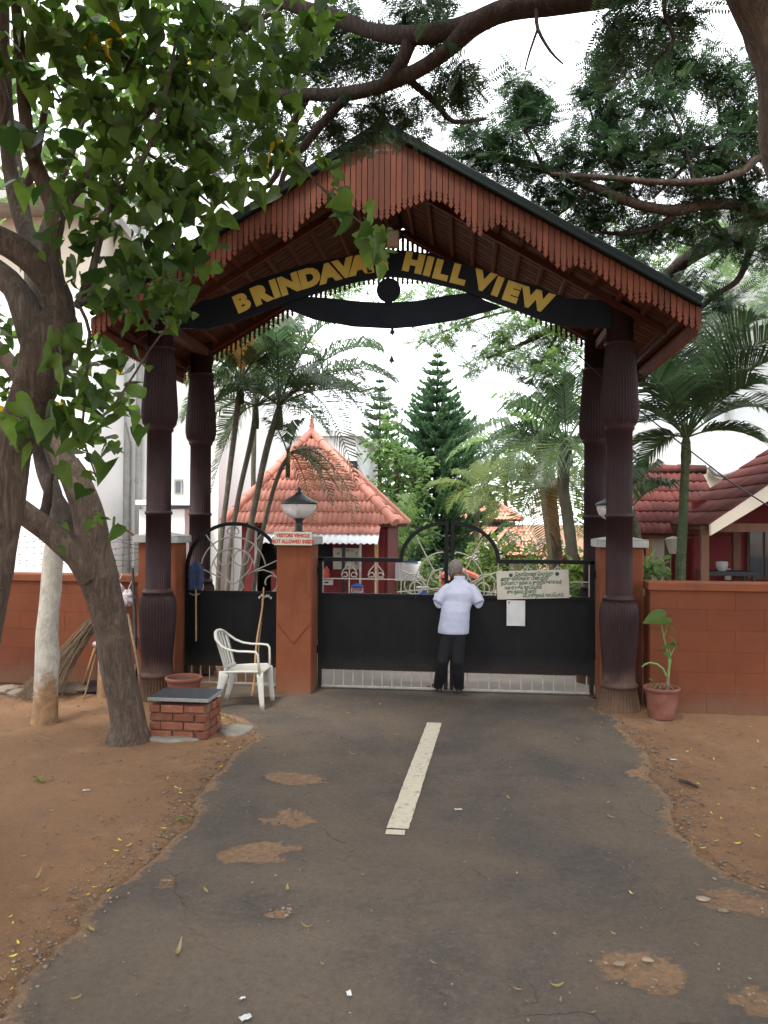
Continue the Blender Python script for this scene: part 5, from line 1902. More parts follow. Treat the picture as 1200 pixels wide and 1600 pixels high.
BH = thing('beige_house', 'beige upper storey with tiled eaves glimpsed through the leaves at the upper corner', 'house', (-8.5, 13.6, 0))
Yb2 = 13.6
hz = at(90, 335, Yb2).z
x0, x1 = at(-120, 400, Yb2).x, at(150, 400, Yb2).x
zl = at(90, 450, Yb2).z
MB().box(((x0 + x1) / 2, Yb2 + .6, (hz + zl) / 2), (x1 - x0, 1.2, hz - zl)).build('upper_wall', M['beige_wall'], BH)
MB().box(((x0 + x1) / 2, Yb2 + .58, zl / 2), (x1 - x0 + .04, 1.24, zl)).build('lower_wall', M['white_wall'], BH)
MB().box(((x0 + x1) / 2, Yb2 - .05, hz + .04), (x1 - x0 + .4, 1.6, .14)).build('eave_slab', M['cap_white'], BH)
tiled_face(BH, (x0 - .2, Yb2 - .75, hz + .15), (x1 + .3, Yb2 - .75, hz + .15), (x0 - .2, Yb2 + .9, hz + .95), (x1 + .3, Yb2 + .9, hz + .95), .24, .34, M['roof_tile_far'], joined=True, seed=9)
# gable wing with a white verge, showing above the gateway's eave
g0, g1 = at(190, 345, 14.3), at(240, 415, 14.3)
MB().add([(x1, 14.3, zl), (g1.x + .5, 14.3, zl), (g1.x + .5, 14.3, g1.z - .6), (g1.x, 14.3, g1.z), (g0.x, 14.3, g0.z), (x1, 14.3, g0.z + .4),
          (x1, 14.8, zl), (g1.x + .5, 14.8, zl), (g1.x + .5, 14.8, g1.z - .6), (g1.x, 14.8, g1.z), (g0.x, 14.8, g0.z), (x1, 14.8, g0.z + .4)],
         [(0, 1, 2, 3, 4, 5), (11, 10, 9, 8, 7, 6), (0, 6, 7, 1), (1, 7, 8, 2), (2, 8, 9, 3), (3, 9, 10, 4), (4, 10, 11, 5), (5, 11, 6, 0)]).build('gable_wall', M['beige_wall'], BH)
MB().bar((g0.x - .15, 14.25, g0.z + .2), (g1.x + .15, 14.25, g1.z - .12), .3, .10).build('verge', M['cap_white'], BH)

# ---- white house behind the guard hut
WH = thing('white_house', 'bright white house wall with one dark window behind the guard hut', 'house', (-5, 21, 0))
Yw2 = 21.0
w0, w1 = at(335, 900, Yw2).x, at(556, 900, Yw2).x
hw = at(500, 682, Yw2).z
MB().box(((w0 + w1) / 2, Yw2 + 2.5, hw / 2), (w1 - w0, 5, hw)).build('wall', M['white_wall'], WH)
MB().box(((w0 + w1) / 2, Yw2 + 2.5, hw + .07), (w1 - w0 + .3, 5.3, .14)).build('parapet_slab', M['white_wall'], WH)
q = at(552, 742, Yw2)
WN = MB().box((q.x - .03, Yw2 - .03, q.z), (.28, .08, .75)).build('window', M['metal_dark'], WH)
MB().box((q.x - .03, Yw2 - .075, q.z), (.2, .02, .66)).build('pane', M['glass'], WN)

# ---- white building on the right
RB = thing('white_building', 'tall grey white rendered building with rounded corner above the red annexe roofs', 'building', (9, 18, 0))
Yr = 17.0
xa = at(1117, 560, Yr).x
zt_ = at(1117, 330, Yr).z
pts = []
rc = .5
for k in range(9):
    t = math.pi + (math.pi / 2) * k / 8
    pts.append((xa + rc + rc * math.cos(t), Yr + rc + rc * math.sin(t)))
pts += [(xa + 9, Yr), (xa + 9, Yr + 8), (xa, Yr + 8)]
MB().prism(pts, (0, 0, 0), (1, 0, 0), (0, 1, 0), (0, 0, 1), zt_).build('wall', M['grey_white'], RB)
MB().prism([(x + (.06 if x > xa + 2 else -.06), y - .06 if y < Yr + 3 else y) for x, y in pts], (0, 0, zt_), (1, 0, 0), (0, 1, 0), (0, 0, 1), .16).build('parapet_band', M['grey_white'], RB)
MB().tube([(xa + .25, Yr - .02, .3), (xa + .25, Yr - .02, zt_)], .06, 10).build('drainpipe', M['cap_white'], RB)
xb = at(985, 700, Yr - .6).x
zb_ = at(1050, 662, Yr - .6).z
MB().box(((xb + xa + 1.2) / 2, Yr + 1.5, zb_ / 2), (xa + 1.2 - xb, 4.2, zb_)).build('lower_wing', M['white_wall'], RB)
v0, v1, v2 = at(1108, 728, 15.4), at(1128, 742, 15.4), at(1215, 708, 15.4)
MB().tube([v0, (v0 + v1) / 2 + Vector((0, 0, -.05)), v1, v1 * .5 + v2 * .5 + Vector((0, 0, -.03)), v2], .06, 10).build('moulding', M['grey_white'], RB)
MB().add([v0 + Vector((-.1, .1, .0)), v1 + Vector((0, .1, 0)), v2 + Vector((0, .1, 0)), v2 + Vector((0, .1, -2.2)), v0 + Vector((-.1, .1, -2.2)),
          v0 + Vector((-.1, .4, .0)), v1 + Vector((0, .4, 0)), v2 + Vector((0, .4, 0)), v2 + Vector((0, .4, -2.2)), v0 + Vector((-.1, .4, -2.2))],
         [(4, 3, 2, 1, 0), (5, 6, 7, 8, 9), (0, 1, 6, 5), (1, 2, 7, 6), (2, 3, 8, 7), (3, 4, 9, 8), (4, 0, 5, 9)]).build('parapet_wall', M['beige_wall'], RB)

# ---- annexe with old clay tiles and a gabled porch
AX = thing('tiled_annexe', 'low annexe under weathered dark red tiles with a gabled porch beside the wall', 'annexe', (5.8, 13.5, 0))
Ye, Yg = 13.2, 14.9
e0, e1 = at(968, 835, Ye), at(1075, 836, Ye)
t0, t1 = at(975, 738, Yg), at(1108, 738, Yg)
ezz = e0.z
tiled_face(AX, (e0.x, Ye, ezz), (e1.x + .7, Ye, ezz), (e0.x, Yg, t0.z), (e1.x + .7, Yg, t0.z), .225, .335, M['roof_tile_old'], seed=11)
ridge_caps(AX, (e0.x, Yg, t0.z + .05), (e1.x + .75, Yg, t0.z + .05), .09, .42, M['roof_tile_old'])
MB().box(((e0.x + e1.x) / 2 + .35, Yg + .1, t0.z / 2 - .05), (e1.x - e0.x + .7, .15, t0.z - .1)).build('wall', M['maroon_wall'], AX)
for u in (1014, 1043):
    x = at(u, 870, Ye + .15).x
    MB().lathe([(.055, 0), (.05, ezz)], (x, Ye + .15, 0), 10).build('post', M['cane'] if u < 1030 else M['brown_wood'], AX)
x = at(1030, 870, Ye + .5).x
MB().box((x, Ye + .55, ezz / 2), (.35, .25, ezz)).build('pier', M['beige_wall'], AX)
# porch
Y0p, Y1p = 11.3, 14.3
ex = at(1112, 822, Y0p)
rx_ = ex.x + 2.1; rz_ = ex.z + 1.50
tiled_face(AX, (ex.x, Y1p, ex.z), (ex.x, Y0p, ex.z), (rx_, Y1p, rz_), (rx_, Y0p, rz_), .225, .335, M['roof_tile_old'], seed=12)
tiled_face(AX, (2 * rx_ - ex.x, Y0p, ex.z), (2 * rx_ - ex.x, Y1p, ex.z), (rx_, Y0p, rz_), (rx_, Y1p, rz_), .45, .335, M['roof_tile_old'], joined=True, seed=13)
for s in (-1, 1):
    p0 = Vector((rx_ + s * -.002, Y0p - .03, rz_ + .02)); p1 = Vector((rx_ + s * 2.12, Y0p - .03, ex.z + .02))
    dn = Vector((0, 0, -.30))
    MB().add([p0, p1, p1 + dn * .5, p0 + dn, p0 + Vector((0, .08, 0)), p1 + Vector((0, .08, 0)), p1 + dn * .5 + Vector((0, .08, 0)), p0 + dn + Vector((0, .08, 0))],
             [(0, 1, 2, 3), (7, 6, 5, 4), (0, 4, 5, 1), (1, 5, 6, 2), (2, 6, 7, 3), (3, 7, 4, 0)]).build('gable_board', M['beige_wall'], AX)
MB().box((rx_, Y0p + .02, ex.z + .85), (1.55, .06, .75)).build('gable_panel', M['beige_wall'], AX)
MB().bar((rx_ - 2.0, Y0p + .25, ex.z - .02), (rx_ + 2.0, Y0p + .25, ex.z - .02), .10, .12).build('tie_beam', M['brown_wood'], AX)
MB().bar((ex.x + .15, Y0p + .1, ex.z - .01), (ex.x + .15, Y1p, ex.z - .01), .08, .10).build('eave_beam', M['brown_wood'], AX)
for (u, Yq, k) in ((1100, Y0p + .25, 'brown_wood'), (1150, 12.7, 'brown_wood')):
    x = at(u, 870, Yq).x
    MB().box((x, Yq, ex.z / 2), (.11, .11, ex.z)).build('porch_post', M[k], AX)
MB().box((rx_ + .3, 13.3, ex.z / 2 + .2), (4.2, .15, ex.z + .4)).build('porch_wall', M['maroon_wall'], AX)
w0, w1 = at(1166, 825, 13.2), at(1215, 905, 13.2)
wc = (w0 + w1) / 2
WN = MB().box((wc.x, 13.19, wc.z), (w1.x - w0.x, .10, w0.z - w1.z)).build('window', M['brown_wood'], AX)
for i in range(2):
    MB().box((wc.x + (i - .5) * (w1.x - w0.x) * .48, 13.13, wc.z), ((w1.x - w0.x) * .40, .02, (w0.z - w1.z) * .9)).build('pane', M['glass'], WN)
c = at(1138, 848, 13.1)
MB().box((c.x, 13.1, c.z - .5), (.10, .03, .18)).build('wall_tag', M['cap_white'], AX)
c = at(1135, 895, 12.4)
TB = thing('porch_table', 'dark low table with white pots on the annexe porch', 'table', (c.x, 12.4, 0))
MB().box((c.x, 12.4, c.z), (.75, .5, .06)).build('top', M['metal_dark'], TB)
for dx in (-.33, .33):
    for dy in (-.2, .2):
        MB().box((c.x + dx, 12.4 + dy, (c.z - .03) / 2), (.05, .05, c.z - .03)).build('leg', M['metal_dark'], TB)
c2 = at(1128, 886, 12.4)
o = MB().lathe([(.05, 0), (.08, .05), (.09, .12), (.08, .14)], (c2.x, 12.4, c.z + .03), 14).build('planter', M['cap_white'])
tag(o, 'small white pot standing on the dark porch table', 'pot')
LN = at(1052, 852, 12.6)
HL = thing('hanging_lantern', 'cream tapered lantern hanging under the annexe eave', 'lantern', LN)
MB().lathe([(.06, -.13), (.10, .0), (.13, .10), (.02, .14)], LN, 6, smooth=False).build('shade', M['board_cream'], HL)
MB().tube([LN + Vector((0, 0, .13)), Vector((LN.x, LN.y, ex.z + .2))], .006, 5).build('hanger', M['wire'], HL)

# black service cable slung down to the corner
CBp = [at(905, 555, 10.4), at(960, 610, 10.2), at(1060, 690, 10.0), at(1140, 752, 9.8), at(1215, 800, 9.6)]
o = MB().tube(CBp, .009, 6).build('cable', M['metal_dark'])
tag(o, 'black cable slung diagonally across the palm beside the gateway', 'cable')
TWp = [at(1010, 672, 9.3), at(968, 664, 9.05), at(945, 662, 9.1)]

# ================================================================== VEGETATION
def rot_frames(n, up_bias, r, droop=0.0):
    """n random leaf frames: x across, y along the blade, z the blade's normal"""
    nz = r.normal(size=(n, 3)); nz /= np.linalg.norm(nz, axis=1, keepdims=True)
    nz[:, 2] = np.abs(nz[:, 2]) + up_bias
    nz /= np.linalg.norm(nz, axis=1, keepdims=True)
    d = r.normal(size=(n, 3)); d[:, 2] -= droop
    d -= nz * (d * nz).sum(1, keepdims=True)
    d /= np.linalg.norm(d, axis=1, keepdims=True)
    x = np.cross(d, nz)
    return np.stack([x, d, nz], -1)      # columns


HEART_V = []
for (y, w) in ((-.14, .24), (.02, .44), (.22, .50), (.48, .40), (.72, .22), (1.0, .015)):
    for q in (-1, 0, 1):
        yy = y if q else (0.0 if y < 0 else y)
        HEART_V.append((q * w, yy, (.16 * abs(q) * w * 2) - .20 * y * y + .03 * math.sin(y * 9 + q)))
HEART_V = np.array(HEART_V)
HEART_F = np.array([(i * 3 + k, i * 3 + k + 1, i * 3 + k + 4, i * 3 + k + 3) for i in range(5) for k in range(2)])

OVAL_V = np.array([(0, 0, 0), (.22, .35, .04), (0, .45, -.02), (-.22, .35, .04), (.14, .78, .0), (0, 1, -.1), (-.14, .78, .0)])
OVAL_F = np.array([(0, 1, 4, 2), (0, 2, 6, 3), (2, 4, 5, 5), (2, 5, 5, 6)])
OVAL_F = np.array([(0, 1, 2, 3), (1, 4, 5, 2), (3, 2, 5, 6)])


def pinna_template(k=8, L=.30, w=.105):
    V, Fc = [(-.012, 0, 0), (.012, 0, 0), (.006, 1, -.12), (-.006, 1, -.12)], [(0, 1, 2, 3)]
    for i in range(k):
        t = .10 + .86 * i / (k - 1)
        z = -.12 * t * t
        l = L * (1 - .45 * abs(t - .45))
        for s in (-1, 1):
            b0 = len(V)
            V += [(0, t - .004, z), (s * l * .5, t + w * .1, z - .01), (s * l, t + l * .32, z - .04), (s * l * .45, t + w * 1.1, z - .01)]
            Fc.append((b0, b0 + 1, b0 + 2, b0 + 3) if s > 0 else (b0 + 3, b0 + 2, b0 + 1, b0))
    return np.array(V), np.array(Fc)


PIN_V, PIN_F = pinna_template(k=9, w=.085)
TEMPL = {'heart': (HEART_V, HEART_F), 'oval': (OVAL_V, OVAL_F), 'feather': (PIN_V, PIN_F)}


def scatter_in(clusters, r, shell=.35):
    """clusters: (centre, (rx, ry, rz), n) -> points, in view axes x, y (depth), z"""
    out = []
    for c, rad, n in clusters:
        d = r.normal(size=(n, 3)); d /= np.linalg.norm(d, axis=1, keepdims=True)
        q = r.random((n, 1)) ** shell
        out.append(np.array(c)[None] + d * q * np.array(rad)[None])
    return np.concatenate(out)


def leaves_mesh(name, P, size, kind, mat_, r, up=.5, droop=.6, jit=.35, rnd=None):
    TV, TF = TEMPL[kind]
    n = len(P)
    Rm = rot_frames(n, up, r, droop)
    sc = size * (1 + jit * (r.random(n) * 2 - 1))
    V = np.einsum('nij,kj->nki', Rm, TV) * sc[:, None, None] + P[:, None, :]
    Fc = TF[None] + (np.arange(n) * len(TV))[:, None, None]
    rv = np.repeat(r.random(n) if rnd is None else rnd, len(TV))
    return np_mesh(name, V.reshape(-1, 3), Fc.reshape(-1, TF.shape[1]), rv, mat_, False)


def cloud(parent, name, clusters, size, kind, mat_, seed, up=.5, droop=.6, shell=.4, jit=.35):
    r = np.random.default_rng(seed)
    P = scatter_in(clusters, r, shell)
    o = link(name, leaves_mesh(name, P, size, kind, mat_, r, up, droop, jit), None, parent)
    o['kind'] = 'stuff'
    return o


def cl(u, v, ru, rv, Y, n, dep=None):
    """a clump whose middle and size are read off the photograph, at distance Y"""
    rx_ = pxm(ru, Y)
    return (at(u, v, Y), (rx_, dep if dep else max(.25, rx_ * .9), pxm(rv, Y)), n)


def limb(parent, path, m_, name='branch', n=10, seed=0, wob=.06):
    """path: (u, v, Y, radius in px); smoothed, with knobbly radius"""
    pts = [at(u, v, Y) for u, v, Y, r in path]
    rad = [pxm(r, Y) for u, v, Y, r in path]
    P, Rr = [], []
    m2 = len(pts)
    for i in range(m2 - 1):
        p0, p1, p2, p3 = pts[max(i - 1, 0)], pts[i], pts[i + 1], pts[min(i + 2, m2 - 1)]
        seg = max(3, int((p2 - p1).length / .10)) if (p2 - p1).length < 4 else 20
        for k in range(seg):
            t = k / seg
            q = .5 * ((2 * p1) + (p2 - p0) * t + (2 * p0 - 5 * p1 + 4 * p2 - p3) * t * t + (3 * p1 - p0 - 3 * p2 + p3) * t ** 3)
            rr = rad[i] + (rad[i + 1] - rad[i]) * t
            P.append(q + Vector((mnoise.noise(q * 2.3 + Vector((seed, 0, 0))), mnoise.noise(q * 2.3 + Vector((0, seed, 5))), 0)) * rr * wob * 3)
            Rr.append(rr * (1 + wob * 1.6 * mnoise.noise(q * 3.7 + Vector((seed, 3, 0)))))
    P.append(pts[-1]); Rr.append(rad[-1])
    mb = MB()
    mb.tube(P, Rr, n)
    if n >= 14:      # big trunks: an uneven, lightly lobed section
        nv = [Vector(v) for v in mb.v]
        for i, c in enumerate(P):
            for k in range(n):
                j = i * n + k
                d = nv[j] - c
                q = 1 + .09 * mnoise.noise(Vector((d.x * 9, d.y * 9, c.z * 1.6 + seed))) + .05 * mnoise.noise(Vector((d.x * 26, d.y * 26, c.z * 5 + seed)))
                mb.v[j] = tuple(c + d * q)
    return mb.build(name, m_, parent)


# ---------------------------------------------------------------- near left: heart-leaved tree (thick trunk, base out of frame)
T1 = thing('broadleaf_tree', 'thick forked trunk with big heart shaped leaves at the left edge', 'tree', gnd(-150, 1400))
limb(T1, [(-160, 1400, 4.6, 70), (-80, 1120, 4.6, 52), (-30, 940, 4.6, 42), (-12, 860, 4.6, 38), (2, 770, 4.6, 36), (16, 705, 4.6, 35), (38, 650, 4.6, 34), (60, 600, 4.6, 36), (74, 555, 4.6, 40), (84, 525, 4.6, 38), (92, 500, 4.65, 30)], M['bark'], 'trunk', 18, 1)
limb(T1, [(84, 535, 4.62, 34), (94, 485, 4.7, 26), (76, 440, 4.7, 24), (40, 400, 4.7, 22), (0, 374, 4.7, 22), (-70, 350, 4.7, 19)], M['bark'], 'branch', 14, 2)
limb(T1, [(70, 560, 4.6, 34), (50, 500, 4.55, 25), (25, 450, 4.5, 20), (-20, 415, 4.5, 22), (-80, 380, 4.5, 18)], M['bark_grey'], 'branch', 14, 3)
limb(T1, [(92, 480, 4.7, 22), (84, 430, 4.75, 17), (80, 385, 4.8, 14), (86, 335, 4.8, 15), (70, 290, 4.8, 13), (48, 230, 4.75, 11), (36, 140, 4.7, 10), (28, 40, 4.6, 9), (20, -60, 4.5, 8)], M['bark'], 'branch', 12, 4)
limb(T1, [(88, 345, 4.8, 13), (112, 305, 4.85, 9), (150, 262, 4.9, 8), (190, 215, 5.0, 7.5), (240, 165, 5.1, 7), (300, 110, 5.3, 6), (370, 55, 5.5, 5), (440, 10, 5.6, 4)], M['bark'], 'branch', 10, 5)
limb(T1, [(120, 480, 4.65, 7), (142, 430, 4.6, 6.5), (152, 390, 4.6, 6), (168, 330, 4.6, 5.5), (200, 285, 4.6, 5), (232, 230, 4.6, 4.5), (262, 130, 4.6, 3.5), (275, 60, 4.6, 2.5)], M['bark_grey'], 'branch', 9, 6)
limb(T1, [(120, 478, 4.65, 6), (150, 455, 4.6, 5), (165, 420, 4.6, 4)], M['bark_grey'], 'branch', 8, 7)
limb(T1, [(60, 500, 4.8, 14), (58, 420, 5.2, 14), (30, 330, 5.4, 14), (12, 240, 5.4, 12), (8, 120, 5.2, 10), (5, -30, 5.0, 9)], M['bark_grey'], 'branch', 12, 8)
limb(T1, [(34, 300, 5.2, 8), (50, 270, 5.2, 7), (66, 200, 5.1, 6), (78, 120, 5.0, 5)], M['bark'], 'branch', 8, 9)
limb(T1, [(0, 210, 4.9, 5), (12, 160, 4.9, 5), (-10, 90, 4.9, 5)], M['bark_grey'], 'branch', 8, 10)
limb(T1, [(160, 235, 4.95, 4), (175, 160, 4.9, 3.5), (210, 80, 4.8, 3), (225, 20, 4.8, 2)], M['bark'], 'twig', 7, 11)
# thin twigs that carry the hanging sprays
TW = [[(120, 470, 4.6, 3.2), (140, 520, 4.55, 2.8), (134, 600, 4.5, 2.4), (128, 680, 4.5, 1.8)], [(200, 330, 4.7, 3), (250, 360, 4.7, 2.4), (290, 420, 4.7, 1.8), (262, 470, 4.7, 1.4)],
      [(300, 110, 5.3, 4), (400, 190, 5.2, 3), (470, 260, 5.1, 2.2), (520, 310, 5.0, 1.7), (575, 358, 5.0, 1.3)], [(190, 215, 5.0, 3), (260, 260, 4.9, 2.4), (330, 320, 4.9, 1.6)],
      [(125, 600, 4.5, 3.5), (160, 650, 4.5, 2.5), (200, 600, 4.5, 2), (235, 545, 4.5, 1.5), (270, 500, 4.5, 1.2)], [(100, 640, 4.5, 2.5), (130, 690, 4.45, 2), (150, 745, 4.4, 1.4)],
      [(128, 760, 4.5, 2), (130, 810, 4.45, 1.6), (138, 850, 4.4, 1.2)], [(250, 130, 5.0, 3), (300, 200, 4.9, 2.2), (360, 250, 4.9, 1.5)]]
for i, t in enumerate(TW):
    limb(T1, t, M['bark'], 'twig', 6, 20 + i, .03)
BIG = [  # u, v, ru, rv, Y, n
    (60, 40, 70, 55, 4.6, 22), (165, 35, 70, 50, 4.6, 28), (120, 105, 65, 50, 4.5, 26), (260, 40, 70, 55, 4.7, 30), (210, 100, 50, 40, 4.9, 18), (345, 45, 60, 55, 4.9, 26), (420, 50, 60, 60, 5.2, 22), (500, 30, 50, 45, 5.5, 12),
    (270, 130, 60, 50, 4.8, 24), (350, 130, 55, 50, 4.9, 22), (420, 140, 50, 50, 5.1, 18), (470, 110, 40, 40, 5.3, 8), (60, 130, 50, 45, 4.6, 12), (150, 185, 50, 40, 4.7, 14), (215, 200, 60, 45, 4.7, 22), (300, 205, 60, 50, 4.8, 26), (380, 205, 55, 50, 5.0, 20), (440, 205, 40, 40, 5.1, 10),
    (30, 230, 45, 60, 4.7, 8), (110, 250, 45, 40, 4.7, 9), (180, 275, 55, 45, 4.6, 18), (255, 285, 60, 50, 4.6, 26), (325, 265, 45, 35, 4.8, 12), (135, 330, 50, 40, 4.5, 14), (205, 350, 50, 40, 4.5, 13), (285, 345, 40, 35, 4.6, 8),
    (120, 390, 40, 40, 4.5, 8), (190, 405, 40, 35, 4.45, 6), (250, 415, 45, 36, 4.5, 11), (320, 395, 24, 22, 4.6, 3), (215, 460, 55, 40, 4.5, 18), (270, 470, 45, 38, 4.5, 13), (170, 470, 40, 35, 4.5, 8), (250, 500, 30, 40, 4.5, 8), (110, 440, 30, 40, 4.5, 5),
    (140, 530, 40, 40, 4.5, 9), (185, 560, 40, 30, 4.5, 7), (120, 595, 45, 45, 4.5, 12), (165, 615, 45, 35, 4.5, 13), (195, 650, 25, 25, 4.5, 5), (125, 660, 45, 45, 4.45, 13), (80, 690, 35, 40, 4.4, 7), (150, 700, 30, 30, 4.45, 6), (110, 735, 25, 20, 4.4, 3),
    (15, 540, 30, 40, 4.5, 8), (22, 610, 35, 45, 4.5, 8), (60, 645, 40, 35, 4.4, 6), (128, 815, 26, 20, 4.45, 5), (152, 815, 16, 14, 4.4, 2), (132, 855, 10, 14, 4.4, 1),
    (300, 300, 50, 30, 4.9, 12), (360, 300, 45, 26, 5.0, 9), (410, 265, 40, 26, 5.1, 8), (270, 380, 45, 35, 4.8, 12), (330, 345, 40, 26, 4.9, 7), (215, 430, 45, 30, 4.7, 10), (450, 240, 36, 24, 5.1, 7), (515, 275, 22, 18, 5.1, 6), (530, 305, 22, 20, 5.05, 4), (545, 330, 16, 14, 5.0, 3), (588, 352, 20, 16, 5.0, 5), (582, 385, 24, 24, 4.95, 8), (600, 400, 12, 18, 4.95, 3), (160, 760, 12, 12, 4.4, 1)]
r1 = np.random.default_rng(21)
P = scatter_in([cl(*c[:5], int(c[5] * (2.3 if c[1] < 240 and c[0] < 330 else 2.2 if c[1] < 180 and c[0] < 520 else 1.25 if c[0] > 360 and c[0] < 480 else 1.75 if c[1] < 520 and c[0] < 360 else 1.35)), dep=.45) for c in BIG], r1, .5)
keep = np.ones(len(P), bool)
for i, p in enumerate(P):          # leave out what would sit inside the trunk
    for (u, v) in ((38, 650), (70, 570), (16, 705)):
        q = at(u, v, 4.6)
        if (Vector(p) - q).length < .12: keep[i] = False
P = P[keep]
rn = r1.random(len(P))
sz = pxm(27, 4.7) * (1 + .60 * (r1.random(len(P)) * 2 - 1))
Rm = rot_frames(len(P), .25, r1, 1.3)
# every blade hangs by its own stalk
px_size = []
for i, p in enumerate(P):
    q = project(p)
    ins = q is not None and -20 < q[0] < 1220 and -20 < q[1] < 1620
    px_size.append((sz[i] / max(.1, p[1]) if ins else 0))
order = np.argsort(-np.array(px_size))
heart_mes = []
for k in range(8):
    me = np_mesh('leaf', HEART_V * np.array([1 - .09 * (k % 3), 1, .5 + .75 * (k % 4)]), HEART_F, np.full(len(HEART_V), (k + .5) / 8 if k < 7 else .90), M['leaf_big'], True)
    heart_mes.append(me)
me_y = np_mesh('leaf', HEART_V, HEART_F, np.full(len(HEART_V), .99), M['leaf_big'], True)
yl = set(int(x) for x in 170 + r1.choice(130, 8, replace=False))
for j, i in enumerate(order[:300]):
    rm = Matrix(Rm[i].tolist()).to_4x4()
    link('leaf', me_y if j in yl else heart_mes[int(rn[i] * 7.99)], None, T1, Vector(P[i]), rm.to_euler(), (sz[i],) * 3)
rest = order[300:]
V = np.einsum('nij,kj->nki', Rm[rest], HEART_V) * sz[rest][:, None, None] + P[rest][:, None, :]
Fc = HEART_F[None] + (np.arange(len(rest)) * len(HEART_V))[:, None, None]
o = link('crown', np_mesh('crown', V.reshape(-1, 3), Fc.reshape(-1, 4), np.repeat(rn[rest] * .95, len(HEART_V)), M['leaf_big'], True), None, T1)
o['kind'] = 'stuff'
# petioles of the hanging leaves, and an unseen crown above the frame, added dense to shade the foreground
SHADE_CAN1 = [((-2.6, 3.6, 5.9), (1.6, 1.3, .7), 420), ((-4.4, 4.0, 5.8), (1.6, 1.6, .8), 420), ((-1.4, 2.6, 6.2), (1.8, 1.5, .6), 420), ((-3.4, 1.6, 6.0), (2.0, 1.5, .7), 420), ((-5.5, 2.0, 5.4), (1.6, 1.6, 1.0), 340), ((-2.6, -.4, 6.0), (2.2, 1.6, .8), 420), ((-5.0, -.4, 5.6), (2.0, 1.8, 1.0), 380), ((-6.8, 3.8, 5.2), (1.5, 1.8, 1.3), 360), ((-6.6, 6.2, 5.8), (1.6, 1.4, 1.2), 320)]
cloud(T1, 'upper_crown', SHADE_CAN1, .24, 'heart', M['leaf_big'], 31, .5, .6, .45)

# ---------------------------------------------------------------- leaning trunk with its fork (base by the bricks)
T2 = thing('leaning_tree', 'leaning forked brown trunk rooted beside the brick box', 'tree', gnd(200, 1153))
limb(T2, [(201, 1172, 7.3, 42), (200, 1152, 7.3, 32), (198, 1130, 7.3, 28), (190, 1080, 7.28, 26.5), (178, 1010, 7.25, 26), (166, 950, 7.2, 27), (154, 905, 7.15, 30), (147, 870, 7.1, 29), (142, 830, 7.05, 26), (135, 790, 7.0, 25), (120, 752, 7.0, 23), (104, 722, 7.0, 20)], M['bark'], 'trunk', 18, 41)
limb(T2, [(146, 895, 7.1, 28), (120, 868, 7.0, 22), (85, 838, 6.9, 20), (45, 808, 6.8, 20), (5, 780, 6.7, 20), (-60, 740, 6.6, 18)], M['bark'], 'branch', 14, 42)
limb(T2, [(112, 740, 7.0, 22), (85, 690, 7.0, 17), (55, 630, 7.0, 15), (10, 560, 7.0, 13), (-50, 500, 7.0, 12)], M['bark'], 'branch', 12, 43)
limb(T2, [(128, 850, 7.1, 14), (100, 800, 7.2, 13), (80, 765, 7.3, 12), (62, 720, 7.4, 10), (50, 640, 7.5, 8)], M['bark_dark'], 'branch', 10, 44)
limb(T2, [(60, 830, 6.9, 9), (72, 790, 6.9, 8), (78, 740, 6.9, 6)], M['bark_dark'], 'branch', 8, 45)
CL2 = [cl(30, 620, 50, 60, 7.3, 40), cl(90, 600, 50, 50, 7.4, 40), cl(150, 560, 50, 40, 7.4, 26), cl(-30, 520, 80, 70, 7.2, 60), cl(60, 480, 60, 50, 7.6, 26), cl(190, 630, 30, 30, 7.3, 14), cl(150, 680, 40, 40, 7.3, 16)]
cloud(T2, 'crown', CL2, .125, 'heart', M['leaf_big'], 51, .3, 1.1)

# ---------------------------------------------------------------- whitewashed trunk
T3 = thing('whitewashed_tree', 'slim upright tree with its lower trunk whitewashed and soil stained', 'tree', gnd(72, 1128))
limb(T3, [(70, 1140, 7.85, 23), (71, 1110, 7.85, 19), (72, 1060, 7.85, 19), (74, 1000, 7.85, 18), (78, 940, 7.85, 17), (82, 890, 7.85, 16), (86, 850, 7.85, 15)], M['whitewash'], 'trunk', 16, 61, .05)
limb(T3, [(85, 856, 7.85, 14.5), (88, 800, 7.85, 13.5), (70, 720, 7.85, 13), (60, 620, 7.8, 12), (52, 520, 7.8, 11), (50, 420, 7.8, 13), (36, 330, 7.7, 12), (20, 220, 7.6, 9), (0, 90, 7.5, 7)], M['bark_grey'], 'upper_trunk', 12, 62)
limb(T3, [(50, 420, 7.8, 9), (75, 340, 7.8, 7), (105, 260, 7.8, 5), (140, 160, 7.7, 4)], M['bark_grey'], 'branch', 9, 63)
CL3 = [cl(60, 300, 80, 60, 7.9, 50), cl(160, 260, 80, 60, 7.9, 70), cl(240, 320, 70, 50, 7.9, 50), cl(330, 90, 80, 60, 7.6, 60), cl(340, 190, 60, 50, 7.8, 46), cl(40, 380, 60, 40, 7.9, 24), cl(200, 60, 80, 60, 7.6, 50), cl(20, 200, 60, 70, 7.8, 40), cl(60, 180, 90, 70, 7.6, 60), cl(160, 130, 90, 70, 7.6, 70), cl(260, 180, 80, 60, 7.6, 46), cl(10, 90, 80, 70, 7.5, 60), cl(120, 40, 90, 60, 7.4, 60)]
cloud(T3, 'crown', CL3, .12, 'heart', M['leaf_mid'], 52, .3, 1.0)

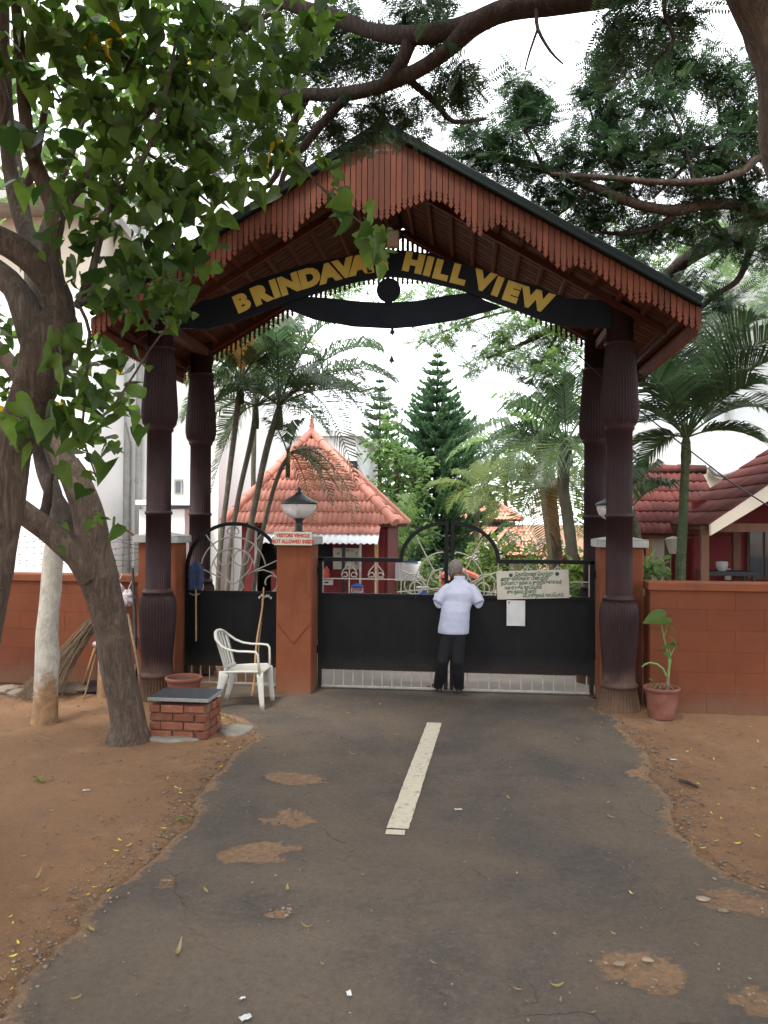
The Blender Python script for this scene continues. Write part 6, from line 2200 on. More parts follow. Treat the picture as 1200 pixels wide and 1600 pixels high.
# ---------------------------------------------------------------- big feathery tree, trunk at the upper right corner
T4 = thing('rain_tree', 'large feathery leaved tree whose dark limb sweeps over the gateway from the upper right', 'tree', (3.9, 3.4, 0))
YT = 5.2
bt = project((3.9, 4.9, 0))
limb(T4, [(bt[0] + 60, bt[1], 4.9, 88), (1370, 1000, 5.0, 66), (1320, 650, 5.1, 54), (1272, 400, YT, 50), (1248, 240, YT, 48), (1222, 90, YT, 48), (1192, 0, YT, 46), (1155, -90, YT, 44)], M['bark'], 'trunk', 20, 71)
limb(T4, [(1150, -70, YT, 40), (1060, -48, 5.3, 27), (960, -15, 5.4, 22), (880, 2, 5.5, 19), (800, 14, 5.6, 19), (740, 40, 5.7, 16), (700, 78, 5.8, 12.5), (650, 112, 5.9, 12), (590, 135, 6.1, 11), (530, 148, 6.3, 11), (460, 147, 6.5, 9), (390, 150, 6.8, 8), (300, 145, 7.0, 7), (230, 115, 7.2, 6), (130, 75, 7.4, 5)], M['bark_dark'], 'limb', 14, 72)
limb(T4, [(760, 28, 5.7, 18), (700, 48, 5.8, 15), (640, 56, 5.9, 14), (580, 48, 6.1, 12), (520, 26, 6.3, 13), (450, 5, 6.5, 11), (370, -30, 6.8, 9)], M['bark_dark'], 'limb', 14, 73)
limb(T4, [(640, 60, 5.9, 12), (632, 85, 5.9, 11), (618, 112, 5.95, 11), (600, 132, 6.0, 10)], M['bark_dark'], 'branch', 9, 74)
limb(T4, [(545, 148, 6.25, 8), (510, 185, 6.3, 7), (480, 222, 6.3, 6.5), (450, 260, 6.3, 5), (435, 300, 6.3, 4)], M['bark_dark'], 'branch', 8, 75)
limb(T4, [(480, 150, 6.5, 7), (460, 190, 6.6, 6.5), (444, 235, 6.6, 6), (420, 290, 6.6, 4.5), (350, 310, 6.6, 3)], M['bark_dark'], 'branch', 8, 76)
limb(T4, [(640, 125, 6.0, 6), (680, 160, 6.2, 5), (708, 190, 6.4, 4), (760, 185, 6.5, 2.5)], M['bark_dark'], 'branch', 8, 77)
limb(T4, [(838, 15, 5.5, 3.5), (840, 45, 5.5, 3), (860, 80, 5.5, 2.4), (880, 100, 5.5, 1.5)], M['bark_dark'], 'twig', 6, 78)
limb(T4, [(840, 45, 5.5, 2.2), (828, 80, 5.5, 1.8), (820, 110, 5.5, 1.2)], M['bark_dark'], 'twig', 6, 79)
limb(T4, [(1040, -40, 5.3, 4), (1038, 20, 5.3, 3.4), (1052, 62, 5.3, 3), (1020, 100, 5.3, 2)], M['bark_dark'], 'twig', 6, 80)
FE4 = [cl(u, v, a, b_, Y, int(n * 1.25)) for u, v, a, b_, Y, n in (
    (380, 100, 60, 50, 7.0, 120), (450, 110, 60, 45, 6.8, 110), (520, 30, 60, 40, 6.6, 110), (340, 40, 60, 40, 7.0, 90), (600, 100, 40, 30, 6.3, 60), (330, 250, 40, 40, 7.2, 60), (720, 125, 50, 35, 6.0, 110), (690, 145, 40, 30, 6.2, 60), (640, 25, 60, 30, 6.3, 110), (560, 70, 60, 45, 6.5, 140), (520, 110, 60, 40, 6.6, 130), (480, 60, 60, 45, 6.8, 120), (590, 170, 45, 30, 6.3, 90), (640, 180, 50, 30, 6.4, 80), (520, 200, 50, 40, 6.5, 130), (460, 235, 50, 35, 6.7, 90), 
    (420, 200, 50, 45, 6.9, 110), (385, 235, 50, 36, 7.0, 80), (570, 215, 36, 20, 6.6, 40), (350, 180, 50, 50, 7.0, 90), (280, 240, 60, 50, 7.2, 80), (420, 20, 70, 40, 6.8, 90),
    (690, 50, 40, 22, 5.9, 40), (980, 25, 60, 30, 5.4, 90), (1060, 20, 45, 30, 5.4, 60), (960, 70, 22, 40, 5.4, 50), (1020, 70, 35, 25, 5.4, 30), (970, 110, 12, 20, 5.4, 14), (240, 310, 50, 34, 7.3, 40), (690, 15, 50, 24, 6.0, 50))]
cloud(T4, 'crown', FE4, .145, 'feather', M['leaf_feather'], 61, .5, .6, .55)
SHADE_CAN4 = [((.5, 3.4, 6.8), (1.8, 1.6, .6), 420), ((2.4, 3.2, 6.8), (1.8, 1.6, .7), 460), ((4.4, 3.6, 6.6), (1.8, 1.8, .9), 460), ((1.0, .6, 7.0), (2.4, 1.8, .7), 460), ((4.0, .4, 7.0), (2.2, 2.0, .8), 460), ((6.2, 4.4, 6.4), (1.6, 2.0, 1.0), 400), ((-.6, 5.2, 7.8), (1.8, 1.4, .6), 320), ((2.0, 6.0, 8.4), (2.4, 1.6, .7), 340), ((4.8, 6.4, 7.9), (1.6, 1.4, .8), 300), ((1.0, -1.8, 6.8), (2.4, 1.8, .9), 420), ((4.6, -2.0, 6.4), (2.4, 2.0, 1.1), 420), ((6.6, 1.2, 6.0), (1.6, 2.0, 1.3), 380)]
cloud(T4, 'upper_crown', SHADE_CAN4, .42, 'feather', M['leaf_feather'], 62, 1.0, .3, .5)  # unseen overhead canopy, added thick to darken the foreground

# ---------------------------------------------------------------- second feathery tree, to the right beyond the wall
T5 = thing('rain_tree', 'feathery tree behind the right wall spreading thin bent boughs over the roof edge', 'tree', (8.6, 10.2, 0))
b5 = project((8.6, 10.2, 0))
limb(T5, [(b5[0], b5[1], 10.2, 34), (1600, 700, 10.2, 28), (1480, 480, 10.2, 26), (1400, 370, 10.2, 24)], M['bark_dark'], 'trunk', 16, 81)
limb(T5, [(1420, 400, 10.2, 20), (1300, 350, 10.1, 15), (1200, 335, 10.0, 11), (1150, 320, 9.9, 9), (1100, 320, 9.8, 8.5), (1050, 328, 9.7, 8), (990, 318, 9.6, 7.5), (945, 300, 9.5, 7), (900, 280, 9.5, 6.5), (840, 262, 9.5, 5.5), (780, 246, 9.5, 4), (720, 248, 9.5, 2.5)], M['bark'], 'bough', 10, 82)
limb(T5, [(1400, 380, 10.2, 16), (1280, 280, 9.8, 9), (1195, 245, 9.6, 6), (1160, 268, 9.5, 5.5), (1110, 282, 9.4, 5.5), (1040, 285, 9.4, 5), (950, 278, 9.4, 4.5), (860, 272, 9.4, 3.5)], M['bark'], 'bough', 9, 83)
limb(T5, [(1420, 390, 10.2, 20), (1290, 320, 10.6, 15), (1200, 335, 10.9, 13), (1130, 372, 11.1, 12), (1070, 408, 11.3, 11), (1030, 440, 11.5, 9), (990, 470, 11.7, 6)], M['bark_dark'], 'bough', 12, 84)
limb(T5, [(1075, 405, 11.3, 6), (1045, 455, 11.4, 5), (1030, 500, 11.5, 4)], M['bark_dark'], 'branch', 8, 85)
limb(T5, [(1180, 360, 10.9, 7), (1165, 410, 10.8, 5), (1150, 440, 10.8, 4.5), (1120, 460, 10.8, 4), (1080, 495, 10.8, 2.5)], M['bark_dark'], 'branch', 8, 86)
limb(T5, [(1060, 325, 9.7, 4.5), (1030, 352, 9.8, 4), (980, 365, 9.9, 3.5), (930, 362, 10, 3)], M['bark_dark'], 'branch', 7, 87)
limb(T5, [(1190, 270, 9.6, 4), (1130, 232, 9.6, 3.4), (1090, 238, 9.6, 3), (1060, 270, 9.6, 3), (1020, 310, 9.6, 2)], M['bark'], 'branch', 7, 88)
for i, t in enumerate(([(1085, 280, 9.4, 3), (1060, 200, 9.5, 2.4), (1030, 140, 9.6, 1.6)], [(990, 318, 9.6, 3), (940, 230, 9.6, 2.2), (920, 160, 9.7, 1.5)], [(850, 262, 9.5, 3), (820, 200, 9.5, 2), (815, 150, 9.5, 1.4)], [(1150, 320, 9.9, 3), (1135, 250, 9.8, 2.4), (1120, 150, 9.8, 1.6)], [(930, 290, 9.5, 3), (880, 330, 9.6, 2), (850, 350, 9.7, 1.5)])):
    limb(T5, t, M['bark_dark'], 'twig', 6, 90 + i)
FE5 = [cl(u, v, a, b_, Y, int(n * 1.35)) for u, v, a, b_, Y, n in (
    (820, 150, 42, 38, 9.6, 170), (835, 185, 34, 30, 9.6, 90), (780, 215, 50, 28, 9.5, 110), (730, 200, 40, 28, 9.5, 70), (810, 262, 55, 28, 9.6, 130), (700, 250, 40, 20, 9.5, 50), (750, 250, 40, 24, 9.5, 70), (950, 100, 45, 40, 9.7, 130), (925, 150, 36, 40, 9.7, 110), (950, 180, 45, 35, 9.7, 110), (1015, 100, 40, 35, 9.8, 80), (1045, 100, 35, 30, 9.8, 60), (1085, 105, 45, 40, 9.8, 120), (1020, 160, 60, 35, 9.7, 160),
    (1130, 125, 40, 40, 9.8, 110), (1150, 185, 45, 50, 9.8, 150), (900, 235, 55, 35, 9.6, 150), (970, 225, 55, 40, 9.6, 180), (1050, 220, 60, 40, 9.7, 180), (1120, 240, 50, 40, 9.7, 150), (1180, 230, 40, 60, 9.8, 130), (880, 295, 50, 32, 9.7, 120), (950, 300, 60, 36, 9.8, 170), (1025, 270, 60, 36, 9.7, 160), (1100, 290, 55, 36, 9.8, 150), (1170, 310, 50, 45, 9.9, 140),
    (920, 350, 50, 28, 10.0, 110), (1000, 360, 60, 32, 10.2, 150), (1070, 350, 55, 36, 10.3, 140), (1140, 370, 50, 36, 10.5, 110), (1000, 410, 40, 22, 11, 60), (1080, 440, 30, 24, 10.9, 40), (1125, 470, 40, 26, 10.9, 60), (1190, 390, 35, 30, 10.6, 60), (860, 330, 36, 24, 9.9, 60), (1050, 60, 50, 30, 9.8, 50), (1180, 120, 40, 60, 9.9, 80), (1060, 500, 30, 26, 11, 36))]
cloud(T5, 'crown', FE5, .20, 'feather', M['leaf_feather'], 63, .5, .6, .55)
cloud(T5, 'upper_crown', [((7.2, 10, 8.6), (2.4, 1.6, .9), 400), ((9.5, 10.5, 8.4), (2.6, 2.2, 1.3), 500), ((5.0, 10.2, 9.4), (1.8, 1.4, .6), 200)], .34, 'feather', M['leaf_feather'], 64, .8, .4)

# ---------------------------------------------------------------- third feathery tree beyond the gate: its sprays hang inside the arch
T6 = thing('feathery_tree', 'light green feathery tree beyond the gate hanging sprays under the right half of the arch', 'tree', (at(958, 900, 15.9).x, 15.9, 0))
b6 = (958, 960)
limb(T6, [(b6[0], b6[1], 15.9, 12), (b6[0] - 2, 700, 15.9, 11), (b6[0] - 6, 560, 15.7, 10), (b6[0] - 14, 470, 15.5, 8)], M['bark_dark'], 'trunk', 12, 101)
limb(T6, [(b6[0] - 8, 520, 15.6, 8), (930, 485, 15.2, 6), (880, 505, 14.8, 4.5), (840, 525, 14.6, 4), (800, 545, 14.5, 3), (760, 560, 14.5, 1.6)], M['bark_dark'], 'bough', 8, 102)
limb(T6, [(880, 505, 14.8, 3), (850, 560, 14.6, 2.4), (830, 595, 14.6, 1.6)], M['bark_dark'], 'branch', 6, 103)
limb(T6, [(900, 500, 14.9, 3), (840, 480, 14.7, 2.4), (760, 495, 14.6, 1.8), (690, 520, 14.6, 1.2)], M['bark_dark'], 'branch', 6, 104)
FE6 = [cl(u, v, a, b_, 14.6, n) for u, v, a, b_, n in ((790, 520, 40, 26, 70), (840, 510, 45, 26, 90), (885, 530, 40, 30, 90), (800, 558, 40, 22, 70), (850, 560, 40, 28, 80), (740, 575, 22, 14, 36), (760, 545, 24, 14, 28), (690, 520, 45, 16, 44), (660, 530, 24, 12, 20), (720, 505, 40, 18, 40), (870, 585, 34, 18, 40), (650, 455, 40, 16, 34), (700, 450, 40, 18, 40), (560, 450, 45, 16, 40), (520, 455, 30, 14, 20), (920, 470, 40, 26, 60), (780, 480, 50, 20, 60))]
cloud(T6, 'crown', FE6, .30, 'feather', M['leaf_mid'], 65, .6, .5, .5)
cloud(T6, 'upper_crown', [((5.2, 15.6, 7.4), (1.9, 1.3, 1.0), 260), ((3.0, 15.2, 7.6), (1.6, 1.0, .7), 140), ((6.8, 15.8, 7.0), (1.5, 1.3, 1.1), 220), ((.6, 15.4, 8.2), (1.6, 1.0, .6), 110)], .34, 'feather', M['leaf_mid'], 66, .8, .4)


# ---------------------------------------------------------------- palms
def frond(parent, base, tip, lift, leaf_len, n, mat_, r, name='frond', w=.028, rach=.016, hang=.5, stalk=.18, vee=.55):
    """feather palm frond: arched rachis from base to tip with leaflets folded up in a V then drooping"""
    base, tip = Vector(base), Vector(tip)
    L = (tip - base).length
    up = Vector((0, 0, 1))
    c1 = base + (tip - base) * .35 + up * (lift * L)
    c2 = base + (tip - base) * .75 + up * (lift * L * .9)
    P = []
    N = 18
    for i in range(N + 1):
        t = i / N
        P.append(base * (1 - t) ** 3 + c1 * (3 * t * (1 - t) ** 2) + c2 * (3 * t * t * (1 - t)) + tip * t ** 3)
    V, Fc, rn = [], [], []
    for i in range(n):
        t = stalk + (1 - stalk) * (i + .5) / n
        f = t * N
        k = min(int(f), N - 1)
        p = P[k].lerp(P[k + 1], f - k)
        tg = (P[k + 1] - P[k]).normalized()
        sd = tg.cross(up)
        if sd.length < .05: sd = Vector((1, 0, 0))
        sd.normalize()
        nu = sd.cross(tg)
        ll = leaf_len * (math.sin(math.pi * min(1, .18 + .82 * (i + .5) / n)) ** .6) * (.85 + .3 * r.random())
        fwd = .35 + .75 * t
        for s in (-1, 1):
            if r.random() < .05: continue
            d = (sd * s + tg * fwd + nu * (vee * (.8 + .5 * r.random()))).normalized()
            m_ = p + d * ll * .55
            e = p + d * ll * .95 + Vector((0, 0, -1)) * (hang * ll * (.6 + .6 * r.random()))
            wv = tg * w
            b0 = len(V)
            V += [p - wv * .35, p + wv * .35, m_ + wv * .6, m_ - wv * .6, e + wv * .1, e - wv * .1]
            Fc += [(b0, b0 + 1, b0 + 2, b0 + 3), (b0 + 3, b0 + 2, b0 + 4, b0 + 5)]
            q = r.random() * .9
            rn += [q] * 6
    mb = MB()
    mb.tube(P, [rach * (1 - .8 * i / N) for i in range(N + 1)], 5, caps=False)
    b0 = len(V)
    V += [Vector(v) for v in mb.v]
    Fc += [tuple(i + b0 for i in f) for f in mb.f]
    rn += [.95] * len(mb.v)
    me = np_mesh(name, np.array([tuple(v) for v in V]), np.array(Fc), np.array(rn), mat_)
    return link(name, me, None, parent)


def palm(label, path, Y, tips, leaf_len=.42, n=34, m_='leaf_palm', trunk_m='palm_trunk', extra=0, Lx=1.6, seed=1, group=None, name='palm_tree', lift=.22, hang=.5, w=.028, dry=0, shaft=True, vee=.55, nxl=24):
    """path: trunk (u, v, r px); tips: (u, v, dY[, material]) frond ends"""
    r = random.Random(seed)
    b = at(path[0][0], path[0][1], Y)
    T = thing(name, label, 'palm tree', (b.x, Y, 0), group)
    limb(T, [(u, v, Y, rr) for u, v, rr in path], M[trunk_m], 'trunk', 10, seed, .03)
    c = at(path[-1][0], path[-1][1], Y)
    if shaft:
        rp = pxm(path[-1][2], Y)
        MB().lathe([(rp * 1.05, -.32), (rp * 1.15, -.2), (rp * .9, 0), (rp * .4, .16), (0, .2)], c, 10).build('crownshaft', M['palm_green'], T)
    for tp in tips:
        u, v, dY = tp[:3]
        mm = tp[3] if len(tp) > 3 else m_
        e = at(u, v, Y + dY)
        L = (e - c).length
        lf = lift if e.z > c.z - .2 * L else lift * 1.6
        frond(T, c + Vector((0, 0, .05)), e, lf, min(leaf_len, .55 * L + .06), n, M[mm], r, hang=hang, w=w, vee=vee)
    for k in range(extra):
        a = 2 * math.pi * (k + r.random() * .6) / extra
        el = r.uniform(-.25, .95)
        e = c + Vector((math.cos(a) * math.cos(el), math.sin(a) * math.cos(el), math.sin(el) - .1)) * Lx * r.uniform(.8, 1.1)
        frond(T, c + Vector((0, 0, .05)), e, lift, leaf_len, nxl, M[m_], r, hang=hang, w=w, vee=vee)
    for k in range(dry):
        a = 2 * math.pi * r.random()
        e = c + Vector((math.cos(a) * .35, math.sin(a) * .35, -.9)) * Lx * .7
        frond(T, c + Vector((0, 0, -.1)), e, .25, leaf_len * .8, 18, M['leaf_palm_dry'], r, name='dry_frond', hang=.9, w=w)
    return T


# clump behind the side gate
PG = 'areca palms clumped behind the side gate'
palm('areca palm with the darkest slanting stem of the clump behind the side gate', [(372, 960, 4.8), (385, 860, 4.8), (404, 760, 5.1), (420, 690, 5.4), (436, 640, 6.1)], 12.2,
     [(618, 598, -.5), (596, 700, -1.0), (556, 752, -1.3), (520, 505, .3), (596, 548, .2), (460, 500, .5), (395, 520, .6), (350, 620, -.4), (545, 640, -1.4), (620, 650, .9), (430, 520, -1.0), (490, 590, -1.6)], .52, 44, seed=3, group=PG, extra=4, Lx=1.5, lift=.26)
palm('areca palm with the upright stem nearest the left back column', [(338, 960, 4.1), (344, 860, 4.1), (356, 760, 4.4), (366, 680, 4.8), (376, 600, 5.4)], 12.0,
     [(330, 520, .2), (420, 505, -.4), (470, 520, .6), (285, 660, -.5), (290, 600, .5), (400, 490, .4), (445, 545, -.9), (500, 560, .3), (350, 500, .8), (310, 560, -.7), (378, 540, -.6, 'leaf_palm_dry')], .46, 40, seed=4, group=PG, extra=4, Lx=1.3)
palm('areca palm with a pale thin stem leaning in front of the hut roof', [(392, 960, 3.4), (402, 880, 3.4), (418, 800, 3.4), (436, 740, 3.4), (450, 715, 3.4)], 12.4,
     [(560, 800, -.8), (520, 790, -.9), (500, 745, .3), (470, 660, .2), (555, 820, -.3, 'leaf_palm_dry'), (490, 820, -.6, 'leaf_palm_dry'), (420, 660, .5)], .34, 30, seed=5, group=PG, lift=.2, w=.022, extra=0)
palm('areca palm with two stems hidden behind the left back column', [(352, 960, 4.1), (360, 860, 4.1), (372, 780, 4.1), (392, 690, 4.4), (400, 640, 4.8)], 12.8,
     [(480, 600, .6), (345, 700, .6), (300, 700, .3), (330, 770, -.3), (445, 590, .9), (560, 610, .9), (385, 560, .3), (515, 680, .6)], .44, 36, seed=6, group=PG, extra=4, Lx=1.4)
palm('yellow green palm with a ringed stem between the clump and the white wall', [(395, 960, 4.1), (396, 860, 4.1), (396, 740, 4.1), (398, 640, 4.1), (400, 560, 4.8)], 14.2,
     [(350, 560, .4), (440, 520, .2), (460, 560, .5), (380, 480, .3), (350, 620, -.3)], .4, 30, 'leaf_palm_light', seed=7, group=PG, extra=3, Lx=1.3)
# right: tall slim palm in front of the annexe
palm('tall slim green stemmed palm in front of the annexe by the right wall', [(1062, 960, 8.5), (1064, 880, 8), (1068, 800, 7), (1070, 740, 6.5), (1072, 690, 7)], 11.6,
     [(1215, 478, .3), (1225, 560, -.8), (1195, 600, -.9), (1190, 690, -.3), (1000, 575, -.5), (985, 640, .4), (1010, 520, .5), (1045, 480, .6), (1090, 500, 1.0), (985, 700, .2), (1005, 730, .6), (1130, 560, .8), (1030, 600, -1.2), (960, 590, .8), (1180, 500, -.6), (1200, 640, .2), (1150, 470, .2), (975, 540, .9), (1225, 520, -1.2), (1000, 660, -.9)], .80, 54, seed=8, lift=.2, hang=.25, vee=.35, trunk_m='palm_green')
# behind the right back column
PR = 'areca palms beyond the gate on the right'
palm('dark fronded palm leaning out from behind the right back column', [(905, 960, 9), (896, 880, 9), (886, 800, 9), (880, 760, 9), (884, 700, 10)], 14.4,
     [(792, 640, -.6), (772, 690, -.4), (798, 745, -.9), (860, 610, .3), (900, 590, .3), (960, 620, .2), (820, 600, .7), (850, 760, -1.1), (950, 740, -.4), (915, 760, -1.3), (770, 720, .4)], .60, 46, seed=9, group=PR, extra=3, Lx=1.7, lift=.24)
palm('yellowing palm with drooping lower fronds right of the far house', [(880, 960, 8), (872, 880, 8), (866, 820, 8), (862, 770, 8), (862, 755, 9)], 16.5,
     [(735, 785, -.5, 'leaf_palm_light'), (755, 830, -.8, 'leaf_palm_light'), (800, 860, -.9, 'leaf_palm_light'), (850, 870, -.9, 'leaf_palm_dry'), (760, 740, .3), (800, 700, .3), (920, 800, -.6, 'leaf_palm_light'), (905, 840, .4, 'leaf_palm_light'), (830, 690, .5), (900, 690, .4), (815, 800, -1.2, 'leaf_palm_light')], .60, 40, 'leaf_palm_light', seed=10, group=PR, extra=4, Lx=1.8)
palm('light green palm between the pine and the yellowing palm', [(742, 960, 4), (744, 880, 4), (745, 820, 4), (746, 775, 5)], 22.0,
     [(690, 765, .2), (715, 740, .3), (755, 725, .2), (790, 745, .3), (800, 790, -.3), (700, 800, -.4), (735, 800, -.9), (770, 810, -.5)], .55, 30, 'leaf_palm_light', seed=11, group=PR, extra=4, Lx=1.6, w=.035)
palm('tall hazy palm with hanging fronds right of the pine tip', [(722, 960, 3), (724, 860, 3), (726, 780, 3), (730, 700, 4)], 30.0,
     [(690, 680, .3), (705, 670, .3), (750, 668, .2), (765, 695, -.2), (755, 730, -.4), (700, 730, -.3), (735, 660, .4), (720, 740, -.4)], .9, 24, 'leaf_palm', seed=12, group=PR, extra=5, Lx=2.0, w=.05, hang=1.0)
palm('grey trunked palm nearest the right back column with fan of light leaves', [(868, 960, 7), (866, 900, 7), (858, 830, 7), (850, 760, 7), (846, 700, 7)], 19.0,
     [(780, 690, .3), (800, 650, .3), (850, 620, .2), (900, 650, .3), (905, 710, -.3), (790, 740, -.6), (870, 760, -.7)], .62, 34, 'leaf_mid', seed=13, group=PR, extra=5, Lx=2.2, w=.04)
palm('young palm with short arching fronds beside the hut eave', [(625, 960, 5), (627, 900, 5), (628, 860, 6)], 17.5,
     [(600, 780, .2), (640, 775, .3), (655, 800, -.2), (590, 830, .3), (650, 850, -.5), (600, 870, -.4), (575, 850, .2), (622, 900, -.5, 'leaf_palm_light')], .42, 30, 'leaf_mid', seed=14, extra=2, Lx=1.0)
# palms seen over the right wall, deep in shade
palm('dark palm fronds low beside the right lamp pillar', [(1005, 960, 8), (1000, 880, 8), (990, 820, 8), (985, 800, 8)], 12.6,
     [(960, 690, .2), (1020, 730, .3), (930, 740, .2), (1045, 760, -.4), (960, 840, -.3)], .45, 34, seed=15, extra=0)


# ---------------------------------------------------------------- Norfolk pines
def pine(label, u, v_top, v_base, Y, wpx, tiers, seed, lean=0):
    r = random.Random(seed)
    top = at(u + lean, v_top, Y)
    base = at(u, v_base, Y)
    T = thing('pine_tree', label, 'pine tree', (base.x, Y, 0), 'tiered conifers beyond the gate')
    H = top.z
    ax = lambda z: Vector((base.x + (top.x - base.x) * z / H, Y, z))
    MB().tube([ax(z) for z in np.linspace(-.05, H, 12)], list(np.linspace(.16, .015, 12)), 10).build('trunk', M['bark_dark'], T)
    R0 = pxm(wpx, Y)
    z0 = H * .10
    for k in range(tiers):
        f = (k + r.uniform(-.15, .15)) / (tiers - 1)
        f = min(max(f, 0), 1)
        z = z0 + (H - .12 - z0) * f ** .92
        Lb = R0 * (1.0 - f) ** .75 * r.uniform(.85, 1.1) + .10
        nb = 8 if f < .8 else 6
        a0 = r.random() * 6.28
        for j in range(nb):
            a = a0 + 2 * math.pi * (j + r.uniform(-.2, .2)) / nb
            l = Lb * r.uniform(.75, 1.1)
            d = Vector((math.cos(a), math.sin(a), 0))
            sd = Vector((-d.y, d.x, 0))
            P = [ax(z) + d * (l * t) + Vector((0, 0, l * (-.10 * math.sin(t * 3.0) + .26 * t ** 2.2))) for t in np.linspace(0, 1, 8)]
            V, Fc, rn = [], [], []
            mb = MB()
            mb.tube(P, [.03 * (1 - .8 * i / 7) * (.4 + .6 * min(1, l)) for i in range(8)], 4, caps=False)
            V += [tuple(x) for x in mb.v]; Fc += mb.f; rn += [.2] * len(mb.v)
            nt_ = max(7, int(l * 19))
            for i in range(nt_):
                t = .12 + .88 * (i + r.random()) / nt_
                g = t * 7; kk = min(int(g), 6)
                p = P[kk].lerp(P[kk + 1], g - kk)
                tl = (.16 + .20 * l) * (1.05 - .55 * t) * r.uniform(.7, 1.2)
                for s in (-1, 0, 1):
                    dd = (sd * (s * r.uniform(.7, 1.1)) + d * r.uniform(.5, 1.0) + Vector((0, 0, r.uniform(.2, .75) + (.5 if s == 0 else 0)))).normalized()
                    e = p + dd * tl + Vector((0, 0, tl * .12))
                    m2 = p + dd * tl * .5
                    q = dd.cross(Vector((r.uniform(-1, 1), r.uniform(-1, 1), 1))).normalized()
                    q2 = dd.cross(q)
                    wd = .036 * (.6 + .6 * r.random())
                    c_ = r.random()
                    for qq in (q, q2):
                        b0 = len(V)
                        V += [tuple(p - qq * wd * .5), tuple(m2 - qq * wd), tuple(e), tuple(m2 + qq * wd)]
                        Fc.append((b0, b0 + 1, b0 + 2, b0 + 3)); rn += [c_] * 4
            link('branch', np_mesh('branch', np.array(V), np.array([tuple(f_) for f_ in Fc]), np.array(rn), M['leaf_pine']), None, T)
    return T


pine('tall tiered conifer rising in the middle of the arch', 678, 552, 925, 25.0, 108, 23, 5, 6)
pine('thinner tiered conifer half hidden by palm fronds behind the hut', 592, 592, 930, 33.0, 74, 18, 6, 2)


# ---------------------------------------------------------------- broadleaf trees, shrubs and hedges
def bush(name, label, cat, base, clusters, size, m_, seed, trunk=None, group=None, kindl='oval', flowers=None, up=.5, trunk_m='bark'):
    T = thing(name, label, cat, base, group)
    if trunk:
        for i, t in enumerate(trunk): limb(T, t, M[trunk_m], 'trunk' if i == 0 else 'branch', 8, seed + i)
    else:
        mb = MB()
        for k in range(5):
            a = k * 1.3
            mb.tube([Vector(base), Vector(base) + Vector((.1 * math.cos(a), .1 * math.sin(a), .4)), Vector(base) + Vector((.25 * math.cos(a), .25 * math.sin(a), .9))], [.02, .014, .006], 5)
        mb.build('stem', M['bark'], T)
    cloud(T, 'foliage' if not trunk else 'crown', clusters, size, kindl, M[m_], seed, up, .3, .45)
    if flowers:
        cloud(T, 'blossom', flowers, .11, 'oval', M['flower'], seed + 7, 1.0, .0, .3)
    return T


bush('leafy_tree', 'bushy mid green broadleaf tree between the hut roof and the tall conifer', 'tree', (at(628, 900, 21).x, 21, 0),
     [cl(u, v, a, b_, 21, n) for u, v, a, b_, n in ((620, 720, 40, 36, 260), (600, 770, 36, 40, 240), (640, 775, 34, 40, 220), (590, 700, 26, 24, 110), (655, 730, 24, 24, 110), (625, 835, 36, 34, 200), (580, 820, 26, 30, 120), (610, 660, 20, 20, 70), (660, 830, 22, 30, 110))],
     .20, 'leaf_mid', 71, [[(628, 960, 21, 7), (626, 880, 21, 6), (622, 780, 21, 4), (618, 710, 21, 2)], [(625, 840, 21, 3.5), (600, 780, 21, 2.5), (592, 730, 21, 1.6)], [(625, 830, 21, 3.5), (645, 770, 21, 2.4), (650, 740, 21, 1.6)]])
bush('leafy_tree', 'dense low green tree far behind the display board', 'tree', (at(655, 900, 23).x, 23, 0),
     [cl(u, v, a, b_, 23, n) for u, v, a, b_, n in ((655, 870, 30, 34, 190), (640, 900, 30, 26, 150), (670, 850, 26, 26, 130), (690, 880, 22, 26, 90), (665, 905, 20, 20, 70))], .17, 'leaf_pine', 72, [[(655, 960, 23, 4), (655, 900, 23, 3), (658, 860, 23, 2)]])
for i, (lab, Yq, items, mm, sz_) in enumerate((
        ('big hazy light green tree filling the gap behind the far house', 34, ((790, 740, 50, 40, 240), (840, 760, 50, 50, 260), (880, 720, 50, 50, 230), (740, 780, 40, 34, 150), (910, 790, 40, 50, 170), (930, 720, 40, 44, 130)), 'leaf_mid', .30),
        ('pale green tree crowd behind the right palms over the far roof', 40, ((730, 730, 26, 24, 70), (700, 790, 36, 40, 120), (820, 700, 40, 30, 90), (860, 660, 34, 26, 60), (780, 790, 50, 30, 120)), 'leaf_light', .34),
        ('dark leafy tree behind the hut on the far left of the arch', 36, ((560, 760, 40, 50, 170), (540, 830, 40, 40, 120), (600, 830, 40, 50, 140), (575, 700, 24, 26, 60)), 'leaf_pine', .32))):
    b0 = at(items[0][0], 900, Yq)
    bush('leafy_tree', lab, 'tree', (b0.x, Yq, 0), [cl(u, v, a, c_, Yq, n) for u, v, a, c_, n in items], sz_, mm, 80 + i, [[(items[0][0], 900, Yq, 4), (items[0][0], items[0][1], Yq, 3)], [(items[0][0], items[0][1] + 40, Yq, 2.5), (items[1][0], items[1][1], Yq, 1.8)]])
bush('flowering_shrub', 'tall shrub with pale pink white blossom in front of the far house', 'shrub', (at(775, 930, 20).x, 20, 0),
     [cl(u, v, a, b_, 20, n) for u, v, a, b_, n in ((760, 860, 36, 24, 190), (790, 850, 34, 26, 190), (735, 880, 30, 22, 140), (820, 870, 28, 22, 120), (775, 890, 40, 20, 160))], .15, 'leaf_light', 91, None, 'flowering shrubs by the far house',
     flowers=[cl(u, v, a, b_, 19.6, n) for u, v, a, b_, n in ((765, 850, 14, 9, 20), (745, 868, 10, 8, 14), (795, 842, 16, 10, 24), (780, 866, 8, 6, 8))])
